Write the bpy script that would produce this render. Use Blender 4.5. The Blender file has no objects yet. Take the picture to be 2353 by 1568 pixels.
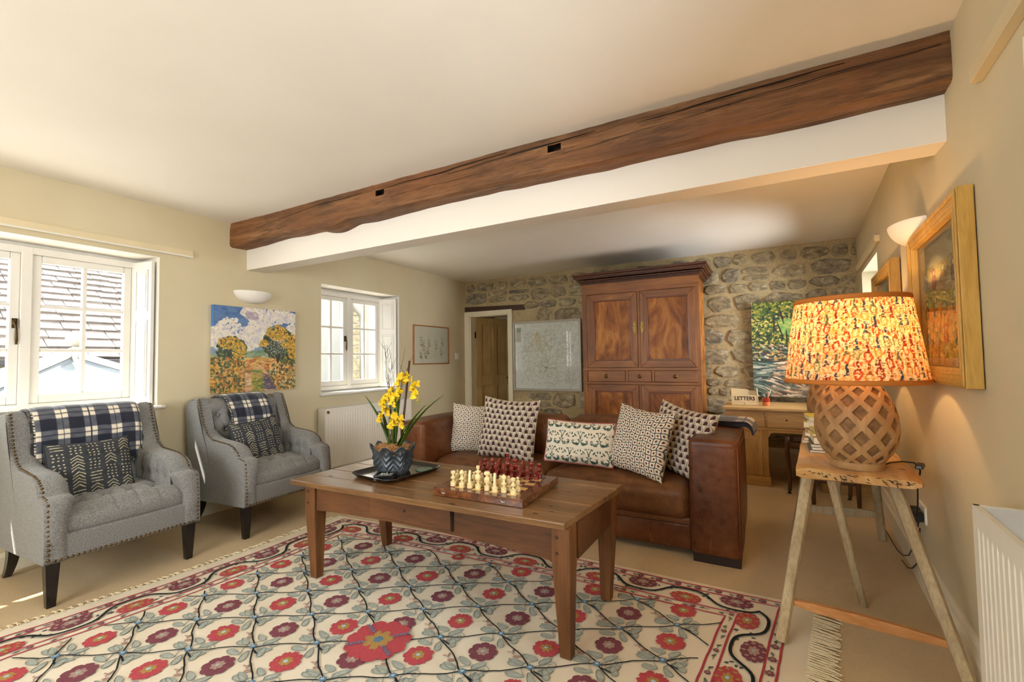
import bpy, math, random
import numpy as np
from mathutils import Vector, Matrix, Euler, noise as mnoise
random.seed(7); np.random.seed(7)
S = bpy.context.scene
COL = S.collection
PI = math.pi

# ---------------------------------------------------------------- camera
cd = bpy.data.cameras.new('camera'); cam = bpy.data.objects.new('camera', cd); COL.objects.link(cam)
cd.sensor_width = 36.0; cd.sensor_fit = 'HORIZONTAL'; cd.lens = 1043.8/2353*36.0
cd.clip_start = 0.02; cd.clip_end = 200
_y, _p, _r = math.radians(-28.732), math.radians(2.3676), math.radians(-0.8394)
_f = Vector((math.sin(_y)*math.cos(_p), math.cos(_y)*math.cos(_p), math.sin(_p)))
_rt = Vector((math.cos(_y), -math.sin(_y), 0)); _u = _rt.cross(_f)
_rt, _u = math.cos(_r)*_rt+math.sin(_r)*_u, -math.sin(_r)*_rt+math.cos(_r)*_u
cam.matrix_world = Matrix.Translation((3.781, 0, 1.155)) @ Matrix((_rt, _u, -_f)).transposed().to_4x4()
S.camera = cam

# ---------------------------------------------------------------- sky, sun, window light, exposure
W = bpy.data.worlds.new('sky'); S.world = W; W.use_nodes = True
nt = W.node_tree; bgn = nt.nodes['Background']
sky = nt.nodes.new('ShaderNodeTexSky'); sky.sky_type = 'HOSEK_WILKIE'; sky.turbidity = 4.0; sky.ground_albedo = 0.4
sky.sun_direction = Vector((-0.35, -0.62, 0.70)).normalized()
mixn = nt.nodes.new('ShaderNodeMixRGB'); mixn.inputs[0].default_value = 0.6
mixn.inputs[2].default_value = (0.97, 0.98, 1.0, 1)
nt.links.new(sky.outputs[0], mixn.inputs[1]); nt.links.new(mixn.outputs[0], bgn.inputs[0])
bgn.inputs[1].default_value = 8.0

def lamp(kind, name, loc, energy, color=(1, 1, 1), **kw):
    d = bpy.data.lights.new(name, kind); d.energy = energy; d.color = color
    for k, v in kw.items(): setattr(d, k, v)
    o = bpy.data.objects.new(name, d); o.location = loc; COL.objects.link(o); return o
sun = lamp('SUN', 'sun', (0, 0, 10), 11.0, (1.0, 0.93, 0.82), angle=math.radians(0.6))
sun.rotation_euler = Vector((0.55, 0.45, -1.0)).to_track_quat('-Z', 'Y').to_euler()
def area(name, loc, direction, sx, sy, energy, color):
    o = lamp('AREA', name, loc, energy, color, shape='RECTANGLE', size=sx, size_y=sy)
    o.rotation_euler = Vector(direction).to_track_quat('-Z', 'Z').to_euler(); return o
# added fill light behind the camera, then daylight through the two right-hand windows
area('fill_front', (1.9, -1.92, 1.45), (0, 1, -0.02), 2.2, 1.1, 34, (0.97, 0.98, 1.0))
area('daylight_right', (4.72, 0.75, 1.42), (-1, 0.05, 0), 1.4, 0.95, 18, (0.97, 0.98, 1.0))
area('daylight_right_far', (5.05, 4.65, 1.42), (-1, -0.1, 0), 0.85, 0.9, 29, (0.98, 0.98, 1.0))
def portal(loc, d, sx, sy):
    o = area('portal', loc, d, sx, sy, 1, (1, 1, 1)); o.data.cycles.is_portal = True
portal((-0.35, 0.74, 1.4), (1, 0, 0), 1.9, 1.12)
portal((-0.35, 3.55, 1.4), (1, 0, 0), 1.15, 1.12)
S.view_settings.view_transform = 'Standard'; S.view_settings.look = 'None'
S.view_settings.gamma = 1.0; S.view_settings.use_curve_mapping = False
S.view_settings.exposure = 0.72
try:
    S.cycles.max_bounces = 10; S.cycles.diffuse_bounces = 5; S.cycles.transparent_max_bounces = 12
    S.cycles.sample_clamp_indirect = 6.0; S.cycles.caustics_reflective = False; S.cycles.caustics_refractive = False
except Exception: pass

# ---------------------------------------------------------------- helpers
def srgb(h, g=None, b=None):
    if isinstance(h, str):
        h = h.lstrip('#'); c = [int(h[i:i+2], 16)/255 for i in (0, 2, 4)]
    else: c = [h/255, g/255, b/255]
    return tuple((x/12.92 if x <= .04045 else ((x+.055)/1.055)**2.4) for x in c)
def lin(c): return np.where(c <= .04045, c/12.92, ((c+.055)/1.055)**2.4)

class Mat:
    def __init__(s, name):
        s.m = bpy.data.materials.new(name); s.m.use_nodes = True; s.nt = s.m.node_tree
        s.b = s.nt.nodes['Principled BSDF']
    def n(s, t, **kw):
        x = s.nt.nodes.new('ShaderNode'+t)
        for k, v in kw.items(): setattr(x, k, v)
        return x
    def l(s, a, b): s.nt.links.new(a, b)
    def coords(s, scale=(1, 1, 1), rot=(0, 0, 0), kind='Object'):
        tc = s.n('TexCoord'); mp = s.n('Mapping'); mp.inputs['Scale'].default_value = scale
        mp.inputs['Rotation'].default_value = rot
        s.l(tc.outputs[kind], mp.inputs['Vector']); return mp.outputs[0]
    def noise(s, scale, detail=4, rough=.55, vec=None, dist=0):
        x = s.n('TexNoise'); x.inputs['Scale'].default_value = scale; x.inputs['Detail'].default_value = detail
        x.inputs['Roughness'].default_value = rough; x.inputs['Distortion'].default_value = dist
        s.l(vec if vec is not None else s.coords(), x.inputs['Vector']); return x.outputs[0]
    def ramp(s, fac, stops):
        r = s.n('ValToRGB'); e = r.color_ramp.elements
        while len(e) < len(stops): e.new(.5)
        for i, (p, c) in enumerate(stops):
            e[i].position = p; e[i].color = (*c, 1) if len(c) == 3 else c
        s.l(fac, r.inputs[0]); return r.outputs[0]
    def mix(s, fac, a, b, mode='MIX'):
        x = s.n('MixRGB', blend_type=mode)
        for i, v in ((0, fac), (1, a), (2, b)):
            if hasattr(v, 'is_linked') or hasattr(v, 'node'): s.l(v, x.inputs[i])
            elif isinstance(v, (int, float)): x.inputs[i].default_value = v
            else: x.inputs[i].default_value = (*v, 1)
        return x.outputs[0]
    def base(s, c):
        if isinstance(c, tuple): s.b.inputs['Base Color'].default_value = (*c, 1)
        else: s.l(c, s.b.inputs['Base Color'])
        return s
    def set(s, rough=None, metal=None, spec=None, coat=None, coat_rough=None, sheen=None, trans=None, ior=None, alpha=None):
        for k, v in (('Roughness', rough), ('Metallic', metal), ('Specular IOR Level', spec), ('Coat Weight', coat),
                     ('Coat Roughness', coat_rough), ('Sheen Weight', sheen), ('Transmission Weight', trans), ('IOR', ior), ('Alpha', alpha)):
            if v is None: continue
            if isinstance(v, (int, float)): s.b.inputs[k].default_value = v
            else: s.l(v, s.b.inputs[k])
        return s
    def bump(s, h, strength=.3, dist=.01):
        x = s.n('Bump'); x.inputs['Strength'].default_value = strength; x.inputs['Distance'].default_value = dist
        s.l(h, x.inputs['Height'])
        old = s.b.inputs['Normal'].links
        if old: s.l(old[0].from_socket, x.inputs['Normal'])
        s.l(x.outputs[0], s.b.inputs['Normal']); return s

def plain(name, c, rough=.6, var=.12, scale=6, bump=0, bscale=60, **kw):
    m = Mat(name); n = m.noise(scale, 3)
    c = srgb(c) if isinstance(c, str) else c
    m.base(m.ramp(n, [(.3, tuple(x*(1-var) for x in c)), (.7, tuple(min(1, x*(1+var)) for x in c))])).set(rough=rough, **kw)
    if bump: m.bump(m.noise(bscale, 4), bump, .004)
    return m.m
def wood(name, cols, axis=0, scale=9, rough=.42, bump=.15, stretch=.06, coat=0, knots=False, fine=90, dist=1.2):
    m = Mat(name); sc = [1, 1, 1]; sc[axis] = stretch
    v = m.coords(tuple(sc)); n = m.noise(scale, 6, .6, v, dist); n2 = m.noise(fine, 3, .6, v, .2)
    n3 = m.noise(2.2, 2, .5, m.coords())
    cs = [srgb(c) for c in cols]
    c = m.ramp(n, [(.28, cs[0]), (.5, cs[1]), (.72, cs[2])])
    c = m.mix(.35, c, m.ramp(n2, [(.35, tuple(x*.45 for x in cs[0])), (.6, cs[1])]), 'MIX')
    c = m.mix(m.ramp(n3, [(.35, (0, 0, 0)), (.7, (.5, .5, .5))]), c, tuple(x*.55 for x in cs[0]))
    m.base(c).set(rough=rough, coat=coat, coat_rough=.25)
    m.bump(n2, bump, .002)
    return m.m
def vcol(name, rough=.8, bump=0, bscale=300, **kw):
    m = Mat(name); a = m.n('Attribute'); a.attribute_name = 'col'
    m.base(a.outputs['Color']).set(rough=rough, **kw)
    if bump: m.bump(m.noise(bscale, 2), bump, .002)
    return m.m

def tagp(o, label=None, cat=None, group=None, kind=None):
    if label: o['label'] = label
    if cat: o['category'] = cat
    if group: o['group'] = group
    if kind: o['kind'] = kind
    return o
def empty(name, loc, label=None, cat=None, group=None, rz=0, kind=None):
    o = bpy.data.objects.new(name, None); o.empty_display_size = .1; COL.objects.link(o)
    o.location = loc; o.rotation_euler = (0, 0, rz); return tagp(o, label, cat, group, kind)

class MB:
    """collects faces of one mesh"""
    def __init__(s): s.v = []; s.f = []; s.mi = []; s.cur = 0; s.T = Matrix.Identity(4)
    def add(s, vs, fs):
        n = len(s.v); s.v += [tuple(s.T @ Vector(p)) for p in vs]
        s.f += [tuple(i+n for i in f) for f in fs]; s.mi += [s.cur]*len(fs); return s
    def box(s, x0, x1, y0, y1, z0, z1):
        return s.add([(x0, y0, z0), (x1, y0, z0), (x1, y1, z0), (x0, y1, z0), (x0, y0, z1), (x1, y0, z1), (x1, y1, z1), (x0, y1, z1)],
                     [(3, 2, 1, 0), (4, 5, 6, 7), (0, 1, 5, 4), (1, 2, 6, 5), (2, 3, 7, 6), (3, 0, 4, 7)])
    def hexa(s, b, t):   # bottom quad ccw, top quad ccw
        return s.add(list(b)+list(t), [(3, 2, 1, 0), (4, 5, 6, 7), (0, 1, 5, 4), (1, 2, 6, 5), (2, 3, 7, 6), (3, 0, 4, 7)])
    def prism(s, poly, h, axis='z', o=0.0):
        """poly of 2D points extruded from o to o+h along axis"""
        n = len(poly)
        def P(p, t): return {'z': (p[0], p[1], t), 'y': (p[0], t, p[1]), 'x': (t, p[0], p[1])}[axis]
        vs = [P(p, o) for p in poly]+[P(p, o+h) for p in poly]
        fs = [tuple(range(n))[::-1], tuple(range(n, 2*n))]+[(i, (i+1) % n, (i+1) % n+n, i+n) for i in range(n)]
        return s.add(vs, fs)
    def lathe(s, prof, seg=16, c=(0, 0, 0), sx=1, sy=1):
        vs = []; fs = []
        for r, z in prof:
            for k in range(seg):
                a = 2*PI*k/seg; vs.append((c[0]+r*sx*math.cos(a), c[1]+r*sy*math.sin(a), c[2]+z))
        for i in range(len(prof)-1):
            for k in range(seg):
                k2 = (k+1) % seg; fs.append((i*seg+k, i*seg+k2, (i+1)*seg+k2, (i+1)*seg+k))
        fs.append(tuple(range(seg))[::-1]); fs.append(tuple((len(prof)-1)*seg+k for k in range(seg)))
        return s.add(vs, fs)
    def tube(s, pts, r, seg=6, cap=True):
        pts = [Vector(p) for p in pts]; vs = []; fs = []; n = len(pts)
        rs = r if isinstance(r, (list, tuple)) else [r]*n
        up = Vector((0, 0, 1))
        for i, p in enumerate(pts):
            t = (pts[min(i+1, n-1)]-pts[max(i-1, 0)]).normalized()
            a = t.cross(up if abs(t.z) < .95 else Vector((1, 0, 0))).normalized(); b = t.cross(a)
            for k in range(seg):
                g = 2*PI*k/seg; vs.append(tuple(p+a*math.cos(g)*rs[i]+b*math.sin(g)*rs[i]))
        for i in range(n-1):
            for k in range(seg):
                k2 = (k+1) % seg; fs.append((i*seg+k, i*seg+k2, (i+1)*seg+k2, (i+1)*seg+k))
        if cap: fs += [tuple(range(seg))[::-1], tuple((n-1)*seg+k for k in range(seg))]
        return s.add(vs, fs)
    def sphere(s, c, r, seg=10, rings=6, sz=1):
        prof = [(max(1e-4, r*math.sin(PI*i/rings)), -r*sz*math.cos(PI*i/rings)) for i in range(rings+1)]
        return s.lathe(prof, seg, c)
    def bar(s, a, b, w, h, up=(0, 0, 1)):
        a = Vector(a); b = Vector(b); t = (b-a).normalized(); x = t.cross(Vector(up)).normalized(); y = x.cross(t)
        q = [(-w/2, -h/2), (w/2, -h/2), (w/2, h/2), (-w/2, h/2)]
        return s.hexa([tuple(a+x*i+y*j) for i, j in q], [tuple(b+x*i+y*j) for i, j in q])
    def build(s, name, mat, parent=None, smooth=False, bevel=0, bseg=2, loc=None, rot=None, sub=0, auto=None):
        me = bpy.data.meshes.new(name); me.from_pydata(s.v, [], s.f)
        mats = mat if isinstance(mat, (list, tuple)) else [mat]
        for m in mats: me.materials.append(m)
        if len(mats) > 1: me.polygons.foreach_set('material_index', s.mi)
        if smooth: me.polygons.foreach_set('use_smooth', [True]*len(me.polygons))
        me.update(); o = bpy.data.objects.new(name, me); COL.objects.link(o)
        if parent: o.parent = parent
        if loc: o.location = loc
        if rot: o.rotation_euler = rot
        if bevel:
            b = o.modifiers.new('b', 'BEVEL'); b.width = bevel; b.segments = bseg; b.limit_method = 'ANGLE'; b.angle_limit = .6
            if not smooth: me.polygons.foreach_set('use_smooth', [True]*len(me.polygons)); b.harden_normals = True
        if sub: m_ = o.modifiers.new('s', 'SUBSURF'); m_.levels = sub; m_.render_levels = sub
        if auto and not bevel:
            try: me.set_sharp_from_angle(angle=auto)
            except Exception: pass
        return o

def gridmesh(name, P, mat, parent=None, colors=None, closed_u=False, smooth=True, extra=None):
    """P: array (n, m, 3) -> quad grid mesh with optional vertex colours (n, m, 3)"""
    n, m = P.shape[:2]; idx = np.arange(n*m).reshape(n, m)
    a = idx[:-1, :-1]; b = idx[1:, :-1]; c = idx[1:, 1:]; d = idx[:-1, 1:]
    q = np.stack([a, b, c, d], -1).reshape(-1, 4)
    if closed_u:
        a = idx[-1:, :-1]; b = idx[:1, :-1]; c = idx[:1, 1:]; d = idx[-1:, 1:]
        q = np.concatenate([q, np.stack([a, b, c, d], -1).reshape(-1, 4)])
    V = P.reshape(-1, 3)
    if extra is not None: V = np.concatenate([V, extra[0]]); q = np.concatenate([q, extra[1]])
    me = bpy.data.meshes.new(name); me.vertices.add(len(V)); me.vertices.foreach_set('co', V.astype(np.float32).ravel())
    me.loops.add(q.size); me.loops.foreach_set('vertex_index', q.astype(np.int32).ravel())
    me.polygons.add(len(q)); me.polygons.foreach_set('loop_start', np.arange(0, q.size, 4, dtype=np.int32))
    me.polygons.foreach_set('loop_total', np.full(len(q), 4, dtype=np.int32))
    me.polygons.foreach_set('use_smooth', np.full(len(q), smooth, dtype=bool))
    me.update(calc_edges=True); me.validate()
    if colors is not None:
        at = me.color_attributes.new('col', 'FLOAT_COLOR', 'POINT')
        c4 = np.ones((len(V), 4), np.float32); cc = colors.reshape(-1, 3); c4[:len(cc), :3] = lin(np.clip(cc, 0, 1))
        if len(V) > len(cc): c4[len(cc):, :3] = lin(np.array([.80, .74, .62]))
        at.data.foreach_set('color', c4.ravel())
    me.materials.append(mat)
    o = bpy.data.objects.new(name, me); COL.objects.link(o)
    if parent: o.parent = parent
    return o

def rbox(name, size, r, mat, parent=None, n=(14, 14, 8), bulge=(0, 0, 0, 0, 0, 0), wr=0, wscale=4, loc=(0, 0, 0), rot=(0, 0, 0), seed=0, fn=None):
    """soft rounded box; bulge for -x,+x,-y,+y,-z,+z faces; wr = wrinkle height"""
    h = np.array(size)/2.0; faces = []; vs = []
    off = 0
    for ax in range(3):
        for sg in (-1, 1):
            u, v = [(1, 2), (2, 0), (0, 1)][ax]
            nu, nv = n[u], n[v]
            def sp(k, hh):
                t = np.linspace(-1, 1, k+1); rr = min(r/hh, .99)
                e = np.linspace(0, 1, 5)[:-1]
                inner = np.linspace(-(1-rr), (1-rr), max(3, k-5))
                return np.unique(np.round(np.concatenate([-1+e*rr, inner, 1-e*rr]), 6))*hh
            U, V_ = np.meshgrid(sp(nu, h[u]), sp(nv, h[v]), indexing='ij')
            P = np.zeros(U.shape+(3,)); P[..., u] = U; P[..., v] = V_; P[..., ax] = sg*h[ax]
            q = np.clip(P, -(h-r), h-r); d = P-q; L = np.linalg.norm(d, axis=-1, keepdims=True); L[L == 0] = 1
            P2 = q+d/L*r
            b = bulge[ax*2+(1 if sg > 0 else 0)]
            if b:
                w = (1-np.clip(np.abs(U)/h[u], 0, 1)**2.4)*(1-np.clip(np.abs(V_)/h[v], 0, 1)**2.4)
                P2[..., ax] += sg*b*w
            k0, k1 = P.shape[:2]
            idx = np.arange(k0*k1).reshape(k0, k1)+off
            qd = np.stack([idx[:-1, :-1], idx[1:, :-1], idx[1:, 1:], idx[:-1, 1:]], -1).reshape(-1, 4)
            if sg < 0: qd = qd[:, ::-1]
            vs.append(P2.reshape(-1, 3)); faces.append(qd); off += k0*k1
    V = np.concatenate(vs); F = np.concatenate(faces)
    key = np.round(V, 5); _, first, inv = np.unique(key, axis=0, return_index=True, return_inverse=True)
    inv = inv.reshape(-1)
    V = V[first]; F = inv[F]
    F = [tuple(dict.fromkeys(f)) for f in F.tolist()]; F = [f for f in F if len(f) > 2]
    if wr or fn:
        out = []
        for p in V:
            p = Vector(p)
            if wr:
                k = mnoise.noise(p*wscale+Vector((seed, seed*2, 0)))+.5*mnoise.noise(p*wscale*2.3+Vector((seed, 3, 1)))
                nrm = Vector((p.x/h[0], p.y/h[1], p.z/h[2])); nrm = Vector([x**5 for x in nrm])
                if nrm.length > 0: p = p+nrm.normalized()*k*wr
            if fn: p = Vector(fn(p))
            out.append(tuple(p))
        V = out
    else: V = [tuple(p) for p in V]
    me = bpy.data.meshes.new(name); me.from_pydata(V, [], F)
    me.polygons.foreach_set('use_smooth', [True]*len(me.polygons)); me.materials.append(mat)
    o = bpy.data.objects.new(name, me); COL.objects.link(o); o.location = loc; o.rotation_euler = rot
    if parent: o.parent = parent
    return o

def dup(o, loc=None, rz=None, label=None, name=None, children=True):
    c = o.copy(); COL.objects.link(c)
    if name: c.name = name
    if loc is not None: c.location = loc
    if rz is not None: c.rotation_euler = (0, 0, rz)
    if label: c['label'] = label
    if children:
        for ch in list(o.children):
            k = ch.copy(); COL.objects.link(k); k.parent = c; k.matrix_parent_inverse = ch.matrix_parent_inverse.copy()
            for g in list(ch.children):
                j = g.copy(); COL.objects.link(j); j.parent = k
    return c

# ---------------------------------------------------------------- materials
M = {}
def _wall():
    m = Mat('cream_wall_paint'); n = m.noise(1.3, 3); n2 = m.noise(14, 3)
    c = m.ramp(n, [(.3, srgb('#cabd9a')), (.7, srgb('#d3c8a8'))])
    m.base(c).set(rough=.75); m.bump(n2, .12, .006); m.bump(m.noise(2.2, 2), .25, .03); return m.m
M['wall'] = _wall()
def _ceil():
    m = Mat('white_ceiling_paint'); m.base(m.ramp(m.noise(1.1, 2), [(.3, srgb('#eae4d8')), (.7, srgb('#efeae0'))])).set(rough=.8)
    m.bump(m.noise(1.6, 3), .25, .03); return m.m
M['ceil'] = _ceil()
M['white'] = plain('white_gloss_paint', '#dfdcd3', .32, .02, 4)
M['cream'] = plain('cream_gloss_paint', '#e4dcc2', .35, .03, 4)
M['creamwood'] = plain('cream_board', '#d9caa4', .5, .05, 4)
def _carpet():
    m = Mat('beige_carpet'); a = m.noise(2.0, 4); b = m.noise(260, 3); c2 = m.noise(28, 3)
    c = m.ramp(a, [(.3, srgb('#c0a882')), (.7, srgb('#cfb996'))]); c = m.mix(.35, c, m.ramp(b, [(.3, srgb('#a89070')), (.7, srgb('#dccaa8'))]))
    m.base(c).set(rough=.95, spec=.1); m.bump(b, .5, .004); m.bump(c2, .2, .006); return m.m
M['carpet'] = _carpet()
def _glass():
    m = Mat('window_glass'); nt = m.nt; nt.nodes.remove(m.b)
    t = m.n('BsdfTransparent'); t.inputs[0].default_value = (.97, .98, .97, 1); g = m.n('BsdfGlossy'); g.inputs[1].default_value = .0
    f = m.n('Fresnel'); f.inputs[0].default_value = 1.45; x = m.n('MixShader')
    m.l(f.outputs[0], x.inputs[0]); m.l(t.outputs[0], x.inputs[1]); m.l(g.outputs[0], x.inputs[2])
    m.l(x.outputs[0], nt.nodes['Material Output'].inputs[0]); return m.m
M['glass'] = _glass()
M['brass'] = plain('aged_brass', '#7d6431', .4, .15, 30, metal=1.0)
M['darkmetal'] = plain('dark_bronze', '#4a3a22', .4, .2, 30, metal=.9)
M['chrome'] = plain('chrome', '#cfcfcf', .15, .02, 5, metal=1.0)
M['blackplastic'] = plain('black_plastic', '#141414', .4, .1, 5)
M['whiteplastic'] = plain('white_plastic', '#ece9e0', .3, .02, 5)
def _mortar():
    m = Mat('lime_mortar'); a = m.noise(5, 5); b = m.noise(60, 4)
    m.base(m.mix(.4, m.ramp(a, [(.3, srgb('#a99870')), (.7, srgb('#c6b58c'))]), m.ramp(b, [(.3, srgb('#8a7a5a')), (.7, srgb('#c6b48c'))]))).set(rough=.95)
    m.bump(b, .5, .01); m.bump(m.noise(12, 4), .5, .03); return m.m
M['mortar'] = _mortar()
def _stone():
    m = Mat('rubble_stone'); oi = m.n('ObjectInfo'); v = m.coords((1, 1, 1.6), (0, .3, 0))
    add = m.n('VectorMath', operation='ADD'); sc = m.n('VectorMath', operation='SCALE'); sc.inputs['Scale'].default_value = 37
    comb = m.n('CombineXYZ'); m.l(oi.outputs['Random'], comb.inputs[0]); m.l(oi.outputs['Random'], comb.inputs[2]); m.l(comb.outputs[0], sc.inputs[0])
    m.l(v, add.inputs[0]); m.l(sc.outputs[0], add.inputs[1]); v = add.outputs[0]
    a = m.noise(11, 7, .72, v, .8); b = m.noise(48, 5, .7, v)
    hue = m.ramp(oi.outputs['Random'], [(0, srgb('#968c74')), (.25, srgb('#bfae84')), (.5, srgb('#8d7f62')), (.75, srgb('#b3a47f')), (.9, srgb('#77736c'))])
    c = m.mix(.62, hue, m.ramp(a, [(.34, srgb('#3a3834')), (.44, srgb('#7d7460')), (.54, srgb('#b3a582')), (.68, srgb('#e6dcc0'))]))
    c = m.mix(m.ramp(b, [(.5, (0, 0, 0)), (.75, (.4, .4, .4))]), c, srgb('#bfae86'))
    m.base(c).set(rough=.85); m.bump(a, .8, .025); m.bump(b, .6, .012); return m.m
M['stone'] = _stone()
M['beam'] = wood('old_oak_beam', ['#4e2f14', '#7d4e22', '#a06a35'], 0, 10, .62, .5, .10, fine=70)
def _beam():
    m = Mat('old_oak_beam2'); v = m.coords((.12, 1, 1)); a = m.noise(7, 6, .65, v, .8); b = m.noise(45, 4, .7, v); c3 = m.noise(2.0, 4, .6, m.coords((.6, 1, 1)))
    c = m.ramp(a, [(.3, srgb('#4a2f1b')), (.5, srgb('#745030')), (.68, srgb('#987048'))])
    c = m.mix(m.ramp(b, [(.38, (.8, .8, .8)), (.55, (0, 0, 0))]), c, srgb('#402713'))
    c = m.mix(m.ramp(c3, [(.4, (0, 0, 0)), (.62, (.5, .5, .5))]), c, srgb('#8a5528'))
    m.base(c).set(rough=.7); m.bump(b, .7, .008); m.bump(a, .7, .02); return m.m
M['beam'] = _beam()
# ---------------------------------------------------------------- room shell
CZ = 2.305; D = 5.49
def xr(y): return 4.264+0.0667*y      # inner face of the right wall
st = lambda o: tagp(o, kind='structure')
st(MB().box(-.5, 5.2, -2.3, 9.0, -.12, 0).build('floor', M['carpet']))
st(MB().box(-.45, 5.2, -2.3, D+.5, CZ, CZ+.15).build('ceiling', M['ceil']))
def holed(mb, a0, a1, z0, z1, holes, put):
    """fill rectangle a0..a1 x z0..z1 except holes (b0,b1,c0,c1); put(a,b,c,d)"""
    hs = sorted(holes); a = a0
    for b0, b1, c0, c1 in hs:
        put(a, b0, z0, z1); put(b0, b1, z0, c0); put(b0, b1, c1, z1); a = b1
    put(a, a1, z0, z1)
mb = MB()
# left wall: window openings, reveal slightly splayed
W1 = (-.18, 1.633, .85, 1.934); W2 = (3.00, 4.10, .832, 1.937)
holed(mb, -2.3, D+.3, 0, CZ, [W1, W2], lambda a, b, c, d: mb.box(-.42, 0, a, b, c, d))
wl = st(mb.build('wall_left', M['wall']))
mb = MB()
W3 = (4.15, 5.15, .9, 1.90); W4 = (.05, 1.56, .86, 1.93)
def pr(a, b, c, d):
    mb.hexa([(xr(a), a, c), (xr(a)+.42, a, c), (xr(b)+.42, b, c), (xr(b), b, c)], [(xr(a), a, d), (xr(a)+.42, a, d), (xr(b)+.42, b, d), (xr(b), b, d)])
holed(mb, -2.3, D+.3, 0, CZ, [W4, W3], pr)
st(mb.build('wall_right', M['wall']))
mb = MB(); holed(mb, -.42, 4.9, 0, CZ, [(.8, 3.0, .9, 2.0)], lambda a, b, c, d: mb.box(a, b, -2.1, -1.7, c, d))
st(mb.build('wall_front', M['wall']))

# ---- windows
def sash(parent, y0, y1, z0, z1, x=-.235, cols=2, rows=3, handle=None):
    f = MB(); fw = .045
    f.box(x-.02, x+.022, y0, y0+fw, z0, z1).box(x-.02, x+.022, y1-fw, y1, z0, z1)
    f.box(x-.02, x+.022, y0+fw, y1-fw, z0, z0+fw+.01).box(x-.02, x+.022, y0+fw, y1-fw, z1-fw, z1)
    gy0, gy1, gz0, gz1 = y0+fw, y1-fw, z0+fw+.01, z1-fw
    s = f.build('sash', M['white'], parent, bevel=.005)
    b = MB(); bw = .011
    for i in range(1, cols):
        yy = gy0+(gy1-gy0)*i/cols; b.box(x-.018, x+.016, yy-bw, yy+bw, gz0, gz1)
    for j in range(1, rows):
        zz = gz0+(gz1-gz0)*j/rows; b.box(x-.018, x+.0165, gy0, gy1, zz-bw, zz+bw)
    b.build('glazing_bar', M['white'], s, bevel=.004)
    for i in range(cols):
        for j in range(rows):
            ya = gy0+(gy1-gy0)*i/cols; yb = gy0+(gy1-gy0)*(i+1)/cols; za = gz0+(gz1-gz0)*j/rows; zb = gz0+(gz1-gz0)*(j+1)/rows
            MB().add([(x, ya, za), (x, yb, za), (x, yb, zb), (x, ya, zb)], [(0, 1, 2, 3)]).build('pane', M['glass'], s)
    if handle:
        yh = handle; h = MB(); zh = (z0+z1)/2+.03
        h.box(x+.02, x+.03, yh-.012, yh+.012, zh-.03, zh+.03); h.tube([(x+.035, yh, zh), (x+.045, yh+.004, zh-.03), (x+.04, yh+.006, zh-.10), (x+.04, yh+.006, zh-.13)], [.007, .006, .008, .005], 8)
        h.tube([(x+.03, yh, zh+.02), (x+.055, yh-.01, zh+.01)], .006, 6)
        h.build('window_handle', M['darkmetal'], s, smooth=True)
    return s
def shutter(parent, x0, y0, x1, y1, z0, z1):
    """panelled shutter folded against the reveal, from hinge (x0,y0) to free edge (x1,y1)"""
    d = Vector((x1-x0, y1-y0, 0)); L = d.length; a = math.atan2(d.y, d.x)
    b = MB(); b.box(0, L, -.012, .012, z0, z1)
    o = b.build('shutter', M['white'], parent, bevel=.003, loc=(x0, y0, 0), rot=(0, 0, a))
    zm = z0+(z1-z0)*.62
    for za, zb in ((z0+.06, zm-.03), (zm+.03, z1-.06)):
        for sy in (-1, 1):
            q = MB(); yy = sy*.012
            q.box(.03, L-.03, min(yy, yy+sy*.006), max(yy, yy+sy*.006), za, za+.008); q.box(.03, L-.03, min(yy, yy+sy*.006), max(yy, yy+sy*.006), zb-.008, zb)
            q.box(.03, .038, min(yy, yy+sy*.006), max(yy, yy+sy*.006), za, zb); q.box(L-.038, L-.03, min(yy, yy+sy*.006), max(yy, yy+sy*.006), za, zb)
            q.box(.05, L-.05, min(yy, yy+sy*.004), max(yy, yy+sy*.004), za+.02, zb-.02)
            q.build('shutter_panel', M['white'], o, bevel=.002)
    return o
w1 = empty('window_1', (0, 0, 0), kind='structure')
b = MB(); F0, F1, Z0, Z1 = -.12, 1.60, .885, 1.905
for y0, y1 in ((F0, F0+.05), (.43, .48), (.985, 1.035), (1.55, F1)): b.box(-.29, -.198, y0, y1, Z0+.001, Z1-.001)
b.box(-.29, -.20, F0, F1, Z0, Z0+.04).box(-.29, -.20, F0, F1, Z1-.045, Z1)
b.box(-.42, -.25, -.18, 1.633, .85, Z0).box(-.42, -.25, -.18, 1.633, Z1, 1.934).box(-.42, -.25, -.18, F0, Z0, Z1).box(-.42, -.25, F1, 1.633, Z0, Z1)
b.build('window_frame', M['white'], w1, bevel=.004)
sash(w1, -.07, .43, .925, 1.86); sash(w1, .48, .985, .925, 1.86, handle=.965); sash(w1, 1.035, 1.55, .925, 1.86)
MB().box(-.25, .035, -.22, 1.675, .845, .868).build('window_sill', M['white'], w1, bevel=.01)
shutter(w1, -.205, 1.565, -.03, 1.605, .875, 1.90)
w2 = empty('window_2', (0, 0, 0), kind='structure')
b = MB(); F0, F1, Z0, Z1 = 3.05, 4.02, .865, 1.905
for y0, y1 in ((F0, F0+.05), (3.50, 3.55), (F1-.05, F1)): b.box(-.29, -.198, y0, y1, Z0+.001, Z1-.001)
b.box(-.29, -.20, F0, F1, Z0, Z0+.04).box(-.29, -.20, F0, F1, Z1-.045, Z1)
b.box(-.42, -.25, 3.0, 4.10, .832, Z0).box(-.42, -.25, 3.0, 4.10, Z1, 1.937).box(-.42, -.25, 3.0, F0, Z0, Z1).box(-.42, -.25, F1, 4.10, Z0, Z1)
b.build('window_frame', M['white'], w2, bevel=.004)
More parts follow.
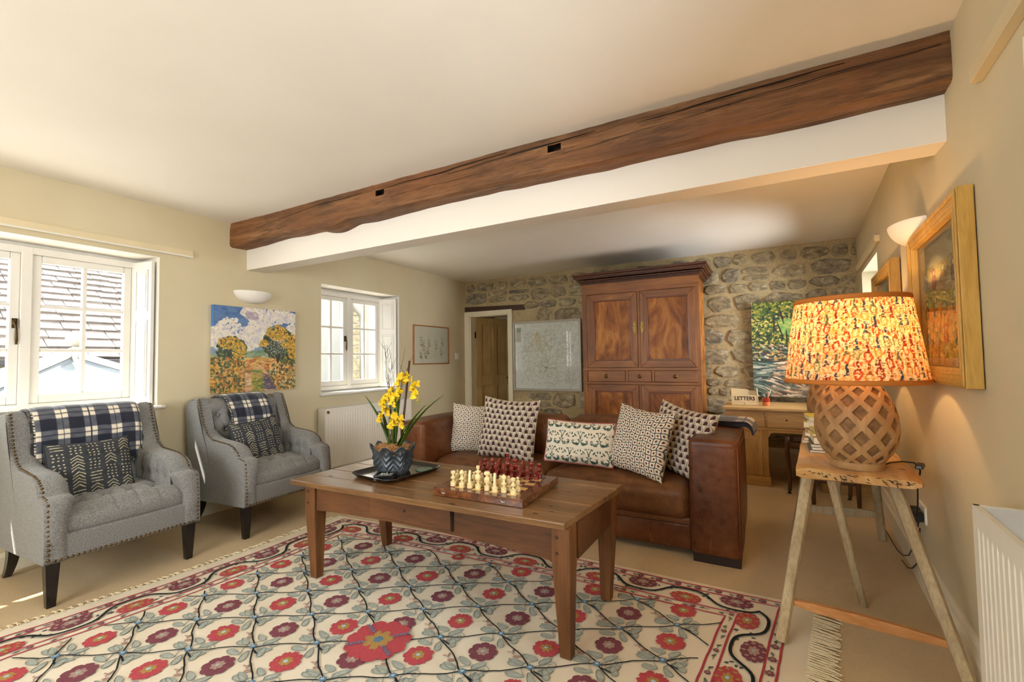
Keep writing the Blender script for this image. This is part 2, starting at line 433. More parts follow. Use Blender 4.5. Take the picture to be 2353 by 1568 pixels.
sash(w2, 3.10, 3.50, .905, 1.86, handle=3.48); sash(w2, 3.55, 3.97, .905, 1.86)
MB().box(-.25, .035, 2.985, 4.115, .825, .85).build('window_sill', M['white'], w2, bevel=.01)
shutter(w2, -.205, 3.99, -.02, 4.07, .86, 1.90)
# white painted linings of the two left reveals (soffit and jambs)
b = MB()
for (y0, y1, z0, z1) in (W1, W2):
    b.box(-.25, -.001, y0, y1, z1-.004, z1-.001); b.box(-.25, -.001, y1-.004, y1-.001, z0, z1); b.box(-.25, -.001, y0+.001, y0+.004, z0, z1)
st(b.build('trim_1', M['ceil']))
# right hand windows
w3 = empty('window_3', (0, 0, 0), kind='structure')
def right_window(w, y0, y1, z0, z1, n):
    b = MB(); yc = (y0+y1)/2; X = xr(yc)+.30
    b.box(X-.03, X+.04, y0, y0+.05, z0, z1).box(X-.03, X+.04, y1-.05, y1, z0, z1).box(X-.03, X+.04, y0, y1, z0, z0+.05).box(X-.03, X+.04, y0, y1, z1-.05, z1)
    for i in range(1, n): yy = y0+(y1-y0)*i/n; b.box(X-.02, X+.03, yy-.02, yy+.02, z0, z1)
    for j in (1, 2): zz = z0+(z1-z0)*j/3; b.box(X-.01, X+.02, y0, y1, zz-.011, zz+.011)
    b.build('window_frame', M['white'], w, bevel=.004)
    b = MB(); b.add([(X, y0, z0), (X, y1, z0), (X, y1, z1), (X, y0, z1)], [(0, 1, 2, 3)]); b.build('pane', M['glass'], w)
    MB().box(xr(yc)+.01, X, y0, y1, z0-.0, z0+.02).build('window_sill', M['white'], w, bevel=.006)
right_window(w3, *W3, 2)
w4 = empty('window_4', (0, 0, 0), kind='structure'); right_window(w4, *W4, 3)
w5 = empty('window_added', (0, 0, 0), kind='structure')  # unseen front window, put in as an opening for the added fill light
b = MB()
for x0 in (.8, 1.52, 2.24, 2.95): b.box(x0, x0+.05, -1.9, -1.84, .9, 2.0)
for z0 in (.9, 1.25, 1.6, 1.95): b.box(.8, 3.0, -1.89, -1.85, z0, z0+(.05 if z0 in (.9, 1.95) else .02))
b.build('window_frame', M['white'], w5, bevel=.004)

# ---- baseboards
st(MB().prism([(0, 0), (.02, 0), (.02, .09), (.006, .11), (0, .11)], 7.2, 'y', -1.7).build('baseboard_left', M['cream']))
b = MB(); y0, y1 = -1.7, D
sec = [(0, 0), (-.028, 0), (-.028, .115), (-.016, .135), (-.016, .15), (-.006, .165), (0, .165)]
b.add([(xr(y0)+p[0], y0, p[1]) for p in sec]+[(xr(y1)+p[0], y1, p[1]) for p in sec], [(i, (i+1) % 7, (i+1) % 7+7, i+7) for i in range(7)])
st(b.build('baseboard_right', M['cream']))
st(MB().prism([(-.025, 0), (0, 0), (0, .2), (-.006, .2), (-.018, .175), (-.025, .16)], 3.85, 'x', .78).build('baseboard_back', M['cream'], loc=(0, D, 0)))

# ---- beams
def noisy(a, s, k=0): return mnoise.noise(Vector((a*s, k, 1.7)))
NB = 120; secs = []
for i in range(NB+1):
    x = 4.43*i/NB
    bot = 2.118+.016*noisy(x, 1.6)+.006*noisy(x, 7, 2)
    if 1.0 < x < 1.35: bot -= .03*math.sin((x-1.0)/.35*PI)
    if x < .6: bot -= .01*(1-x/.6)
    fr = 2.125+.008*noisy(x, 2, 5)+.003*noisy(x, 13, 9)
    rim = .008+.006*noisy(x, 2.2, 12)
    secs.append([(x, 2.27, bot+.004), (x, fr+.014+rim, bot), (x, fr+.004, bot+.006+rim*.4), (x, fr, bot+.02+rim), (x, fr+.002*noisy(x, 9, 3), 2.225), (x, fr+.001, 2.262), (x, fr+.006, 2.285), (x, fr+.006+.004*noisy(x, 20, 4), CZ+.004), (x, 2.27, CZ+.004)])
b = MB(); k = 9; vs = [p for s_ in secs for p in s_]; fs = []
holes = [(1.63, 1.715), (2.825, 2.90)]
for i in range(NB):
    xm = (secs[i][0][0]+secs[i+1][0][0])/2
    for j in range(k-1):
        if j in (4,) and any(a < xm < c for a, c in holes): continue
        fs.append((i*k+j, (i+1)*k+j, (i+1)*k+j+1, i*k+j+1))
b.add(vs, fs)
b.add(secs[0], [tuple(range(k))]); b.add(secs[-1], [tuple(range(k))[::-1]])
beam = st(b.build('ceiling_beam', M['beam'], smooth=False)); beam['label'] = 'rough dark oak beam crossing the white ceiling'
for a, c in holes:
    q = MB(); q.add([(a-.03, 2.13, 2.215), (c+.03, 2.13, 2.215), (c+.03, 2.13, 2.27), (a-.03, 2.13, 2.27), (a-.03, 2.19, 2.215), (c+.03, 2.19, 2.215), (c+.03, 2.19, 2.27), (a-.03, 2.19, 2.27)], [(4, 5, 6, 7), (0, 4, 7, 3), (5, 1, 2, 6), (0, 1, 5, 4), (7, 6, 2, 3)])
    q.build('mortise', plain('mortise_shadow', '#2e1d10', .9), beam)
# long shakes (cracks) in the beam face as thin grooves
q = MB()
def crack(x0, x1, z0, z1, w, sd):
    n = 26; pts = []
    for i in range(n+1):
        t = i/n; x = x0+(x1-x0)*t; z = z0+(z1-z0)*t+.006*noisy(x, 5, sd); ww = w*math.sin(PI*min(max(t, .02), .98))**.6
        fr = 2.125+.008*noisy(x, 2, 5)+.003*noisy(x, 13, 9)-.0015
        pts.append((x, fr, z, ww))
    vs = []; fs = []
    for x, y, z, ww in pts: vs += [(x, y, z-ww), (x, y+.004, z), (x, y, z+ww)]
    for i in range(n): fs += [(i*3, i*3+3, i*3+4, i*3+1), (i*3+1, i*3+4, i*3+5, i*3+2)]
    q.add(vs, fs)
for a in ((3.6, 4.38, 2.235, 2.262, .005, 1), (3.3, 4.1, 2.262, 2.285, .003, 4), (2.2, 3.1, 2.25, 2.278, .004, 7), (1.7, 2.6, 2.262, 2.282, .003, 11), (.35, .95, 2.215, 2.262, .0025, 14), (.9, 1.5, 2.262, 2.27, .002, 3), (2.9, 3.7, 2.20, 2.235, .002, 6), (1.75, 2.4, 2.20, 2.21, .002, 8)): crack(*a)
q.build('crack', plain('dark_crack', '#1d120a', .95), beam)
st(MB().hexa([(0, 2.26, 1.94), (4.42, 2.245, 1.948), (4.44, 2.43, 1.962), (0, 2.42, 1.943)], [(0, 2.26, CZ), (4.42, 2.245, CZ), (4.44, 2.43, CZ), (0, 2.42, CZ)]).build('trim_2', M['ceil'], bevel=.004))

# ---- picture rails / curtain boards
b = MB().box(0, .022, -.45, 1.838, 1.972, 2.012)
b.cur = 1; b.box(.022, .026, -.45, 1.838, 1.962, 1.972)
st(b.build('trim_3', [M['creamwood'], M['white']]))
def board(y0, y1, z0, z1, t): 
    return MB().hexa([(xr(y0)-t, y0, z0), (xr(y0), y0, z0), (xr(y1), y1, z0), (xr(y1)-t, y1, z0)], [(xr(y0)-t, y0, z1), (xr(y0), y0, z1), (xr(y1), y1, z1), (xr(y1)-t, y1, z1)])
st(board(3.98, 5.3, 1.945, 1.99, .03).build('trim_4', M['creamwood'], bevel=.002))
st(board(-.2, 1.84, 1.965, 2.01, .03).build('trim_5', M['creamwood'], bevel=.002))

# ---- stone back wall
b = MB(); DX0, DX1, DZ = .085, .735, 1.80
holed(b, -.42, 4.9, 0, CZ, [(DX0, DX1, 0, DZ)], lambda a, c, d, e: b.box(a, c, D, D+.42, d, e))
wb = st(b.build('wall_back', M['mortar']))
rs = random.Random(11); z = .06; nst = 0
def stone(cx, cz, w, h):
    """one rubble stone: irregular outline, proud and facetted"""
    n = 9 if w > .12 else 7; dep = rs.uniform(.008, .024); out = []; e = rs.uniform(2.8, 5)
    for i in range(n):
        a = 2*PI*(i+rs.uniform(-.25, .25))/n
        c, s_ = math.cos(a), math.sin(a); rr = (abs(c)**e+abs(s_)**e)**(-1/e)*rs.uniform(.84, 1.04)
        out.append((cx+w/2*c*rr, cz+h/2*s_*rr))
    vs = [(x, D+.01, z) for x, z in out]
    vs += [(x, D-dep*.55, z) for x, z in out]
    vs += [(cx+(x-cx)*.88, D-dep*rs.uniform(.85, 1.1), cz+(z-cz)*.84) for x, z in out]
    vs += [(cx+rs.uniform(-.2, .2)*w, D-dep*rs.uniform(1.0, 1.45), cz+rs.uniform(-.12, .12)*h)]
    fs = []
    for i in range(n):
        j = (i+1) % n; fs += [(i, j, j+n, i+n), (i+n, j+n, j+2*n, i+2*n), (i+2*n, j+2*n, 3*n)]
    return MB().add(vs, fs).build('stone', M['stone'], wb, smooth=False)
while z < CZ-.03:
    h = rs.choice([.10, .12, .145, .17, .20]); 
    if z+h > CZ-.01: h = CZ-.005-z
    if h < .035: break
    x = .01
    while x < 4.62:
        w = h*rs.uniform(1.0, 2.3); w = min(max(w, .10), .38)
        if x+w > 4.6: w = 4.625-x
        if w < .05: break
        parts = [(x, z, w, h)]
        if h > .15 and rs.random() < .4: k2 = rs.uniform(.4, .6); parts = [(x, z, w, h*k2), (x, z+h*k2, w, h*(1-k2))]
        for px, pz, pw, ph in parts:
            cx, cz = px+pw/2, pz+ph/2
            if px < DX1+.11 and pz < DZ+.12: continue
            if 2.10 < cx < 3.12 and cz < 2.02: continue
            if .85 < px and px+pw < 1.76 and .76 < cz < 1.63: continue
            if cz < .45 and cx < 3.3: continue
            if cz < .2: continue
            if 3.9 < cx < 4.6 and .8 < cz < 1.6 and px+pw < 4.55: continue
            stone(cx+rs.uniform(-.006, .006), cz+rs.uniform(-.006, .006), pw-.014, ph-.013); nst += 1
        x += w
    z += h
print('stones', nst)
MB().prism([(.0, 1.866), (.98, 1.832), (.985, 1.905), (.0, 1.93)], .05, 'y', D-.018).build('lintel', wood('dark_lintel', ['#2e1c12', '#4a2e1c', '#6b4630'], 0, 10, .6, .4), wb, bevel=.004)
# ---- door 1: white frame and open pine door, dim lobby behind
d1 = empty('door_1', (0, 0, 0), kind='structure')
b = MB()
b.prism([(-.0, 0), (.012, 0), (DX0+.004, 0), (DX0+.004, DZ-.004), (DX0+.0, DZ), (0, DZ)], .03, 'y', D-.03)
b.box(DX1-.004, DX1+.055, D-.03, D, 0, DZ+.055).box(0, DX1-.004, D-.03, D, DZ-.004, DZ+.055)
b.box(DX0-.0, DX0+.022, D-.02, D+.14, 0, DZ).box(DX1-.022, DX1, D-.02, D+.14, 0, DZ).box(DX0, DX1, D-.02, D+.14, DZ-.02, DZ)
b.build('door_frame', M['cream'], d1, bevel=.004)
pine = wood('stripped_pine', ['#a8854e', '#c0a069', '#cdb07c'], 2, 7, .5, .12, .07)
b = MB(); LW, LH = .62, 1.775
b.box(0, LW, 0, .036, 0, LH)
for x0, x1 in ((0, .09), (LW/2-.035, LW/2+.035), (LW-.09, LW)): b.box(x0, x1, -.022, .0, 0, LH)
for z0, z1 in ((0, .18), (.78, .93), (LH-.1, LH)): b.box(0, LW, -.0225, .0, z0, z1)
for x0, x1 in ((.09, LW/2-.035), (LW/2+.035, LW-.09)):
    for z0, z1 in ((.18, .78), (.93, LH-.1)): b.box(x0+.03, x1-.03, -.006, 0, z0+.03, z1-.03)
leaf = b.build('door_leaf', pine, d1, bevel=.004, loc=(DX0+.03, D+.10, .005), rot=(0, 0, math.radians(62)))
h = MB(); h.box(LW-.075, LW-.035, -.028, -.022, .80, .94); h.tube([(LW-.055, -.02, .88), (LW-.055, -.06, .88), (LW-.14, -.06, .885)], .008, 8)
h.build('door_handle', M['brass'], leaf, smooth=False)
h = MB()
for z0 in (.25, 1.48): h.box(DX0+.018, DX0+.034, D+.075, D+.10, z0, z0+.09)
h.build('hinge', M['darkmetal'], d1)
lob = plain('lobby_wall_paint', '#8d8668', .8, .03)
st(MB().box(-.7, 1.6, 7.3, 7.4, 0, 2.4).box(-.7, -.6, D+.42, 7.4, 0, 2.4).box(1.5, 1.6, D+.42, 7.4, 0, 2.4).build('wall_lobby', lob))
st(MB().box(-.7, 1.6, D+.42, 7.4, 2.4, 2.5).build('ceiling_lobby', M['ceil']))
# ---------------------------------------------------------------- outside: slate roof, glass roof, rendered house
ext = plain('outdoor_paving', '#5c5a52', .9, .1, 3)
st(MB().box(-30, -.45, -14, 26, -2.2, -2.0).build('ground_outside', ext))
roof = empty('slate_roof_building', (-4.5, 1.5, 0), 'pale stone outbuilding with a big slate roof, seen through the window', 'building')
slm = Mat('weathered_slate'); oi = slm.n('ObjectInfo')
slm.base(slm.mix(.5, slm.ramp(oi.outputs['Random'], [(0, srgb('#67605a')), (.5, srgb('#776f69')), (1, srgb('#5c5551'))]), slm.ramp(slm.noise(9, 5), [(.3, srgb('#58514c')), (.7, srgb('#847c75'))]))).set(rough=.7)
slm.bump(slm.noise(25, 4), .4, .01); SL = slm.m
ang = math.radians(42); cz0 = 1.26
b = MB(); b.hexa([(-.25, -4.5, -2.1), (0, -4.5, -2.1), (0, 4.5, -2.1), (-.25, 4.5, -2.1)], [(-.25, -4.5, 1.18), (0, -4.5, 1.18), (0, 4.5, 1.18), (-.25, 4.5, 1.18)])
b.build('wall', plain('buff_render', '#7a735f', .9, .05), roof, loc=(-.15, 0, 0))
b = MB(); b.hexa([(.02, -4.6, cz0-.06), (-3.4, -4.6, cz0-.06+3.42*math.tan(ang)), (-3.4, 4.6, cz0-.06+3.42*math.tan(ang)), (.02, 4.6, cz0-.06)], [(.02, -4.6, cz0-.03), (-3.4, -4.6, cz0-.03+3.42*math.tan(ang)), (-3.4, 4.6, cz0-.03+3.42*math.tan(ang)), (.02, 4.6, cz0-.03)])
b.build('roof_deck', plain('roof_underlay', '#2a2624', .9), roof)
MB().box(.03, .12, -4.6, 4.6, 1.17, 1.25).build('gutter', plain('dark_gutter', '#2b2b2d', .5), roof, bevel=.01)
rs = random.Random(3); pos = 0; row = 0
slots = []
while pos < 3.3:
    ex = .21-.085*min(1, pos/2.6)+rs.uniform(-.008, .008); y = -4.5+rs.uniform(-.2, 0)
    while y < 4.5:
        w = rs.uniform(.22, .42)*(1-.25*min(1, pos/2.6)); slots.append((pos, ex, y, w)); y += w
    pos += ex
rest = MB(); ct, sn = math.cos(ang), math.sin(ang)
def slate(mb, p, ex, y, w):
    r0 = rs.uniform(.0, .012); t = rs.uniform(.012, .022); e0 = p-rs.uniform(-.01, .012)
    def Q(s_, hgt, yy): return (-s_*ct+hgt*sn, yy, cz0+s_*sn+hgt*ct)
    g = .005
    vs = [Q(e0, .004+r0, y+g), Q(e0+rs.uniform(-.008, .008), .004, y+w-g), Q(p+ex+.06, -.012, y+w-g), Q(p+ex+.06, -.012, y+g)]
    vt = [Q(e0, .02+r0+t, y+g), Q(e0+rs.uniform(-.008, .008), .02+t+rs.uniform(0, .01), y+w-g), Q(p+ex+.06, .002, y+w-g), Q(p+ex+.06, .002, y+g)]
    mb.hexa(vs, vt)
cnt = 0
for p, ex, y, w in slots:
    if -.1 < y < 2.1+p*.35 and cnt < 290: m1 = MB(); slate(m1, p, ex, y, w); m1.build('slate', SL, roof); cnt += 1
    else: slate(rest, p, ex, y, w)
tagp(rest.build('slates_beyond', SL, roof), kind='stuff')
# glass lantern roof with finial
dullw = plain('outdoor_white_paint', '#a2a29e', .5, .05)
gl = empty('glass_lantern_roof', (-2.6, 2.0, 0), 'white-framed pyramid glass roof with a ball finial outside the left window', 'roof lantern')
ap = (-.0, -.03, 1.275); B = [(-1.3, -1.55, .60), (1.25, -1.55, .60), (1.25, 1.3, .60), (-1.3, 1.3, .60)]
ap2 = (-.0, .02, 1.275)
pg = Mat('pale_roof_glass'); pg.base((.075, .092, .105)).set(rough=.08, spec=.6); PG = pg.m
for i in range(4):
    a, c = B[i], B[(i+1) % 4]; MB().add([a, c, ap], [(0, 1, 2)]).build('glass_panel', PG, gl)
for i in range(4):
    MB().bar(tuple(Vector(B[i])+Vector((0, 0, .02))), tuple(Vector(ap)+Vector((0, 0, .02))), .07, .06).build('hip_bar', dullw, gl, bevel=.006)
for i in range(4):
    a, c = Vector(B[i]), Vector(B[(i+1) % 4]); MB().bar(tuple(a), tuple(c), .06, .08).build('eaves_bar', dullw, gl, bevel=.006)
    MB().bar(tuple((a+c)/2+Vector((0, 0, .02))), tuple(Vector(ap)+Vector((0, 0, .01))), .035, .04).build('glazing_bar', dullw, gl, bevel=.004)
MB().box(-1.3, 1.25, -1.55, 1.3, .501, .57).build('lantern_kerb', dullw, gl)
fin = [(.055, 0), (.06, .015), (.045, .03), (.028, .04), (.03, .05), (.05, .055), (.055, .075), (.03, .085), (.028, .10)]
fm = MB().lathe(fin, 20, (0, -.0, 1.27)).sphere((0, 0, 1.445), .085, 20, 12)
fm.build('finial', plain('weathered_white_finial', '#8e8b82', .5, .1, 20), gl, smooth=True)
st(MB().box(-4.3, -.425, -4.6, 6.5, .30, .50).build('bounce_roof_outside', plain('white_bounce_surface', '#e9e7e1', .7, .03)))  # unseen white roof, added to bounce sunlight up onto the ceiling
# rendered house beside the second window
hs = empty('rendered_house', (-2.4, 5.5, 0), 'white rendered house wall with stone quoins and a grey soil pipe outside the far window', 'building')
wr_ = plain('white_render', '#7c7d7a', .8, .06, 2)
MB().box(-.3, 0, -1.6, .05, -2.1, 5.0).build('wall', wr_, hs)
MB().box(-2.5, -1.3, -.2, 3.5, -2.1, 4.2).build('side_wall', plain('cream_render', '#757062', .9, .08, 3), hs)
rs = random.Random(5); zq = .2
while zq < 3.6:
    hq = rs.uniform(.14, .24); wq = rs.uniform(.10, .2)
    MB().box(-.05, .03, .05-.0, .05+wq, zq, zq+hq-.02).build('quoin_stone', M['stone'], hs, bevel=.01); zq += hq
MB().tube([(.10, -.12, 2.9), (.10, -.12, 2.35), (.12, -.05, 2.15), (.13, .12, 1.98), (.13, .16, 1.8), (.13, .16, .2)], .055, 14).build('soil_pipe', plain('grey_pipe', '#7c7b76', .5, .03), hs, smooth=True)
# unseen eaves slab, added and sized to trim the sun to a streak
st(MB().box(-.65, -.42, -2.5, 6.2, 2.16, 2.24).build('sun_trim_eaves', M['white']))
# ---------------------------------------------------------------- rug
def at_lat(i, j): return np.array([2.153, 1.275])+i*np.array([.2124, .1336])+j*np.array([-.2006, .1319])
YL = [(.20, .88), (.68, .915), (.85, .955), (1.28, 1.025), (1.75, 1.06), (2.37, 1.06)]
YR = [(.20, 3.60), (1.9, 3.79), (2.115, 3.815), (2.48, 3.866)]
XF = [(1.06, 2.36), (1.8, 2.43), (2.85, 2.492), (3.3, 2.48), (3.866, 2.482)]
NY = .22
def itp(t, v): return float(np.interp(v, [p[0] for p in t], [p[1] for p in t]))
def rugpt(a, b):
    """a,b = metres inside the outer stripe: returns corner polyline position for offset loops"""
    return None
def loop(off):
    """closed polyline inset by off from the outer red stripe"""
    fy = [(x, itp(XF, x)-off) for x in np.linspace(1.06, 3.866, 60)]
    pts = []
    yl_top = itp(XF, 1.06+off)-off; yr_top = itp(XF, 3.866-off)-off
    for y in np.linspace(yl_top, NY+off, 50): pts.append((itp(YL, y)+off*.95, y))
    xl = itp(YL, NY+off)+off; xr_ = itp(YR, NY+off)-off
    for x in np.linspace(xl, xr_, 50)[1:]: pts.append((x, NY+off))
    for y in np.linspace(NY+off, yr_top, 50)[1:]: pts.append((itp(YR, y)-off, y))
    x0 = pts[-1][0]; x1 = pts[0][0]
    for x in np.linspace(x0, x1, 60)[1:-1]: pts.append((x, itp(XF, x)-off))
    return [np.array(p) for p in pts]
def rz(x, y): return .0075+.0022*mnoise.noise(Vector((x*2.2, y*2.2, 0)))+.0012*mnoise.noise(Vector((x*6, y*6, 3)))
def _rugm():
    m = Mat('woven_cream_wool'); a = m.noise(3, 3); v = m.coords((1, 1, 1), (0, 0, .7)); w = m.n('TexWave', wave_type='BANDS', bands_direction='X')
    w.inputs['Scale'].default_value = 130; w.inputs['Distortion'].default_value = 1.5; m.l(v, w.inputs[0])
    c = m.ramp(a, [(.3, srgb('#ddd0b6')), (.7, srgb('#eae0cb'))]); m.base(m.mix(.18, c, m.ramp(w.outputs[0], [(.3, srgb('#b5a88f')), (.7, srgb('#f2ead8'))]))).set(rough=.95, spec=.1)
    m.bump(w.outputs[0], .35, .002); return m.m
def yarn(name, h, var=.15):
    m = Mat(name); n = m.noise(140, 3); c = srgb(h)
    m.base(m.ramp(n, [(.3, tuple(x*(1-var) for x in c)), (.7, tuple(min(1, x*(1+var)) for x in c))])).set(rough=.95, spec=.1); m.bump(n, .6, .003); return m.m
Y = dict(red=yarn('red_yarn', '#b24c52'), mar=yarn('maroon_yarn', '#7a4750'), gold=yarn('gold_yarn', '#a98850'), leaf=yarn('sage_yarn', '#a5aa9f'),
         vine=yarn('black_green_yarn', '#25282a'), blue=yarn('blue_yarn', '#5f7f97'), tan=yarn('taupe_yarn', '#a3877a'), stripe=yarn('stripe_yarn', '#a8434e'), out=yarn('leaf_edge_yarn', '#838b85'), pale=yarn('pale_blue_yarn', '#a9c4cf'))
E = .10
lo = loop(-.035); c0 = loop(0)
pts = []
for (p, q) in zip(lo, c0):
    e = np.array(p)
    if q[0] > 3.3 and abs(q[0]-itp(YR, q[1])) < .02: e = q+np.array([.10, .0])
    elif abs(q[0]-itp(YL, q[1])) < .02: e = q+np.array([-.09, .0])
    pts.append(e)
# make corners square
rb = empty('embroidered_rug', (2.3, 1.3, 0), 'cream wool rug embroidered with red and maroon flowers in a vine trellis', 'rug')
RO = Vector((2.3, 1.3, 0))
NX, NYY = 110, 90
G = np.zeros((NX, NYY, 3))
for j, t in enumerate(np.linspace(0, 1, NYY)):
    for i, s in enumerate(np.linspace(0, 1, NX)):
        yt = 0
        # bilinear between edges
        xl = lambda y: itp(YL, y)-.09; xrr = lambda y: itp(YR, y)+.10
        x_g = (xl(1.3)*(1-s)+xrr(1.3)*s); ytop = itp(XF, min(max(x_g, 1.06), 3.866))+.038
        y = (NY-.035)*(1-t)+ytop*t
        x = xl(y)*(1-s)+xrr(y)*s; ytop = itp(XF, min(max(x, 1.06), 3.866))+.038; y = (NY-.035)*(1-t)+ytop*t; x = xl(y)*(1-s)+xrr(y)*s
        G[i, j] = (x-RO.x, y-RO.y, rz(x, y))
gridmesh('weave', G, _rugm(), rb)
class Emb:
    def __init__(s): s.mb = MB()
    def poly(s, pts, dz):
        c = np.mean(pts, axis=0); s.mb.add([(c[0]-RO.x, c[1]-RO.y, rz(*c)+dz+.001)]+[(p[0]-RO.x, p[1]-RO.y, rz(*p)+dz) for p in pts], [(0, i+1, (i+1) % len(pts)+1) for i in range(len(pts))])
    def line(s, pts, w, dz, closed=False):
        pts = [np.array(p) for p in pts]; n = len(pts); vs = []; fs = []
        for i, p in enumerate(pts):
            a = pts[(i-1) % n] if closed or i > 0 else p; b_ = pts[(i+1) % n] if closed or i < n-1 else p
            t = b_-a; t = t/(np.linalg.norm(t)+1e-9); nn = np.array([-t[1], t[0]])*(w if not callable(w) else w(i/n))
            for k, (m_, hh) in enumerate(((-1, 0), (0, .0018), (1, 0))):
                q = p+nn*m_; vs.append((q[0]-RO.x, q[1]-RO.y, rz(*q)+dz+hh))
        for i in range(n if closed else n-1):
            j = (i+1) % n; fs += [(i*3, j*3, j*3+1, i*3+1), (i*3+1, j*3+1, j*3+2, i*3+2)]
        s.mb.add(vs, fs)
def rot2(p, a): return np.array([p[0]*math.cos(a)-p[1]*math.sin(a), p[0]*math.sin(a)+p[1]*math.cos(a)])
rr = random.Random(21)
def flower(mb, c, R, n, mat0, mat1, mat2, a0=0, sq=1.0, dz=.004, ragged=.04, spots=False, depth=.16):
    """scalloped petals, inner rosette and an eye"""
    def ring(Rf, k, dz_, mi, dep, rg):
        mb.cur = mi; N = k*8; P_ = []
        for i in range(N):
            a = 2*PI*i/N; r_ = Rf*(1-dep*(1-abs(math.cos(k*a/2))**.6))*(1+rr.uniform(-rg, rg))
            p = np.array(c)+rot2((r_*math.cos(a), r_*math.sin(a)*sq), a0); P_.append(p)
        cc = np.array(c)
        mb.add([(cc[0]-RO.x, cc[1]-RO.y, rz(*cc)+dz_+.0015)]+[(p[0]-RO.x, p[1]-RO.y, rz(*p)+dz_) for p in P_], [(0, i+1, (i+1) % N+1) for i in range(N)])
    ring(R, n, dz, 0, depth, ragged); ring(R*.45, 7, dz+.0016, 1, .35, .12 if mat1 is Y['gold'] else 0); ring(R*.15, 5, dz+.003, 2, .2, 0)
    if spots:
        mb.cur = 1
        for i in range(8):
            a = 2*PI*i/8+.2; q = np.array(c)+rot2((R*.72*math.cos(a), R*.72*math.sin(a)*sq), a0)
            N = 8; mb.add([(q[0]+R*.12*math.cos(2*PI*k/N)-RO.x, q[1]+R*.09*math.sin(2*PI*k/N)-RO.y, rz(*q)+dz+.0022) for k in range(N)], [tuple(range(N))])
def mkflower(c, R, n, kind, name='flower', **kw):
    mb = MB()
    ms = (Y['red'], Y['gold'], Y['pale']) if kind == 'red' else (Y['mar'], yarn_b, Y['leaf'])
    flower(mb, c, R, n, *ms, a0=kw.pop('a0', rr.uniform(0, 6)), **kw)
    return mb.build(name, list(ms), rb)
yarn_b = yarn('dusty_pink_yarn', '#a58a80')
inner = loop(.232)
XL = lambda y: itp(YL, y)+.232; XR_ = lambda y: itp(YR, y)-.232; YT = lambda x: itp(XF, x)-.232; YB = NY+.232
def inside(p, m=0): return XL(p[1])+m < p[0] < XR_(p[1])-m and YB+m < p[1] < YT(p[0])-m
vine = Emb(); leaves = Emb(); lo_ = Emb(); stems = Emb(); tanE = Emb()
def leaf2(c, a, L, w, e=leaves):
    P_ = []
    for k in range(12):
        t = 2*PI*k/12; x = L/2*math.cos(t); y = w/2*math.sin(t)*(1-.35*math.cos(t)); P_.append(np.array(c)+rot2((x, y), a))
    e.poly(P_, .0025); 
    if e is leaves: lo_.line(P_+[P_[0]], .0008, .0032)
bigc = (1, 0)
for i in range(-9, 12):
    for j in range(-9, 10):
        p = at_lat(i, j)
        # vines
        for di, dj in ((1, 0), (0, 1)):
            q = at_lat(i+di, j+dj); n = 9; pl = []
            for k in range(n+1):
                t = k/n; s_ = p+(q-p)*t; nn = np.array([-(q-p)[1], (q-p)[0]]); nn = nn/np.linalg.norm(nn)
                s_ = s_+nn*(.006*math.sin(PI*2*t+i*1.3+j)+rr.uniform(-.0015, .0015)); pl.append(s_)
            run = [z_ for z_ in pl if inside(z_)]
            if len(run) > 2 and not ((i, j) == bigc or (i+di, j+dj) == bigc) : vine.line(run, .0030, .0045)
            elif len(run) > 2:
                run = [z_ for z_ in run if np.linalg.norm(z_-at_lat(*bigc)) > .1]
                if len(run) > 1: vine.line(run, .0030, .0045)
            d = (q-p)/np.linalg.norm(q-p); ang_ = math.atan2(d[1], d[0]); nn = np.array([-d[1], d[0]])
            for t, sd, aa in ((.24, 1, .45), (.22, -1, -.35), (.78, 1, -.4), (.76, -1, .45)):
                lc = p+(q-p)*t+nn*sd*.03
                if inside(lc, .03) and np.linalg.norm(lc-at_lat(*bigc)) > .15:
                    L_ = rr.uniform(.055, .072); a_ = ang_+aa*sd*1.0+rr.uniform(-.15, .15)
                    leaf2(lc, a_, L_, .026)
                    stems.line([p+(q-p)*(t+(-.1 if t < .5 else .1)), lc-rot2((L_*.5, 0), a_)*(1 if t < .5 else -1)], .0012, .003)
        if inside(p, .015) and (i, j) != bigc:
            mb = MB(); flower(mb, p, .016, 6, Y['blue'], Y['blue'], Y['tan'], dz=.0062, depth=.35, ragged=.03); mb.build('node_flower', [Y['blue'], Y['pale'], Y['tan']], rb)
            # small curling tendril and bud
            b0 = p+np.array([.02, -.012]); vine.line([b0, b0+np.array([.04, -.010])], .0032, .0045)
            tc = p+np.array([-.075, .035])
            if inside(tc, .03):
                tanE.poly([tc+rot2((.016*math.cos(t), .009*math.sin(t)), .5) for t in np.linspace(0, 5.6, 9)], .0028)
                tanE.line([tc+rot2((.012+.02*k/4, .006*math.sin(k)), 2.6) for k in range(5)], .0016, .003)
                tanE.line([tc+rot2((.03, 0), 2.6), tc+rot2((.045, .014), 2.6)], .003, .003); tanE.line([tc+rot2((.03, 0), 2.6), tc+rot2((.045, -.012), 2.6)], .003, .003)
            sp = p+np.array([.065, .045])
            if inside(sp, .03): stems.line([sp+np.array([math.cos(t), math.sin(t)])*(.003+.0022*t) for t in np.linspace(0, 9, 22)]+[p+np.array([.012, .012])], .0012, .003)
        c = at_lat(i+.5, j+.5)
        if inside(c, .035):
            k = 'red' if (i+j) % 2 == 0 else 'mar'
            mkflower(c, rr.uniform(.055, .06), 8 if k == 'mar' else 9, k, ragged=.07 if k == 'red' else .02)
        elif inside(c, -.0): mkflower(c, .04, 8, 'red' if (i+j) % 2 == 0 else 'mar')
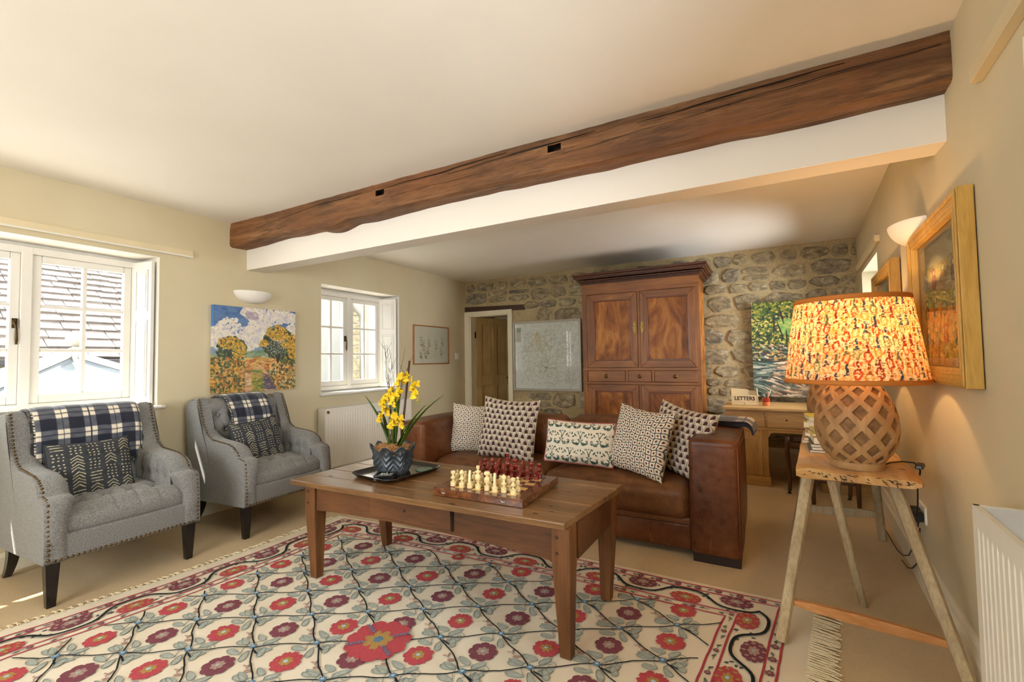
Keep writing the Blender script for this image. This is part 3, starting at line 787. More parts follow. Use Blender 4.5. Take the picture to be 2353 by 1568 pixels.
# the big embroidered bloom
mb = MB(); bc = at_lat(*bigc)+np.array([0, -.004]); ms = [Y['red'], Y['gold'], Y['blue']]
flower(mb, bc, .135, 11, *ms, a0=.6, dz=.0075, ragged=.025, depth=.12)
mb.cur = 2
for k in range(4):
    a = .95+k*PI/2+(.15 if k % 2 else -.15)
    for t in np.linspace(.055, .115, 5):
        for s_ in (-1, 1, 0):
            q = bc+rot2((t, 0), a); e = q+rot2((.02 if s_ else .016, s_*.013), a); n_ = rot2((0, .0028), a+s_*.5)
            mb.add([(v_[0]-RO.x, v_[1]-RO.y, rz(*v_)+.0125) for v_ in (q-n_, e, q+n_)], [(0, 1, 2)])
mb.build('flower', ms, rb)
tagp(vine.mb.build('vine_trellis', Y['vine'], rb), kind='stuff'); tagp(leaves.mb.build('leaves', Y['leaf'], rb), kind='stuff'); tagp(lo_.mb.build('leaf_outlines', Y['out'], rb), kind='stuff')
tagp(stems.mb.build('stems', Y['out'], rb), kind='stuff'); tagp(tanE.mb.build('buds', Y['tan'], rb), kind='stuff')
for off in (0, .045, .187, .232):
    e = Emb(); L_ = loop(off); e.line([p+np.array([rr.uniform(-.0012, .0012), rr.uniform(-.0012, .0012)]) for p in L_], .0042, .003, True); e.mb.build('stripe', Y['stripe'], rb)
# border: meander with medallions
mid = loop(.116); cl = mid+[mid[0]]
dl = [0]
for a, c in zip(cl[:-1], cl[1:]): dl.append(dl[-1]+np.linalg.norm(c-a))
T = dl[-1]; per = T/round(T/.215)
def onl(s_):
    s_ = s_ % T; k = int(np.searchsorted(dl, s_, side='right'))-1; k = min(k, len(cl)-2); t = (s_-dl[k])/(dl[k+1]-dl[k]+1e-9)
    d = cl[k+1]-cl[k]; d = d/np.linalg.norm(d); return cl[k]+(cl[k+1]-cl[k])*t, np.array([-d[1], d[0]])
e = Emb(); P_ = []; nW = int(T/per); N = nW*14
for i in range(N+1):
    s_ = T*i/N; p, n_ = onl(s_); P_.append(p+n_*.056*math.tanh(1.6*math.sin(PI*s_/per)))
e.line(P_, .0065, .006, True); e.mb.build('meander', Y['vine'], rb)
sm = Emb(); 
for i in range(nW):
    s_ = per*(i+.5); p, n_ = onl(s_); sg = math.sin(PI*s_/per); p = p-n_*.028*np.sign(sg); k = 'red' if i % 2 else 'mar'
    t_ = np.array([n_[1], -n_[0]]); mkflower(p, .072, 13, k, name='medallion', a0=math.atan2(t_[1], t_[0]), sq=.66, spots=True, ragged=.03, depth=.1)
    for q in range(12):
        pp, nn = onl(s_+rr.uniform(-.5, .5)*per); pp = pp+nn*rr.uniform(-.06, .06)
        if np.linalg.norm(pp-p) > .075: leaf2(pp, rr.uniform(0, 6), .018, .011, sm)
tagp(sm.mb.build('small_leaves', yarn('dark_sage_yarn', '#4f5c58'), rb), kind='stuff')
for off in (.0225, .21):
    lp = loop(off); cl2 = lp+[lp[0]]; acc = 0; e = Emb(); sv = Emb()
    k = 0
    for a, c in zip(cl2[:-1], cl2[1:]):
        L_ = np.linalg.norm(c-a); 
        if L_ < 1e-6: continue
        acc += L_
        if acc > .075:
            acc = 0; k += 1; R_ = .017 if off < .1 else .0125
            if k % 2 == 0 or off < .1:
                m1 = MB(); flower(m1, a, R_, 7, Y['mar'], yarn_b, Y['mar'], depth=.35, dz=.0038); e.mb.v  # keep order
                n0 = len(e.mb.v); e.mb.v += m1.v; e.mb.f += [tuple(z_+n0 for z_ in f_) for f_ in m1.f]; e.mb.mi += m1.mi
            d = (c-a)/L_; leaf2(a+d*.038+np.array([rr.uniform(-.006, .006), rr.uniform(-.006, .006)]), math.atan2(d[1], d[0])+rr.uniform(-.8, .8), .024, .011, sv)
            sv.line([a+d*.012, a+d*.04], .001, .003)
    tagp(e.mb.build('border_flowers', [Y['mar'], yarn_b, Y['mar']], rb), kind='stuff'); tagp(sv.mb.build('border_leaves', yarn('grey_sage_yarn', '#67706a'), rb), kind='stuff')
# fringes
fr = MB()
for i in range(250):
    y = NY+(2.50-NY)*i/250+rr.uniform(-.003, .003); x = itp(YR, y)+.098
    if y > 2.47: continue
    a = rr.uniform(-.35, .05); L_ = rr.uniform(.07, .095)
    fr.tube([(x-.012-RO.x, y-RO.y, .012), (x+L_*.5*math.cos(a)-RO.x, y+L_*.5*math.sin(a)+rr.uniform(-.004, .004)-RO.y, .0085), (x+L_*math.cos(a)-RO.x, y+L_*math.sin(a)+rr.uniform(-.01, .01)-RO.y, .0045)], [.0030, .0032, .0024], 4)
for i in range(75):
    y = NY+.02+(2.34-NY)*i/75+rr.uniform(-.005, .005); x = itp(YL, y)-.09
    for k in range(2):
        a = PI+rr.uniform(-.4, .4); L_ = rr.uniform(.03, .045)
        fr.tube([(x+.01-RO.x, y+k*.008-RO.y, .010), (x+L_*.5*math.cos(a)-RO.x, y+L_*.5*math.sin(a)+k*.004-RO.y, .009), (x+L_*math.cos(a)-RO.x, y+L_*math.sin(a)-RO.y, .004)], [.0028, .0042, .0025], 4)
tagp(fr.build('fringe', yarn('cream_fringe', '#d6c8a6'), rb), kind='stuff')

# ---------------------------------------------------------------- coffee table
tw_top = wood('worn_elm_top', ['#5a3c22', '#8a643c', '#b08c5c'], 0, 5, .28, .25, .07, coat=.15)
tw_leg = wood('worn_elm_legs', ['#54341a', '#7e5029', '#9c6a38'], 2, 8, .42, .15, .06)
tw_ap = wood('dark_elm_apron', ['#3e2412', '#643d1f', '#835530'], 0, 5, .42, .15, .12)
ct = empty('coffee_table', (2.37, 1.88, 0), 'long low antique wooden table with one drawer standing on the embroidered rug', 'coffee table')
def T3(p): return (p[0]-2.37, p[1]-1.88, p[2])
C = dict(fl=(1.575, 1.56), fr=(3.112, 1.60), br=(3.172, 2.215), bl=(1.60, 2.215)); TZ = .54
cuts = [0, .19, .40, .66, .86, 1.0]
for k in range(5):
    a, c = cuts[k]+(.0025 if k else 0), cuts[k+1]-(.0025 if k < 4 else 0)
    def LR(t): return np.array(C['fl'])*(1-t)+np.array(C['bl'])*t, np.array(C['fr'])*(1-t)+np.array(C['br'])*t
    (l0, r0), (l1, r1) = LR(a), LR(c); dz = rr.uniform(-.0012, .0012); ex = rr.uniform(-.004, .004)
    mb = MB(); n = 24; vs = []
    for i in range(n+1):
        t = i/n; p0 = l0*(1-t)+r0*t; p1 = l1*(1-t)+r1*t
        w0 = .003*mnoise.noise(Vector((t*6, 1, k))) if k == 0 else 0; zz = TZ+dz+.0012*mnoise.noise(Vector((t*4, 3, k)))
        ex2 = ex if i in (0, n) else 0
        for q, z_ in ((p0+np.array([0, w0]), TZ-.026), (p0+np.array([0, w0]), zz-.004), (p0+np.array([0, w0+.004]), zz), (p1-np.array([0, .002]), zz), (p1, zz-.003), (p1, TZ-.026)):
            vs.append(T3((q[0]+ex2, q[1], z_)))
    fs = []
    for i in range(n):
        for j in range(5): fs.append((i*6+j, (i+1)*6+j, (i+1)*6+j+1, i*6+j+1))
        fs.append((i*6+5, (i+1)*6+5, (i+1)*6, i*6))
    fs += [tuple(range(6)), tuple(n*6+q for q in range(6))[::-1]]
    mb.add(vs, [f_[::-1] for f_ in fs]); mb.build('plank', tw_top, ct, bevel=.002, bseg=2)
for kx, ky, kr in ((2.60, 1.60, .011), (2.97, 1.65, .008), (2.99, 1.76, .006), (3.02, 1.70, .006), (1.72, 1.70, .009), (3.06, 2.04, .006), (2.98, 1.98, .005)):
    N_ = 14; MB().add([T3((kx+kr*1.8*math.cos(2*PI*i/N_)*rr.uniform(.7, 1.2), ky+kr*.7*math.sin(2*PI*i/N_)*rr.uniform(.7, 1.2), TZ+.0022)) for i in range(N_)], [tuple(range(N_))]).build('knot', plain('dark_knot', '#38251a', .6, .3, 80), ct)
LEG = [((1.61, 1.625), (1.63, 1.645)), ((3.045, 1.632), (3.065, 1.65)), ((3.07, 2.11), (3.075, 2.125)), ((1.62, 2.11), (1.66, 2.135))]
for k, (tp, bt) in enumerate(LEG):
    wt, wbm = .078, .046
    sx = 0 if k in (0, 3) else -1; sy = 0 if k in (0, 1) else -1
    tx, ty = tp; bx, by = bt; 
    def sq(x, y, w, z_): return [T3((x, y, z_)), T3((x+w, y, z_)), T3((x+w, y+w, z_)), T3((x, y+w, z_))]
    X0 = tx if k in (0, 3) else tx-.0; 
    b_ = sq(bx, by, wbm, .010); m_ = sq(tx, ty, wt*.98, TZ-.16); t_ = sq(tx, ty, wt*.98, TZ-.0265)
    mb = MB(); mb.add(b_+m_+t_, [(3, 2, 1, 0), (8, 9, 10, 11)]+[(i+o_, (i+1) % 4+o_, (i+1) % 4+4+o_, i+4+o_) for o_ in (0, 4) for i in range(4)])
    lg = mb.build('leg', tw_leg, ct, bevel=.004)
    if k in (0, 1, 2):
        pg_ = MB()
        for z_ in (.35, .44): pg_.lathe([(.007, -.002), (.006, .0015)], 8, (0, 0, 0)); 
        pk = MB(); pk.T = Matrix.Translation(T3((tx+wt*.3, ty-.001, TZ-.07)))@Matrix.Rotation(PI/2, 4, 'X'); pk.lathe([(.007, -.001), (.006, .002)], 8); pk.T = Matrix.Translation(T3((tx+wt*.3, ty-.001, TZ-.13)))@Matrix.Rotation(PI/2, 4, 'X'); pk.lathe([(.007, -.001), (.006, .002)], 8)
        pk.build('peg', plain('dark_peg', '#3a2412', .6), lg)
mb = MB(); y0, y1 = 1.640, 1.662; zt, zb = TZ-.0265, TZ-.168
xs = [1.688, 2.085, 2.575, 3.046]
def frontbar(xa, xb, za, zb_, yo=0, th=.022):
    fy = lambda x: 1.635+(x-1.61)*.006
    return [T3((xa, fy(xa)+yo, za)), T3((xb, fy(xb)+yo, za)), T3((xb, fy(xb)+yo+th, za)), T3((xa, fy(xa)+yo+th, za))], [T3((xa, fy(xa)+yo, zb_)), T3((xb, fy(xb)+yo, zb_)), T3((xb, fy(xb)+yo+th, zb_)), T3((xa, fy(xa)+yo+th, zb_))]
n = 18
for i in range(n):   # apron with a gently arched lower edge
    xa = xs[0]+(xs[3]-xs[0])*i/n; xb = xs[0]+(xs[3]-xs[0])*(i+1)/n
    def lower(x): t = (x-xs[0])/(xs[3]-xs[0]); return zb+.022*math.sin(PI*t)**.7 if t > 0 else zb
    fy = lambda x: 1.635+(x-1.61)*.006; ztop = zt
    pass
    mb.add([T3((xa, fy(xa), lower(xa))), T3((xb, fy(xb), lower(xb))), T3((xb, fy(xb), ztop)), T3((xa, fy(xa), ztop)), T3((xa, fy(xa)+.022, lower(xa))), T3((xb, fy(xb)+.022, lower(xb))), T3((xb, fy(xb)+.022, ztop)), T3((xa, fy(xa)+.022, ztop))],
           [(0, 1, 2, 3), (7, 6, 5, 4), (0, 4, 5, 1), (3, 2, 6, 7)])
mb.build('apron', tw_ap, ct)
mb = MB(); mb.hexa(*frontbar(xs[1]+.004, xs[2]-.004, TZ-.128, TZ-.029, -.017, .02)); dr = mb.build('drawer', tw_ap, ct, bevel=.003)
MB().box(xs[2]-.003-2.37, xs[2]+.002-2.37, 1.632-1.88, 1.642-1.88, TZ-.13, TZ-.028).build('drawer_gap_shade', plain('painted_gap_shade', '#1a100a', .9), ct)  # solid dark strip, its colour standing in for shade in the drawer gap
kn = MB(); kn.T = Matrix.Translation(T3((2.31, 1.622, .463)))@Matrix.Rotation(PI/2, 4, 'X'); kn.lathe([(.007, -.002), (.006, .002)], 10); kn.build('knob_hole', plain('dark_hole', '#1e130b', .8), dr)
mb = MB(); mb.hexa([T3((3.105, 1.71, zb)), T3((3.127, 1.71, zb)), T3((3.134, 2.115, zb)), T3((3.112, 2.115, zb))], [T3((3.105, 1.71, zt)), T3((3.127, 1.71, zt)), T3((3.134, 2.115, zt)), T3((3.112, 2.115, zt))]); mb.build('apron', tw_ap, ct)
mb = MB().hexa([T3((1.62, 1.70, zb)), T3((1.642, 1.70, zb)), T3((1.648, 2.115, zb)), T3((1.626, 2.115, zb))], [T3((1.62, 1.70, zt)), T3((1.642, 1.70, zt)), T3((1.648, 2.115, zt)), T3((1.626, 2.115, zt))]); mb.build('apron', tw_ap, ct)
MB().box(1.70-2.37, 3.07-2.37, 2.165-1.88, 2.187-1.88, zb, zt).build('apron', tw_ap, ct)

# ---------------------------------------------------------------- chess
burr = Mat('burr_walnut'); n1 = burr.noise(16, 6, .7, None, 2.0); burr.base(burr.ramp(n1, [(.3, srgb('#24120a')), (.5, srgb('#5e3218')), (.7, srgb('#8a5429'))])).set(rough=.18, coat=.6, coat_rough=.1); burr = burr.m
maple = plain('maple_square', '#d8b266', .25, .08, 20, coat=.4); darksq = plain('walnut_square', '#5a2614', .22, .15, 20, coat=.4)
CB = Vector((2.665, 1.875, TZ+.003)); cba = math.radians(1.6)
cb = empty('chessboard', CB, 'burr walnut folding chess box with a chequered top lying on the coffee table', 'chessboard', rz=cba)
BW, BD, BH = .455, .400, .036
MB().box(-BW/2, BW/2, -BD/2, BD/2, 0, BH-.002).build('box', burr, cb, bevel=.0015)
sw, sd = .0445, .0405; sx0, sy0 = -4*sw, -4*sd
for i in range(8):
    for j in range(8):
        MB().box(sx0+i*sw+.0003, sx0+(i+1)*sw-.0003, sy0+j*sd+.0003, sy0+(j+1)*sd-.0003, BH-.004, BH).build('square', maple if (i+j) % 2 else darksq, cb)
for xx in (-.185, .12):
    h = MB(); h.tube([(xx, -BD/2-.002, .014), (xx+.008, -BD/2-.004, .018), (xx+.016, -BD/2-.004, .013), (xx+.024, -BD/2-.002, .016)], .0022, 6); h.build('clasp', M['chrome'], cb, smooth=True)
ivory = plain('cream_boxwood', '#e3cf98', .3, .06, 30, coat=.3); redm = Mat('red_stained_wood'); redm.base(redm.ramp(redm.noise(40, 2), [(.3, srgb('#5e1410')), (.7, srgb('#8a2415'))])).set(rough=.2, coat=.5); redm = redm.m
def foot(h=.019, r=.0135): return [(r, 0), (r, .005), (r*.93, .0055), (r*.93, .0075), (r, .008), (r, .011), (r*.93, .0115), (r*.93, .0135), (r, .014), (r*.98, h)]
PR = {
 'pawn': foot(.017, .012)+[(.005, .0185), (.0045, .024), (.009, .029), (.0098, .034), (.0098, .040), (.0085, .0405), (.0095, .042), (.0075, .047), (.004, .0495), (.0035, .051), (.0062, .054), (.0065, .057), (.0045, .0605), (.001, .062)],
 'rook': foot()+[(.006, .0205), (.005, .026), (.0095, .031), (.0125, .035), (.0125, .038), (.008, .0415), (.0055, .046), (.0062, .050), (.0105, .054), (.012, .062), (.0115, .066), (.008, .066), (.007, .062), (.001, .062)],
 'bishop': foot()+[(.007, .021), (.0055, .027), (.0075, .032), (.014, .0345), (.014, .0365), (.008, .041), (.0065, .047), (.0085, .0505), (.006, .053), (.0105, .057), (.0122, .063), (.0095, .070), (.0055, .073), (.004, .0755), (.001, .076)],
 'queen': foot()+[(.0065, .021), (.0055, .025), (.0115, .031), (.0135, .037), (.0135, .046), (.0125, .0465), (.0135, .048), (.0125, .053), (.0065, .058), (.006, .061), (.0125, .067), (.0145, .074), (.012, .080), (.008, .0825), (.001, .083)],
 'king': foot()+[(.0065, .021), (.0055, .027), (.0095, .0305), (.006, .033), (.0115, .038), (.0145, .045), (.0145, .055), (.012, .061), (.0075, .066), (.006, .069), (.013, .072), (.014, .077), (.0125, .079), (.005, .081), (.0045, .086), (.0075, .089), (.0082, .096), (.0078, .102), (.001, .103)],
 'knight': foot()+[(.0085, .0205), (.0075, .024), (.010, .027), (.0085, .030), (.001, .031)]}
def piece(kind, mat):
    mb = MB().lathe(PR[kind], 20)
    if kind == 'knight':
        pr = [(-.010, .028), (.009, .028), (.012, .040), (.0065, .052), (.009, .062), (.013, .058), (.016, .061), (.011, .071), (.003, .078), (-.001, .073), (-.005, .062), (-.008, .045)]
        k0 = len(mb.v); mb.prism(pr, .0095, 'y', -.00475)
    o = mb.build('chess_'+kind, mat, None, smooth=True); o.data.set_sharp_from_angle(angle=.7)
    if kind == 'knight': pass
    return o
order = ['rook', 'bishop', 'knight', 'king', 'queen', 'knight', 'bishop', 'rook']
kinds = {}
ords = ['leftmost', 'second from left', 'third from left', 'fourth from left', 'fifth from left', 'sixth from left', 'seventh from left', 'rightmost']
def place(kind, side, i, j, label, grp, jit=(0, 0)):
    key = (kind, side)
    if key not in kinds: o = kinds[key] = piece(kind, ivory if side == 'white' else redm)
    else: o = dup(kinds[key])
    v = Matrix.Rotation(cba, 4, 'Z') @ Vector((sx0+(i+.5)*sw+jit[0], sy0+(j+.5)*sd+jit[1], BH))
    o.location = CB+v; o.rotation_euler = (0, 0, cba+(rr.uniform(-.5, .5) if kind != 'knight' else (PI/2+.3 if side == 'white' else -PI/2)))
    tagp(o, label, 'chess piece', grp)
for i, k in enumerate(order):
    pl = {'king': 'taller', 'queen': 'round-topped'}.get(k, '')
    side_w = '' if k in ('king', 'queen') else (' left of the king' if i < 4 else ' right of the queen')
    place(k, 'white', i, 0, f'cream wooden chess {k}{side_w} in the near row of the board', 'cream chess pieces', (rr.uniform(-.004, .004), rr.uniform(-.003, .003)))
    place(k, 'red', i, 7, f'dark red chess {k}{side_w} in the far row of the board', 'dark red chess pieces', (rr.uniform(-.004, .004), rr.uniform(-.003, .003)))
    place('pawn', 'white', i, 1, f'cream chess pawn standing behind the cream pieces, {ords[i]}', 'cream chess pawns', (rr.uniform(-.004, .004), rr.uniform(-.003, .003)))
    place('pawn', 'red', i, 6, f'dark red chess pawn in front of the red pieces, {ords[i]}', 'dark red chess pawns', (rr.uniform(-.004, .004), rr.uniform(-.003, .003)))

# ---------------------------------------------------------------- tray, box, coaster, orchid
blk = plain('black_lacquer', '#121210', .22, .1, 10, coat=.4)
tr = empty('black_tray', (2.005, 1.905, TZ+.002), 'black lacquered rectangular tray carrying the potted orchid on the table', 'tray', rz=math.radians(-7))
def rrect(w, d, r, n=5):
    out = []
    for cx, cy, a0 in ((w/2-r, d/2-r, 0), (-w/2+r, d/2-r, PI/2), (-w/2+r, -d/2+r, PI), (w/2-r, -d/2+r, 1.5*PI)):
        for k in range(n+1): a = a0+PI/2*k/n; out.append((cx+r*math.cos(a), cy+r*math.sin(a)))
    return out
def ringstack(rings, name, mat, parent, cap0=True, cap1=True, **kw):
    mb = MB(); n = len(rings[0][0]); vs = []; fs = []
    for pts_, z_ in rings: vs += [(p[0], p[1], z_) for p in pts_]
    for i in range(len(rings)-1):
        for k in range(n): fs.append((i*n+k, i*n+(k+1) % n, (i+1)*n+(k+1) % n, (i+1)*n+k))
    if cap0: fs.append(tuple(range(n))[::-1])
    if cap1: fs.append(tuple((len(rings)-1)*n+k for k in range(n)))
    mb.add(vs, fs); return mb.build(name, mat, parent, **kw)
TW, TD = .325, .38
ringstack([(rrect(TW-.05, TD-.05, .03), 0), (rrect(TW-.03, TD-.03, .035), .002), (rrect(TW, TD, .045), .018), (rrect(TW+.006, TD+.006, .047), .020), (rrect(TW+.004, TD+.004, .047), .023), (rrect(TW-.012, TD-.012, .04), .018), (rrect(TW-.044, TD-.044, .03), .0055), (rrect(TW-.05, TD-.05, .03), .005)], 'tray_body', blk, tr, smooth=True, auto=.9)
bx = empty('coaster_box', (2.045, 1.775, TZ+.0075), 'small square black open box of stones at the front of the tray', 'box', rz=math.radians(25))
bm = MB(); s_ = .047; hh = .026
bm.box(-s_, s_, -s_, s_, 0, .006).box(-s_, -s_+.006, -s_, s_, .006, hh).box(s_-.006, s_, -s_, s_, .006, hh).box(-s_+.006, s_-.006, -s_, -s_+.006, .006, hh).box(-s_+.006, s_-.006, s_-.006, s_, .006, hh)
bm.build('box', blk, bx, bevel=.001)
gm = MB()
for k in range(60): gm.sphere((rr.uniform(-.036, .036), rr.uniform(-.036, .036), .014+rr.uniform(0, .005)), rr.uniform(.003, .005), 6, 4)
tagp(gm.build('gravel', plain('grey_gravel', '#8f9288', .5, .3, 60), bx, smooth=True), kind='stuff')
co = tagp(MB().lathe([(.001, 0), (.046, 0), (.048, .003), (.046, .006), (.026, .006), (.025, .0063), (.001, .0063)], 32).build('coaster', plain('green_enamel', '#5f7a66', .3, .1, 20), None, smooth=True, auto=.6), 'round green coaster lying at the far end of the black tray', 'coaster'); co.location = (2.108, 2.010, TZ+.0072)

OC = Vector((1.975, 1.905, TZ+.0075))
po = empty('potted_orchid', OC, 'yellow orchid with strap leaves and twigs in an acanthus-leaf lead pot', 'potted plant', rz=math.radians(-10))
nth, nz_ = 180, 26; P_ = np.zeros((nth, nz_*2, 3))
for i in range(nth):
    th = 2*PI*i/nth
    lf = abs(((th*9/(2*PI)) % 1)-.5)*2      # 0 leaf centre .. 1 between leaves
    for j in range(nz_):
        t = j/(nz_-1); prof = .078+.010*math.sin(t*PI*.9)+.022*t**4-.006*(1-t)**3
        vein = .0065*math.cos(lf*PI)+.0042*math.sin(30*t-lf*11)*(1-lf*.3)+.003*math.exp(-(lf/.08)**2)
        r_ = prof+vein*(math.sin(PI*min(1, t*1.1+.08)))+(.010*(1-lf)*(t**8))
        z_ = t*(.134+.028*(1-lf)**1.2-.006*abs(math.sin(th*13.5)))
        P_[i, j] = (r_*1.24*math.cos(th), r_*1.08*math.sin(th), z_)
        P_[i, nz_*2-1-j] = ((r_-.006)*1.24*math.cos(th), (r_-.006)*1.08*math.sin(th), max(z_-.001, .01))
lead = Mat('lead_grey_metal'); lead.base(lead.ramp(lead.noise(14, 5), [(.3, srgb('#363b40')), (.7, srgb('#666d72'))])).set(rough=.38, metal=.55); lead.bump(lead.noise(60, 3), .2, .002)
gridmesh('pot', P_, lead.m, po, closed_u=True)
MB().lathe([(.001, 0), (.075, 0), (.084, .10), (.09, .118), (.001, .122)], 24, sx=1.17, sy=1.03).build('soil', plain('dark_soil', '#3b2b1c', .9, .3, 50), po)
ms_ = MB()
for k in range(1500):
    a = rr.uniform(0, 2*PI); r_ = math.sqrt(rr.random())*.100; x, y = r_*math.cos(a)*1.08, r_*math.sin(a)*.95; z_ = .122+.018*(1-(r_/.1)**2)+rr.uniform(0, .012)
    if rr.random() < .1: x *= 1.12; z_ -= .012
    p = Vector((x, y, z_)); pts_ = [p]
    for q in range(3): p = p+Vector((rr.uniform(-.009, .009), rr.uniform(-.009, .009), rr.uniform(-.004, .006))); pts_.append(p)
    ms_.tube(pts_, .0013, 3, False)
tagp(ms_.build('moss', plain('tan_moss', '#b98a55', .95, .3, 80), po), kind='stuff')
def strap(pts_, w, name='leaf'):
    """long folded leaf along pts with half width w(t)"""
    pts_ = [Vector(p) for p in pts_]; n = 22; P2 = []
    from mathutils.geometry import interpolate_bezier
    cv = interpolate_bezier(pts_[0], pts_[1], pts_[2], pts_[3], n); vs = []; fs = []
    side0 = (pts_[3]-pts_[0]).cross(Vector((0, 0, 1)))
    side0 = side0.normalized() if side0.length > .02 else Vector((1, 0, 0))
    for i, p in enumerate(cv):
        t = i/(n-1); ww = w*min(1, .35+2.2*t)*max(0, 1-t**2.6)**.8+.0008
        tg = (cv[min(i+1, n-1)]-cv[max(i-1, 0)]).normalized(); sd = (side0-tg*side0.dot(tg)).normalized(); nn = tg.cross(sd)
        vs += [tuple(p-sd*ww+nn*ww*.35), tuple(p-nn*.001), tuple(p+sd*ww+nn*ww*.35)]
    for i in range(n-1): fs += [(i*3, i*3+1, i*3+4, i*3+3), (i*3+1, i*3+2, i*3+5, i*3+4)]
    o = MB().add(vs, fs).build(name, leafm, po, smooth=True); m_ = o.modifiers.new('t', 'SOLIDIFY'); m_.thickness = .0018; return o
lm = Mat('orchid_leaf'); lm.base(lm.ramp(lm.noise(10, 4, .5, lm.coords((1, 1, .2))), [(.3, srgb('#27401a')), (.7, srgb('#54701f'))])).set(rough=.35); leafm = lm.m
for pts_, w in (
    (((.01, 0, .10), (.0, .0, .25), (.03, .0, .38), (.055, .0, .50)), .020), (((.0, .01, .1), (-.0, .0, .22), (.02, .01, .33), (.045, .02, .46)), .017),
    (((-.01, 0, .1), (-.03, -.01, .22), (-.09, -.04, .34), (-.175, -.06, .415)), .013), (((-.01, .0, .1), (-.05, 0, .26), (-.11, .0, .38), (-.155, .0, .30)), .011),
    (((.02, 0, .1), (.08, .01, .20), (.17, .03, .34), (.34, .07, .43)), .015), (((.02, -.01, .1), (.06, -.0, .18), (.13, .0, .29), (.25, .02, .375)), .014),
    (((.03, -.01, .1), (.07, -.01, .15), (.11, -.01, .20), (.14, -.01, .26)), .011), (((.0, -.02, .1), (-.01, -.03, .13), (-.0, -.03, .17), (.01, -.04, .2)), .007)): strap(pts_, w)
MB().tube([(.045, .01, .09), (.11, .03, .61)], [.0065, .0058], 8).build('support_cane', plain('brown_cane', '#4a2a1c', .5), po, smooth=True)
twig = plain('dark_twig', '#3e2e28', .8)
for k in range(12):
    a = rr.uniform(-.9, .9); p = Vector((-.018+rr.uniform(-.012, .012), .01+rr.uniform(-.012, .012), .11)); hh_ = rr.uniform(.42, .62); pts_ = [p]
    n = 12; dx = rr.uniform(-.10, .10) if k > 2 else rr.uniform(-.05, .02)
    if k in (9, 10, 11): dx = rr.uniform(.12, .2)
    for q in range(n): 
        t = (q+1)/n; pts_.append(Vector((p.x+dx*t**1.8+rr.uniform(-.005, .005), p.y+.04*a*t+rr.uniform(-.005, .005), .11+hh_*t)))
    mb = MB(); mb.tube(pts_, [.0022*(1-.6*i/n) for i in range(n+1)], 4)
    for q in range(rr.randint(2, 5)):
        i0 = rr.randint(3, n-1); b0 = pts_[i0]; d = Vector((rr.uniform(-1, 1), rr.uniform(-.5, .5), rr.uniform(.8, 1.6))).normalized()*rr.uniform(.04, .09)
        mb.tube([b0, b0+d*.5+Vector((rr.uniform(-.004, .004), 0, 0)), b0+d], [.0012, .001, .0007], 3)
    mb.build('twig', twig, po)
ylw = Mat('yellow_petal'); ylw.base(ylw.ramp(ylw.noise(60, 2), [(.3, srgb('#d9a900')), (.65, srgb('#f7d81e'))])).set(rough=.6); ylw = ylw.m
stem = plain('green_flower_stem', '#7f9a3a', .6)
def bloom(c, R, sc=1.0):
    mb = MB(); mb.T = Matrix.Translation(c) @ R.to_matrix().to_4x4() @ Matrix.Scale(sc, 4)
    for a, L_, w in ((0, .020, .017), (1.15, .011, .0045), (-1.15, .011, .0045), (2.2, .011, .0045), (-2.2, .011, .0045), (PI, .012, .005)):
        vs = [(0, 0, 0)]; N = 6
        for k in range(N+1):
            t = -1+2*k/N; x = w*math.sin(t*PI/2)*(1 if L_ < .015 else 1.0); z_ = -L_*(.55+.45*math.cos(t*PI/2)) if a == 0 else -L_*(math.cos(t*PI/2)*.95+.05)
            vs.append((x*math.cos(a)-z_*math.sin(a), .003*math.sin(k*2.3)+.004*abs(t), x*math.sin(a)+z_*math.cos(a)))
        mb.add(vs, [(0, k+1, k+2) for k in range(N)])
    mb.sphere((0, -.002, 0), .003, 6, 4)
    o = mb.build('bloom', ylw, po, smooth=False); return o
sprays = [
 [(.02, 0, .12), (.05, -.01, .40), (.07, -.01, .52), (.13, .0, .535), (.185, .01, .47), (.20, .01, .40)],
 [(.0, -.02, .12), (.0, -.03, .30), (-.015, -.04, .42), (-.02, -.05, .36), (-.06, -.05, .28)],
 [(.02, -.02, .12), (.05, -.04, .27), (.08, -.05, .315), (.13, -.05, .31), (.17, -.05, .26)],
 [(.0, .0, .12), (-.0, .0, .36), (.01, -.01, .45), (.03, -.01, .42), (.04, -.02, .36)]]
for si, sp in enumerate(sprays):
    MB().tube(sp, [.0018, .0016, .0014, .0012, .001, .0008][:len(sp)], 5).build('flower_stem', stem, po, smooth=True)
    pts_ = [Vector(p) for p in sp]; K = [26, 15, 15, 12][si]
    for k in range(K):
        t = 1.1+(len(sp)-2.25)*k/K; i0 = int(t); i0 = min(i0, len(sp)-2); f_ = t-i0; p = pts_[i0].lerp(pts_[i0+1], min(f_, 1))
        p = p+Vector((rr.uniform(-.02, .02), rr.uniform(-.022, .012), rr.uniform(-.02, .018)))
        bloom(p, Euler((rr.uniform(-.5, .5), rr.uniform(-.5, .5), rr.uniform(-.9, 1.1))), rr.uniform(.95, 1.35))
    bd = MB(); e_ = pts_[-1]
    for k in range(4): bd.sphere(tuple(e_+Vector((rr.uniform(-.008, .012), rr.uniform(-.01, .01), -.008*k))), .0035, 6, 4)
    bd.build('bud', stem, po, smooth=True)
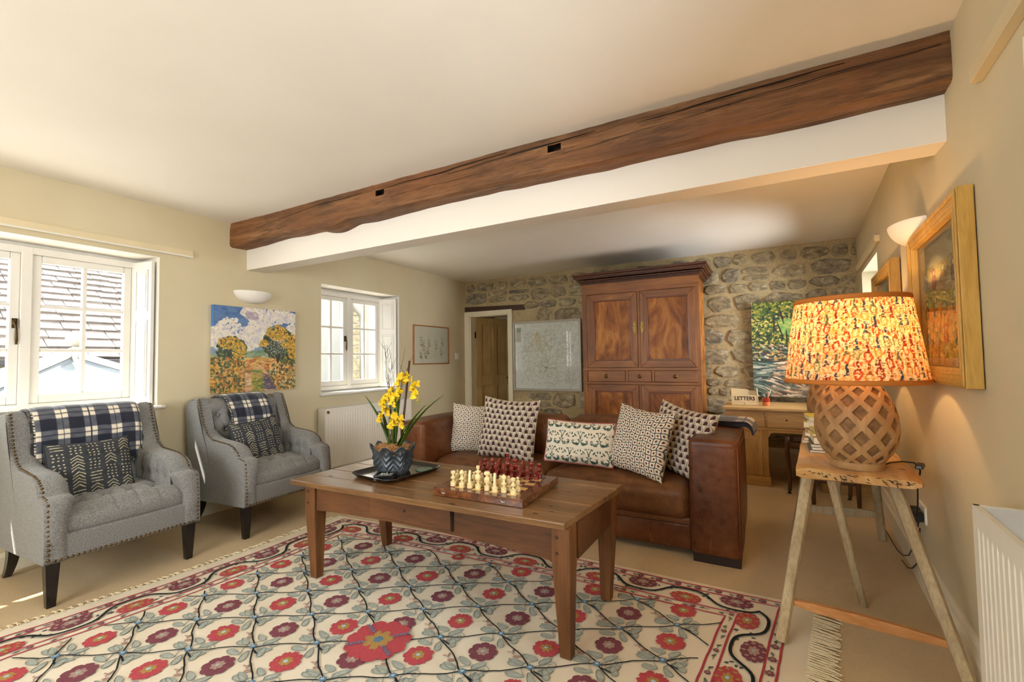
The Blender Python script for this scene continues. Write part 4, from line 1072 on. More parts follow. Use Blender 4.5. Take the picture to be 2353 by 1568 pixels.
# ---------------------------------------------------------------- cloth patterns (colour fields over u,v in 0..1, v up)
def hexc(h): h = h.lstrip('#'); return np.array([int(h[i:i+2], 16)/255 for i in (0, 2, 4)])
def fill(sh, h): return np.ones(sh+(3,))*hexc(h)
def put(C, mask, h, a=1.0):
    m = np.clip(mask.astype(float), 0, 1)[..., None]*a; return C*(1-m)+hexc(h)*m
def fbm(u, v, s, seed, oct=4):
    """value noise on a lattice, numpy"""
    out = np.zeros(u.shape); amp = 1; tot = 0; rs_ = np.random.RandomState(seed)
    for o_ in range(oct):
        f = s*2**o_; g = rs_.rand(int(f)+3, int(f)+3)*2-1; x = np.clip(u, 0, 1)*f; y = np.clip(v, 0, 1)*f; i = x.astype(int); j = y.astype(int); a = x-i; b_ = y-j
        a = a*a*(3-2*a); b_ = b_*b_*(3-2*b_)
        out += amp*((g[i, j]*(1-a)+g[i+1, j]*a)*(1-b_)+(g[i, j+1]*(1-a)+g[i+1, j+1]*a)*b_); tot += amp; amp *= .5
    return out/tot
def pat_grid(U, V):
    n = 12; u = U*n+.13*np.sin(V*22+U*5)+.05*np.sin(V*61); v = V*n+.13*np.sin(U*25)+.05*np.sin(U*57+V*9)
    C = fill(U.shape, '#e4d8c0'); fu, fv = u % 1, v % 1
    C = put(C, (np.minimum(fu, 1-fu) < .075)|(np.minimum(fv, 1-fv) < .075), '#34404a')
    return put(C, ((fu-.5)/.19)**2+((fv-.5)/.2)**2 < 1, '#5e2a28')
def pat_arch(U, V):
    nu, nv = 10, 11; v = V*nv+.08*np.sin(U*30); row = np.floor(v); u = U*nu+.5*(row % 2); fu = (u % 1)-.5; fv = v % 1
    C = fill(U.shape, '#dfd2b8')
    arch = lambda w, h: (np.abs(fu) < w)&(fv < h*np.sqrt(np.clip(1-(fu/w)**2, 0, 1)))
    C = put(C, arch(.5, .98), '#46505e'); C = put(C, arch(.455, .92), '#dfd2b8'); C = put(C, arch(.39, .84), '#46505e'); C = put(C, arch(.36, .79), '#dfd2b8')
    C = put(C, arch(.30, .72), '#4c2a2c'); return C
def pat_bird(U, V):
    C = fill(U.shape, '#e6dcc6'); nu, nv = 3.6, 2.5
    v = V*nv+.1; row = np.floor(v); u = U*nu+.5*(row % 2); fu = (u % 1)-.5; fv = ((v % 1)-.5)*.86; au = np.abs(fu)*.92
    g = np.zeros(U.shape, bool)
    ell = lambda cx, cy, rx, ry, t=0.: (((au-cx)*np.cos(t)+(fv-cy)*np.sin(t))/rx)**2+((-(au-cx)*np.sin(t)+(fv-cy)*np.cos(t))/ry)**2 < 1.25
    # mirrored birds: body, breast, curled neck, feathered tail
    g |= ell(.23, -.20, .15, .075, .15)&~ell(.25, -.13, .11, .05, .1)
    g |= ell(.16, -.23, .09, .07); g |= (ell(.075, -.10, .05, .10)&~ell(.10, -.08, .028, .075)); g |= ell(.10, -.02, .03, .03)
    for k in range(5): g |= ell(.33+.022*(k % 2), -.24+.045*k, .065, .017, .5-.12*k)
    # fountain scrolls between them
    g |= ell(.06, .20, .035, .17, -.35)&~ell(.095, .22, .022, .14, -.35); g |= ell(.14, .36, .055, .05)&~ell(.145, .33, .022, .022); g |= ell(.0, .05, .02, .06)
    g |= ell(.24, .22, .085, .03, .9); g |= ell(.33, .14, .06, .028, -.6); g |= ell(.40, .30, .03, .06); g |= ell(.0, .42, .03, .05)
    n = fbm(U, V, 60, 3, 2)
    return put(C, g&(n > -.45), '#3c5850')
def pat_mud(U, V):
    C = fill(U.shape, '#33363a'); n = 5; rs_ = np.random.RandomState(4); W_ = (U*n)
    col = np.floor(W_).astype(int); fu = (W_ % 1)-.5+.03*np.sin(V*40)
    g = np.zeros(U.shape, bool)
    for c_ in range(n):
        m = col == c_; v = 0.02+rs_.rand()*.05
        while v < 1:
            kind = rs_.choice(['chev', 'dash', 'dots']); k = rs_.randint(3, 6)
            for q in range(k):
                vv = v+q*.052
                if kind == 'chev': g |= m&(np.abs(V-(vv+.03-.16*np.abs(fu)*1.0)) < .0065)&(np.abs(fu) < .36)
                elif kind == 'dash': g |= m&(np.abs(V-vv-.01*fu) < .0055)&(np.abs(fu) < .34)
                else:
                    for d_ in (-.26, 0, .26): g |= m&(((fu-d_)/.055)**2+((V-vv)/.009)**2 < 1)
            v += k*.052+.02
    return put(C, g, '#c2b997')
def pat_plaid(U, V, nu, nv, flip=False):
    def band(t):
        f = t % 1; b_ = np.zeros(t.shape); b_[(f > .0)&(f < .44)] = 1      # light band
        s_ = (f > .195)&(f < .245); return b_, s_
    a, sa = band(U*nu+.12); b_, sb = band(V*nv+.20)
    C = fill(U.shape, '#0f1428'); navy = C.copy(); grey = fill(U.shape, '#5d6068'); wh = fill(U.shape, '#e3dac6')
    n = (np.sin(U*900)*np.sin(V*900))*.5+.5
    mixd = grey*(1-.25*n[..., None])+navy*(.25*n[..., None])
    one = ((a+b_) == 1)[..., None]; two = ((a+b_) == 2)[..., None]
    C = np.where(one, mixd, C); C = np.where(two, wh, C)
    C = np.where((sa|sb)[..., None], navy*.9+.1*grey, C); return C
fabric = lambda name, **k: vcol(name, .9, .35, 420, sheen=.1, **k)
def pillow(name, w, h, t, pattern, mat, loc, rot, label, cat='cushion', group=None, n=160, puff=.5, pinch=.07, backh='#cdbb98', seed=1, piping=None, wr=.006):
    u = np.linspace(-1, 1, n); Ug, Vg = np.meshgrid(u, u, indexing='ij')
    ed = lambda a, b: a*(1-pinch*(1-b**2)**1.0)
    X = ed(Ug, Vg)*w/2; Z = ed(Vg, Ug)*h/2
    f = (np.clip(1-np.abs(Ug)**3.2, 0, 1)*np.clip(1-np.abs(Vg)**3.2, 0, 1))**puff
    n1 = fbm((Ug+1)/2, (Vg+1)/2, 4, seed); n2 = fbm((Ug+1)/2, (Vg+1)/2, 7, seed+9, 2)
    th = t/2*f*(1+.22*n1)+wr*n2*np.clip(f*3, 0, 1)
    sag = -.02*h*(1-Ug**2)*np.clip(Vg, 0, 1)**2
    Z = Z+sag
    front = np.stack([X, -th, Z], -1); back = np.stack([X, th, Z], -1)
    Cf = pattern((Ug+1)/2, (Vg+1)/2)
    o = gridmesh(name, front, mat, None, Cf)
    m2 = plain(name+'_backing', backh, .9, .05, 20, bump=.2, bscale=300)
    bk = gridmesh('backing', back[::3, ::3] if (n-1) % 3 == 0 else back, m2, o)
    o.data.flip_normals() if False else None
    o.location = loc; o.rotation_euler = rot; tagp(o, label, cat, group)
    if piping:
        pts = [front[i, 0] for i in range(0, n, 4)]+[front[n-1, j] for j in range(0, n, 4)]+[front[i, n-1] for i in range(n-1, -1, -4)]+[front[0, j] for j in range(n-1, -1, -4)]
        mb = MB(); mb.tube([tuple(p) for p in pts]+[tuple(pts[0])], piping[1], 6, False); mb.build('piping', piping[0], o, smooth=True)
    return o

# ---------------------------------------------------------------- tufted wing armchairs
def tweed(name, a, b_, c_):
    m = Mat(name); v = m.coords((1, 1, 1)); n1 = m.noise(330, 2, .6, v); n2 = m.noise(120, 2, .6, m.coords((1, 1, 3)))
    c = m.ramp(n1, [(.36, srgb(a)), (.5, srgb(b_)), (.64, srgb(c_))]); c = m.mix(.3, c, m.ramp(n2, [(.35, srgb(a)), (.65, srgb(c_))]))
    m.base(c).set(rough=.95, sheen=.2, spec=.15); m.bump(n1, .4, .002); return m.m
TW = tweed('grey_tweed', '#545453', '#7b7b79', '#a2a19c')
ebony = plain('black_stained_wood', '#0f0d0c', .3, .1, 10, coat=.2)
nail = plain('antique_nail_head', '#6b5638', .35, .2, 60, metal=.9)
PROF = [(-.285, .19), (-.35, .64), (-.362, .86), (-.30, .885), (-.235, .895), (-.205, .82), (-.165, .72), (-.115, .65), (-.05, .617), (.05, .608), (.14, .60), (.20, .585), (.245, .555), (.27, .52), (.318, .512), (.345, .49), (.352, .44), (.36, .33), (.362, .215)]
def armchair():
    root = empty('armchair', (0, 0, 0))
    for sg in (-1, 1):
        # side: one upholstered profile, thicker and rolled at the arm
        mb = MB(); n = len(PROF); yo = sg*.34
        # resample profile smoothly
        P = [Vector((a, b_, 0)) for a, b_ in PROF]; R = []
        for i in range(n):
            p0, p1, p2, p3 = P[max(i-1, 0)], P[i], P[(i+1) % n], P[min(i+2, n-1)]
            if i == n-1: R += [p1.lerp(P[0], t/6) for t in range(6)]; continue
            for t in (0, .25, .5, .75):
                R.append(.5*((2*p1)+(p2-p0)*t+(2*p0-5*p1+4*p2-p3)*t*t+(3*p1-p0-3*p2+p3)*t**3))
        ctr = Vector((-.02, .40, 0)); m = len(R); layers = []
        def th(z, x):   # inner face offset: arm pads bulge inwards
            k = max(0, min(1, (z-.40)/.12)); wing = max(0, min(1, (z-.62)/.08)); return .085+.035*k*(1-wing)-.0*wing
        for dy, ins in ((0, .0), (.0, .0), (.12, -.004), (.35, -.014), (.7, -.014), (.92, -.002), (1.0, .014), (1.02, .05)):
            L_ = []
            for p in R:
                d = (p-ctr); dl_ = d.length; q = p-d/dl_*ins if p.y > .30 or ins > 0 else p
                L_.append((q.x, yo-sg*(dy*th(p.y, p.x)), q.y))
            layers.append(L_)
        vs = [p for L_ in layers for p in L_]; fs = []
        for i in range(len(layers)-1):
            for k in range(m): fs.append((i*m+k, i*m+(k+1) % m, (i+1)*m+(k+1) % m, (i+1)*m+k))
        # cap with fan to the centre
        for li in (0, len(layers)-1):
            ccy = layers[li][0][1]; vs.append((ctr.x, ccy-(0 if li == 0 else 0), ctr.y)); ci = len(vs)-1
            for k in range(m): fs.append((li*m+k, li*m+(k+1) % m, ci))
        mb.add(vs, fs); o = mb.build('side', TW, root, smooth=True)
        wn = o.modifiers.new('w', 'WEIGHTED_NORMAL')
        # inner arm pad with button tufts
        NA, NB_ = 60, 28; G = np.zeros((NA, NB_, 3)); bt = [(x_, .50) for x_ in (-.06, .03, .12, .20)]
        for i in range(NA):
            for j in range(NB_):
                x = -.17+.44*i/(NA-1); z = .36+.245*j/(NB_-1); zt = np.interp(x, [-.2, -.13, -.05, .14, .22, .27], [.70, .65, .612, .598, .565, .52]); z = .36+(zt-.36)*j/(NB_-1)
                d = .018*math.sin(PI*min(1, max(0, j/(NB_-1))))**.6*math.sin(PI*i/(NA-1))**.5
                for bx_, bz_ in bt:
                    r2 = ((x-bx_)/.03)**2+((z-bz_)/.028)**2; d -= .03*math.exp(-r2**.7*1.6); d -= .007*math.exp(-((x-bx_)/.008)**2)*(1 if z > bz_ else .25)
                G[i, j] = (x, sg*(.222-d), z)
        gridmesh('arm_pad', G, TW, root)
    # back with tufts
    NA, NB_ = 72, 60; G = np.zeros((NA, NB_, 3)); bt = []
    for r_ in range(3):
        for c_ in range(5):
            y = (c_-2)*.105+(0 if r_ % 2 == 0 else .0525); 
            if abs(y) < .235: bt.append((y, .56+.11*r_))
    for i in range(NA):
        for j in range(NB_):
            y = -.262+.524*i/(NA-1); t = j/(NB_-1); z = .36+.56*t
            x = -.135-.085*t
            d = .03*(1-abs(y/.262)**4)*math.sin(PI*min(1, t*.93+.07))**.5
            for by, bz in bt:
                r2 = ((y-by)/.034)**2+((z-bz)/.034)**2; d -= .042*math.exp(-r2**.7*1.5)
                for s_ in (-1, 1):
                    # diagonal folds
                    q = abs((y-by)*1.0-s_*(z-bz)*.48); d -= .006*math.exp(-(q/.006)**2)*math.exp(-((z-bz)/.07)**2)
            ztop = .905-.02*(y/.26)**2
            if t > .90: k = (t-.90)/.10; x -= .07*math.sin(k*PI/2); z = .36+.56*.90+(ztop-(.36+.504))*math.sin(k*PI/2)
            if t > .985: x = -.345
            G[i, j] = (x+d*(1 if t < .9 else 1-(t-.9)/.1), y, z)
    gridmesh('tufted_back', G, TW, root)
    mb = MB(); mb.hexa([(-.285, -.335, .19), (-.25, -.335, .19), (-.25, .335, .19), (-.285, .335, .19)], [(-.362, -.335, .87), (-.29, -.335, .895), (-.29, .335, .895), (-.362, .335, .87)]); mb.build('back_shell', TW, root, bevel=.02, bseg=3)
    bm_ = MB()
    for by, bz in bt:
        t = (bz-.36)/.56; bm_.sphere((-.135-.085*t+.004, by, bz), .009, 8, 5)
    tagp(bm_.build('button', TW, root, smooth=True), kind='stuff')
    # seat
    def seat(p):
        x, y, z = p
        if z > 0:
            for by in (-.15, -.05, .05, .15):
                for bx_ in (-.10, .0, .11):
                    yy = by*1.15+(.05 if bx_ == .0 else 0)
                    r2 = math.hypot(x-bx_, y-yy); z -= .045*math.exp(-(r2/.026)**1.1)+.014*math.exp(-(abs(abs(y-yy)-abs(x-bx_)*.62)/.008)**2)*math.exp(-(r2/.075)**2)
            for by in (-.15, -.05, .05, .15, .25): z -= .006*math.exp(-((y-(by if x > .14 else by)) /.007)**2)*(1 if x > .14 else 0)
        return (x, y, z)
    rbox('seat_cushion', (.50, .565, .125), .045, TW, root, n=(70, 80, 12), bulge=(0, .024, 0, 0, 0, .05), loc=(.085, 0, .375), fn=seat)
    rbox('front_rail', (.60, .60, .125), .012, TW, root, n=(8, 10, 6), loc=(.058, 0, .275))
    # nail heads
    mb = MB()
    def hd(p, d):
        q = Vector(p); mb2 = MB(); z_ = Vector((0, 0, 1)); R_ = z_.rotation_difference(Vector(d)).to_matrix().to_4x4(); mb.T = Matrix.Translation(q)@R_
        mb.lathe([(.0075, -.001), (.0065, .002), (.0035, .0038), (.0008, .0043)], 8)
    for i in range(29): hd((.36, -.30+.60*i/28, .225), (1, 0, 0))
    for sg in (-1, 1):
        pts = [Vector((a, 0, b_)) for a, b_ in PROF[3:]]; pos = 0; acc = []
        for a, c in zip(pts[:-1], pts[1:]):
            L_ = (c-a).length; n_ = max(1, round(L_/.0215))
            for k in range(n_): acc.append((a.lerp(c, k/n_), (c-a).normalized()))
        for q, tdir in acc:
            if q.x > .26 and q.z < .53: hd((q.x+.004, sg*.325, q.z), (1, 0, .1))
            else: nn = Vector((-tdir.z, 0, tdir.x)); nn = nn if nn.z > 0 or nn.x > 0 else -nn; hd((q.x+nn.x*.008, sg*.322, q.z+nn.z*.008), (nn.x, 0, nn.z))
    mb.T = Matrix.Identity(4)
    tagp(mb.build('nail_trim', nail, root, smooth=True), kind='stuff')
    for x, y in ((.315, -.30), (.315, .30)):
        b = MB(); w1, w2 = .027, .017; sy_ = 1 if y > 0 else -1
        b.add([(x-w2, y-w2, 0), (x+w2, y-w2, 0), (x+w2, y+w2, 0), (x-w2, y+w2, 0), (x-w1, y-w1, .215), (x+w1, y-w1, .215), (x+w1, y+w1, .215), (x-w1, y+w1, .215)], [(3, 2, 1, 0), (4, 5, 6, 7), (0, 1, 5, 4), (1, 2, 6, 5), (2, 3, 7, 6), (3, 0, 4, 7)])
        b.build('leg', ebony, root, bevel=.002)
    for y in (-.29, .29):
        b = MB(); n = 8; vs = []
        for i in range(n+1):
            t = i/n; xx = -.24-.10*(1-t)**2; z = .2*t; w = .016+.010*t; vs += [(xx-w, y-w, z), (xx+w, y-w, z), (xx+w, y+w, z), (xx-w, y+w, z)]
        fs = [(3, 2, 1, 0), (n*4, n*4+1, n*4+2, n*4+3)]+[(i*4+k, i*4+(k+1) % 4, i*4+4+(k+1) % 4, i*4+4+k) for i in range(n) for k in range(4)]
        b.add(vs, fs); b.build('leg', ebony, root)
    return root
ac = armchair(); ac.location = (.43, 1.181, 0)
tagp(ac, 'grey tweed tufted armchair nearest the large window, with the wider navy plaid blanket', 'armchair', 'grey wing armchairs')
ac2 = dup(ac, loc=(.44, 2.121, 0)); tagp(ac2, 'grey tweed tufted armchair beneath the landscape painting, beside the radiator', 'armchair', 'grey wing armchairs')
# ---- plaid throws over the chair backs
wool = vcol('plaid_wool', .95, .5, 350, sheen=.4)
def throw(cx, cy, y0, y1, front_len, label, nu, skew=0, seed=3, slope=0):
    path = [(-.372, .60), (-.385, .80), (-.375, .888), (-.34, .915), (-.29, .925), (-.235, .915), (-.195, .875)]
    path += [(-.185+.02+.006*k, .84-k*.05) for k in range(1, int(front_len/.05)+1)]
    P = [Vector((a, 0, b_)) for a, b_ in path]; d = [0]
    for a, c in zip(P[:-1], P[1:]): d.append(d[-1]+(c-a).length)
    NU, NV = 150, 130; G = np.zeros((NU, NV, 3)); UU = np.zeros((NU, NV)); VV = np.zeros((NU, NV))
    for j in range(NV):
        s_ = d[-1]*j/(NV-1); k = min(int(np.searchsorted(d, s_, side='right'))-1, len(P)-2); t = (s_-d[k])/(d[k+1]-d[k]); 
        p0, p1, p2, p3 = P[max(k-1, 0)], P[k], P[k+1], P[min(k+2, len(P)-1)]
        q = .5*((2*p1)+(p2-p0)*t+(2*p0-5*p1+4*p2-p3)*t*t+(3*p1-p0-3*p2+p3)*t**3)
        for i in range(NU):
            u = i/(NU-1); y = y0+(y1-y0)*u+skew*s_; w = .004*mnoise.noise(Vector((u*4, s_*7, seed)))+.003*mnoise.noise(Vector((u*9, s_*3, seed+4)))
            sl = slope*u*(max(0, s_-.5))
            edge = -.012*max(0, 1-min(u, 1-u)/.05)
            G[i, j] = (cx+q.x+.022+w+edge+.0*u, cy+y, q.z+w+sl+edge*.6); UU[i, j] = u; VV[i, j] = s_/d[-1]
    C = pat_plaid(UU, VV, nu, nu*d[-1]/abs(y1-y0))
    e_ = (UU < .035); C[e_] = C[e_]*.35
    st_ = (np.sin(VV*300) > .2)&(UU > .022)&(UU < .034); C[st_] = hexc('#c9c2b0')
    o = gridmesh('plaid_throw', G, wool, None, C); md = o.modifiers.new('t', 'SOLIDIFY'); md.thickness = .012; md.offset = 1
    tagp(o, label, 'blanket', 'navy plaid throws'); return o
throw(.43, 1.181, -.262, .245, .26, 'wide navy and cream plaid throw over the armchair by the large window', 4.2)
throw(.44, 2.121, -.21, .13, .30, 'narrow navy and cream plaid throw over the armchair under the landscape painting', 2.6, skew=.10)
mud = vcol('mudcloth', .95, .4, 300)
pipm = plain('charcoal_piping', '#2a2c30', .9, .05)
pillow('cushion', .365, .335, .13, pat_mud, mud, (.478, 1.115, .575), (math.radians(-20), math.radians(0), math.radians(88)), 'dark chevron print cushion on the armchair by the large window', group='dark print cushions', backh='#303236', piping=(pipm, .005), pinch=.04, seed=3)
pillow('cushion', .345, .335, .13, pat_mud, mud, (.478, 2.07, .575), (math.radians(-20), math.radians(-6), math.radians(84)), 'dark chevron print cushion on the armchair under the landscape painting', group='dark print cushions', backh='#303236', piping=(pipm, .005), pinch=.04, seed=8)

# ---------------------------------------------------------------- leather sofa
def leather(name, a, b_, c_, rough, worn=.4):
    m = Mat(name); n1 = m.noise(2.6, 5, .6); n2 = m.noise(22, 5, .65); v = m.n('TexVoronoi'); v.inputs['Scale'].default_value = 260; m.l(m.coords(), v.inputs['Vector'])
    sc = m.noise(7, 6, .75, m.coords((1, 1, .35), (.4, .2, .6)), 2.0)
    c = m.ramp(n1, [(.3, srgb(a)), (.55, srgb(b_)), (.75, srgb(c_))]); c = m.mix(worn*.6, c, m.ramp(n2, [(.35, srgb(a)), (.7, srgb(c_))]))
    c = m.mix(m.ramp(sc, [(.60, (0, 0, 0)), (.66, (worn, worn, worn)), (.70, (0, 0, 0))]), c, srgb('#b5794c'))
    m.base(c).set(rough=m.ramp(n2, [(.3, (rough-.08,)*3), (.7, (rough+.12,)*3)]), spec=.35); m.bump(v.outputs[0], .12, .0015); m.bump(m.noise(14, 4), .25, .008); return m.m
LA = leather('brown_leather', '#381b0c', '#62361a', '#865431', .34, .35); LB = leather('worn_seat_leather', '#472a19', '#704729', '#946640', .46, .5)
so = empty('leather_sofa', (2.46, 3.23, 0), 'worn brown leather sofa with thick square arms behind the coffee table', 'sofa')
SO = Vector((2.46, 3.23, 0))
def sb(name, x0, x1, y0, y1, z0, z1, r, mat, n=(16, 16, 12), **k): return rbox(name, (x1-x0, y1-y0, z1-z0), r, mat, so, n=n, loc=((x0+x1)/2-SO.x, (y0+y1)/2-SO.y, (z0+z1)/2), **k)
sb('arm', 3.395, 3.655, 2.772, 3.70, .045, .692, .028, LA, n=(18, 26, 18), bulge=(.006, .012, .006, 0, 0, .008), wr=.0035, wscale=3)
sb('arm', 1.275, 1.525, 2.70, 3.68, .045, .690, .035, LA, n=(18, 26, 18), bulge=(.006, .012, .006, 0, 0, .012), wr=.004, wscale=3, seed=5)
sb('back_frame', 1.525, 3.395, 3.43, 3.69, .05, .655, .03, LA, n=(34, 10, 14), wr=.004)
for x0, x1, sd in ((1.53, 2.455, 1), (2.465, 3.39, 7)):
    sb('back_cushion', x0, x1, 3.20, 3.46, .36, .71, .07, LB, n=(36, 14, 20), bulge=(0, 0, .035, 0, 0, .022), wr=.013, wscale=5, seed=sd)
    sb('seat_cushion', x0, x1, 2.805, 3.40, .205, .405, .055, LB, n=(40, 30, 14), bulge=(.004, .004, .022, 0, 0, .035), wr=.008, wscale=4, seed=sd+3)
sb('base', 1.525, 3.395, 2.835, 3.5, .035, .185, .015, LA, n=(40, 16, 10), bulge=(0, 0, .008, 0, 0, 0), wr=.004)
sb('platform', 1.525, 3.395, 2.825, 3.45, .178, .225, .015, LB, n=(40, 16, 6), bulge=(0, 0, .006, 0, 0, 0), wr=.003)
pm = plain('dark_plinth', '#24140d', .5, .1)
for x0, x1 in ((3.405, 3.648), (1.29, 1.51)): MB().box(x0-SO.x, x1-SO.x, 2.79-SO.y, 3.66-SO.y, 0, .05).build('foot', pm, so, bevel=.003)
MB().box(1.7-SO.x, 3.2-SO.x, 3.2-SO.y, 3.3-SO.y, 0, .04).build('foot', pm, so)
seam = plain('leather_seam', '#7a4426', .5, .1)
for x0 in (3.40, 3.65):
    pass
mb = MB()
for (xa, xb, ya) in ((3.40, 3.65, 2.766), (1.28, 1.52, 2.694)):
    MB().tube([(xa+.02-SO.x, ya+.004-SO.y, .655), (xb-.02-SO.x, ya+.004-SO.y, .655)], .003, 5).build('seam', seam, so, smooth=True)
MB().tube([(3.652-SO.x, 2.79-SO.y, .655), (3.6665-SO.x, 3.2-SO.y, .655), (3.652-SO.x, 3.66-SO.y, .655)], .003, 5).build('seam', seam, so, smooth=True)
mb.tube([(3.648-SO.x, 2.779-SO.y, .655), (3.649-SO.x, 2.778-SO.y, .08)], .003, 5)
mb.build('seam', seam, so, smooth=True)

fb = lambda n_: vcol(n_, .92, .3, 380)
FG, FA, FB_ = fb('grid_print_cotton'), fb('arch_print_cotton'), fb('bird_print_cotton')
rd = math.radians
PZ = .43
pillow('cushion', .40, .40, .15, pat_grid, FG, (1.70, 3.13, .60), (rd(-10), rd(2), rd(14)), 'cream cushion with navy grid print, leaning in the far corner by the left sofa arm', group='printed sofa cushions', n=262, seed=11)
pillow('cushion', .47, .46, .17, pat_arch, FA, (2.095, 3.0, .64), (rd(-12), rd(3), rd(2)), 'plum scalloped-arch print cushion beside the grid cushion at the far end of the sofa', group='printed sofa cushions', n=262, seed=12)
pillow('cushion', .49, .285, .13, pat_bird, FB_, (2.672, 2.955, .585), (rd(-14), rd(1), rd(0)), 'small oblong cream cushion with green bird print and braided red edge', group='printed sofa cushions', n=262, seed=13, piping=(plain('red_braid', '#a05a50', .8, .35, 160), .007), pinch=.03)
pillow('cushion', .41, .43, .15, pat_grid, FG, (3.09, 2.94, .63), (rd(-16), rd(6), rd(-22)), 'cream cushion with navy grid print, tilted, second from the near sofa arm', group='printed sofa cushions', n=262, seed=14)
pillow('cushion', .43, .44, .15, pat_arch, FA, (3.315, 3.07, .63), (rd(-14), rd(9), rd(-30)), 'plum scalloped-arch print cushion leaning on the near sofa arm', group='printed sofa cushions', n=262, seed=15)
# folded plaid throw on the right sofa arm, hanging outwards
NU, NV = 120, 60
def foldthrow(nm, loc, L_, Wd, lay, hang, label, rz_):
    o0 = empty(nm, loc, label, 'blanket', 'folded plaid throws', rz=rz_)
    for q in range(lay):
        G = np.zeros((NU, NV, 3)); UU = np.zeros((NU, NV)); VV = np.zeros((NU, NV))
        for i in range(NU):
            s_ = L_*i/(NU-1); e_ = L_-hang
            for j in range(NV):
                v = j/(NV-1); yy = (v-.5)*Wd
                if s_ < e_: x, z = s_, 0
                else:
                    a = min((s_-e_)/.05, PI/2*.8); r0 = .05; x = e_+r0*math.sin(a); z = -r0*(1-math.cos(a)); rem = s_-e_-a*.05
                    if rem > 0: x += rem*math.cos(a); z -= rem*math.sin(a)
                z += .007*mnoise.noise(Vector((s_*9, yy*6, q)))+.012*q+.008
                x += .012*mnoise.noise(Vector((yy*8, q*2.2, 1)))*(s_/L_)
                G[i, j] = (x, yy, z); UU[i, j] = s_/.30; VV[i, j] = v*Wd/.30
        C = pat_plaid(UU*.99 % 1 if False else UU, VV, 1.3, 1.3)
        o = gridmesh('fold', G, wool, o0, C); md = o.modifiers.new('t', 'SOLIDIFY'); md.thickness = .011; md.offset = 0
    return o0
foldthrow('plaid_throw', (3.42, 3.42, .700), .34, .26, 3, .085, 'folded navy plaid throw draped over the near arm of the leather sofa', rd(-4))
foldthrow('plaid_throw', (1.80, 3.50, .700), .22, .24, 2, .02, 'folded navy plaid throw lying on the sofa back behind the grid cushion', 0)
# ---------------------------------------------------------------- armoire
def cherry(name, ax, st_=.08): return wood(name, ['#683810', '#a06222', '#c1853c'], ax, 6, .45, .08, st_, coat=.0, fine=60, dist=2.5)
CHz, CHx = cherry('cherry_wood_upright', 2), cherry('cherry_wood_rail', 0)
def _flame():
    m = Mat('flame_cherry_panel'); v = m.coords((1.8, 1, .8)); n = m.noise(2.6, 5, .55, v, 2.2); n2 = m.noise(60, 3, .6, m.coords((1, 1, .1)))
    c = m.ramp(n, [(.32, srgb('#5a300e')), (.5, srgb('#9e5f20')), (.66, srgb('#c5873b'))]); c = m.mix(.2, c, m.ramp(n2, [(.3, srgb('#5a260c')), (.7, srgb('#b8702f'))]))
    m.base(c).set(rough=.45, spec=.3); return m.m
FL = _flame()
ar = empty('armoire', (2.64, 5.16, 0), 'tall cherry wood armoire with panelled doors and three small drawers against the stone wall', 'armoire')
AX0, AX1, AY0, AY1 = 2.02, 3.255, 4.872, 5.44
def A(mb): mb.T = Matrix.Translation((-2.64, -5.16, 0)); return mb
A(MB()).box(AX0+.02, AX1-.02, AY0+.02, AY1, .02, 2.0).build('carcass', cherry('cherry_wood_side', 2), ar, bevel=.002)
mb = A(MB())
for x0, x1 in ((AX0, AX0+.052), (AX1-.042, AX1), (2.634, 2.662)): A(MB()).box(x0, x1, AY0, AY0+.03, .08, 1.99).build('stile', CHz, ar, bevel=.003)
for e, za, zb_ in ((.002, 1.865, 1.995), (.006, 1.022, 1.052), (.006, .872, .900), (.01, .05, .12)): A(MB()).box(AX0, AX1, AY0-e, AY0+.03, za, zb_).build('rail', CHx, ar, bevel=.004)
mb = A(MB())
for z, e in ((1.985, .012), (2.0, .02), (2.015, .045), (2.04, .055), (2.05, .075), (2.075, .085)):
    mb.box(AX0-e, AX1+e, AY0-e, AY1, z, z+(.017 if z < 2.04 else .025))
mb.build('cornice', wood('dark_cherry_cornice', ['#3a1c0c', '#572c13', '#75411e'], 0, 6, .35, .1, .08, coat=.1), ar, bevel=.006, bseg=3)
mb = A(MB())
for px in (AX0+.03, AX1-.09): A(MB()).box(px, px+.06, AY0+.02, AY0+.08, 0, .06).build('foot', CHx, ar, bevel=.004)
for za, zb_ in ((1.12, 1.85), (.2, .95)): A(MB()).box(AX1-.021, AX1-.012, AY0+.09, AY1-.06, za, zb_).build('side_panel', FL, ar, bevel=.004)
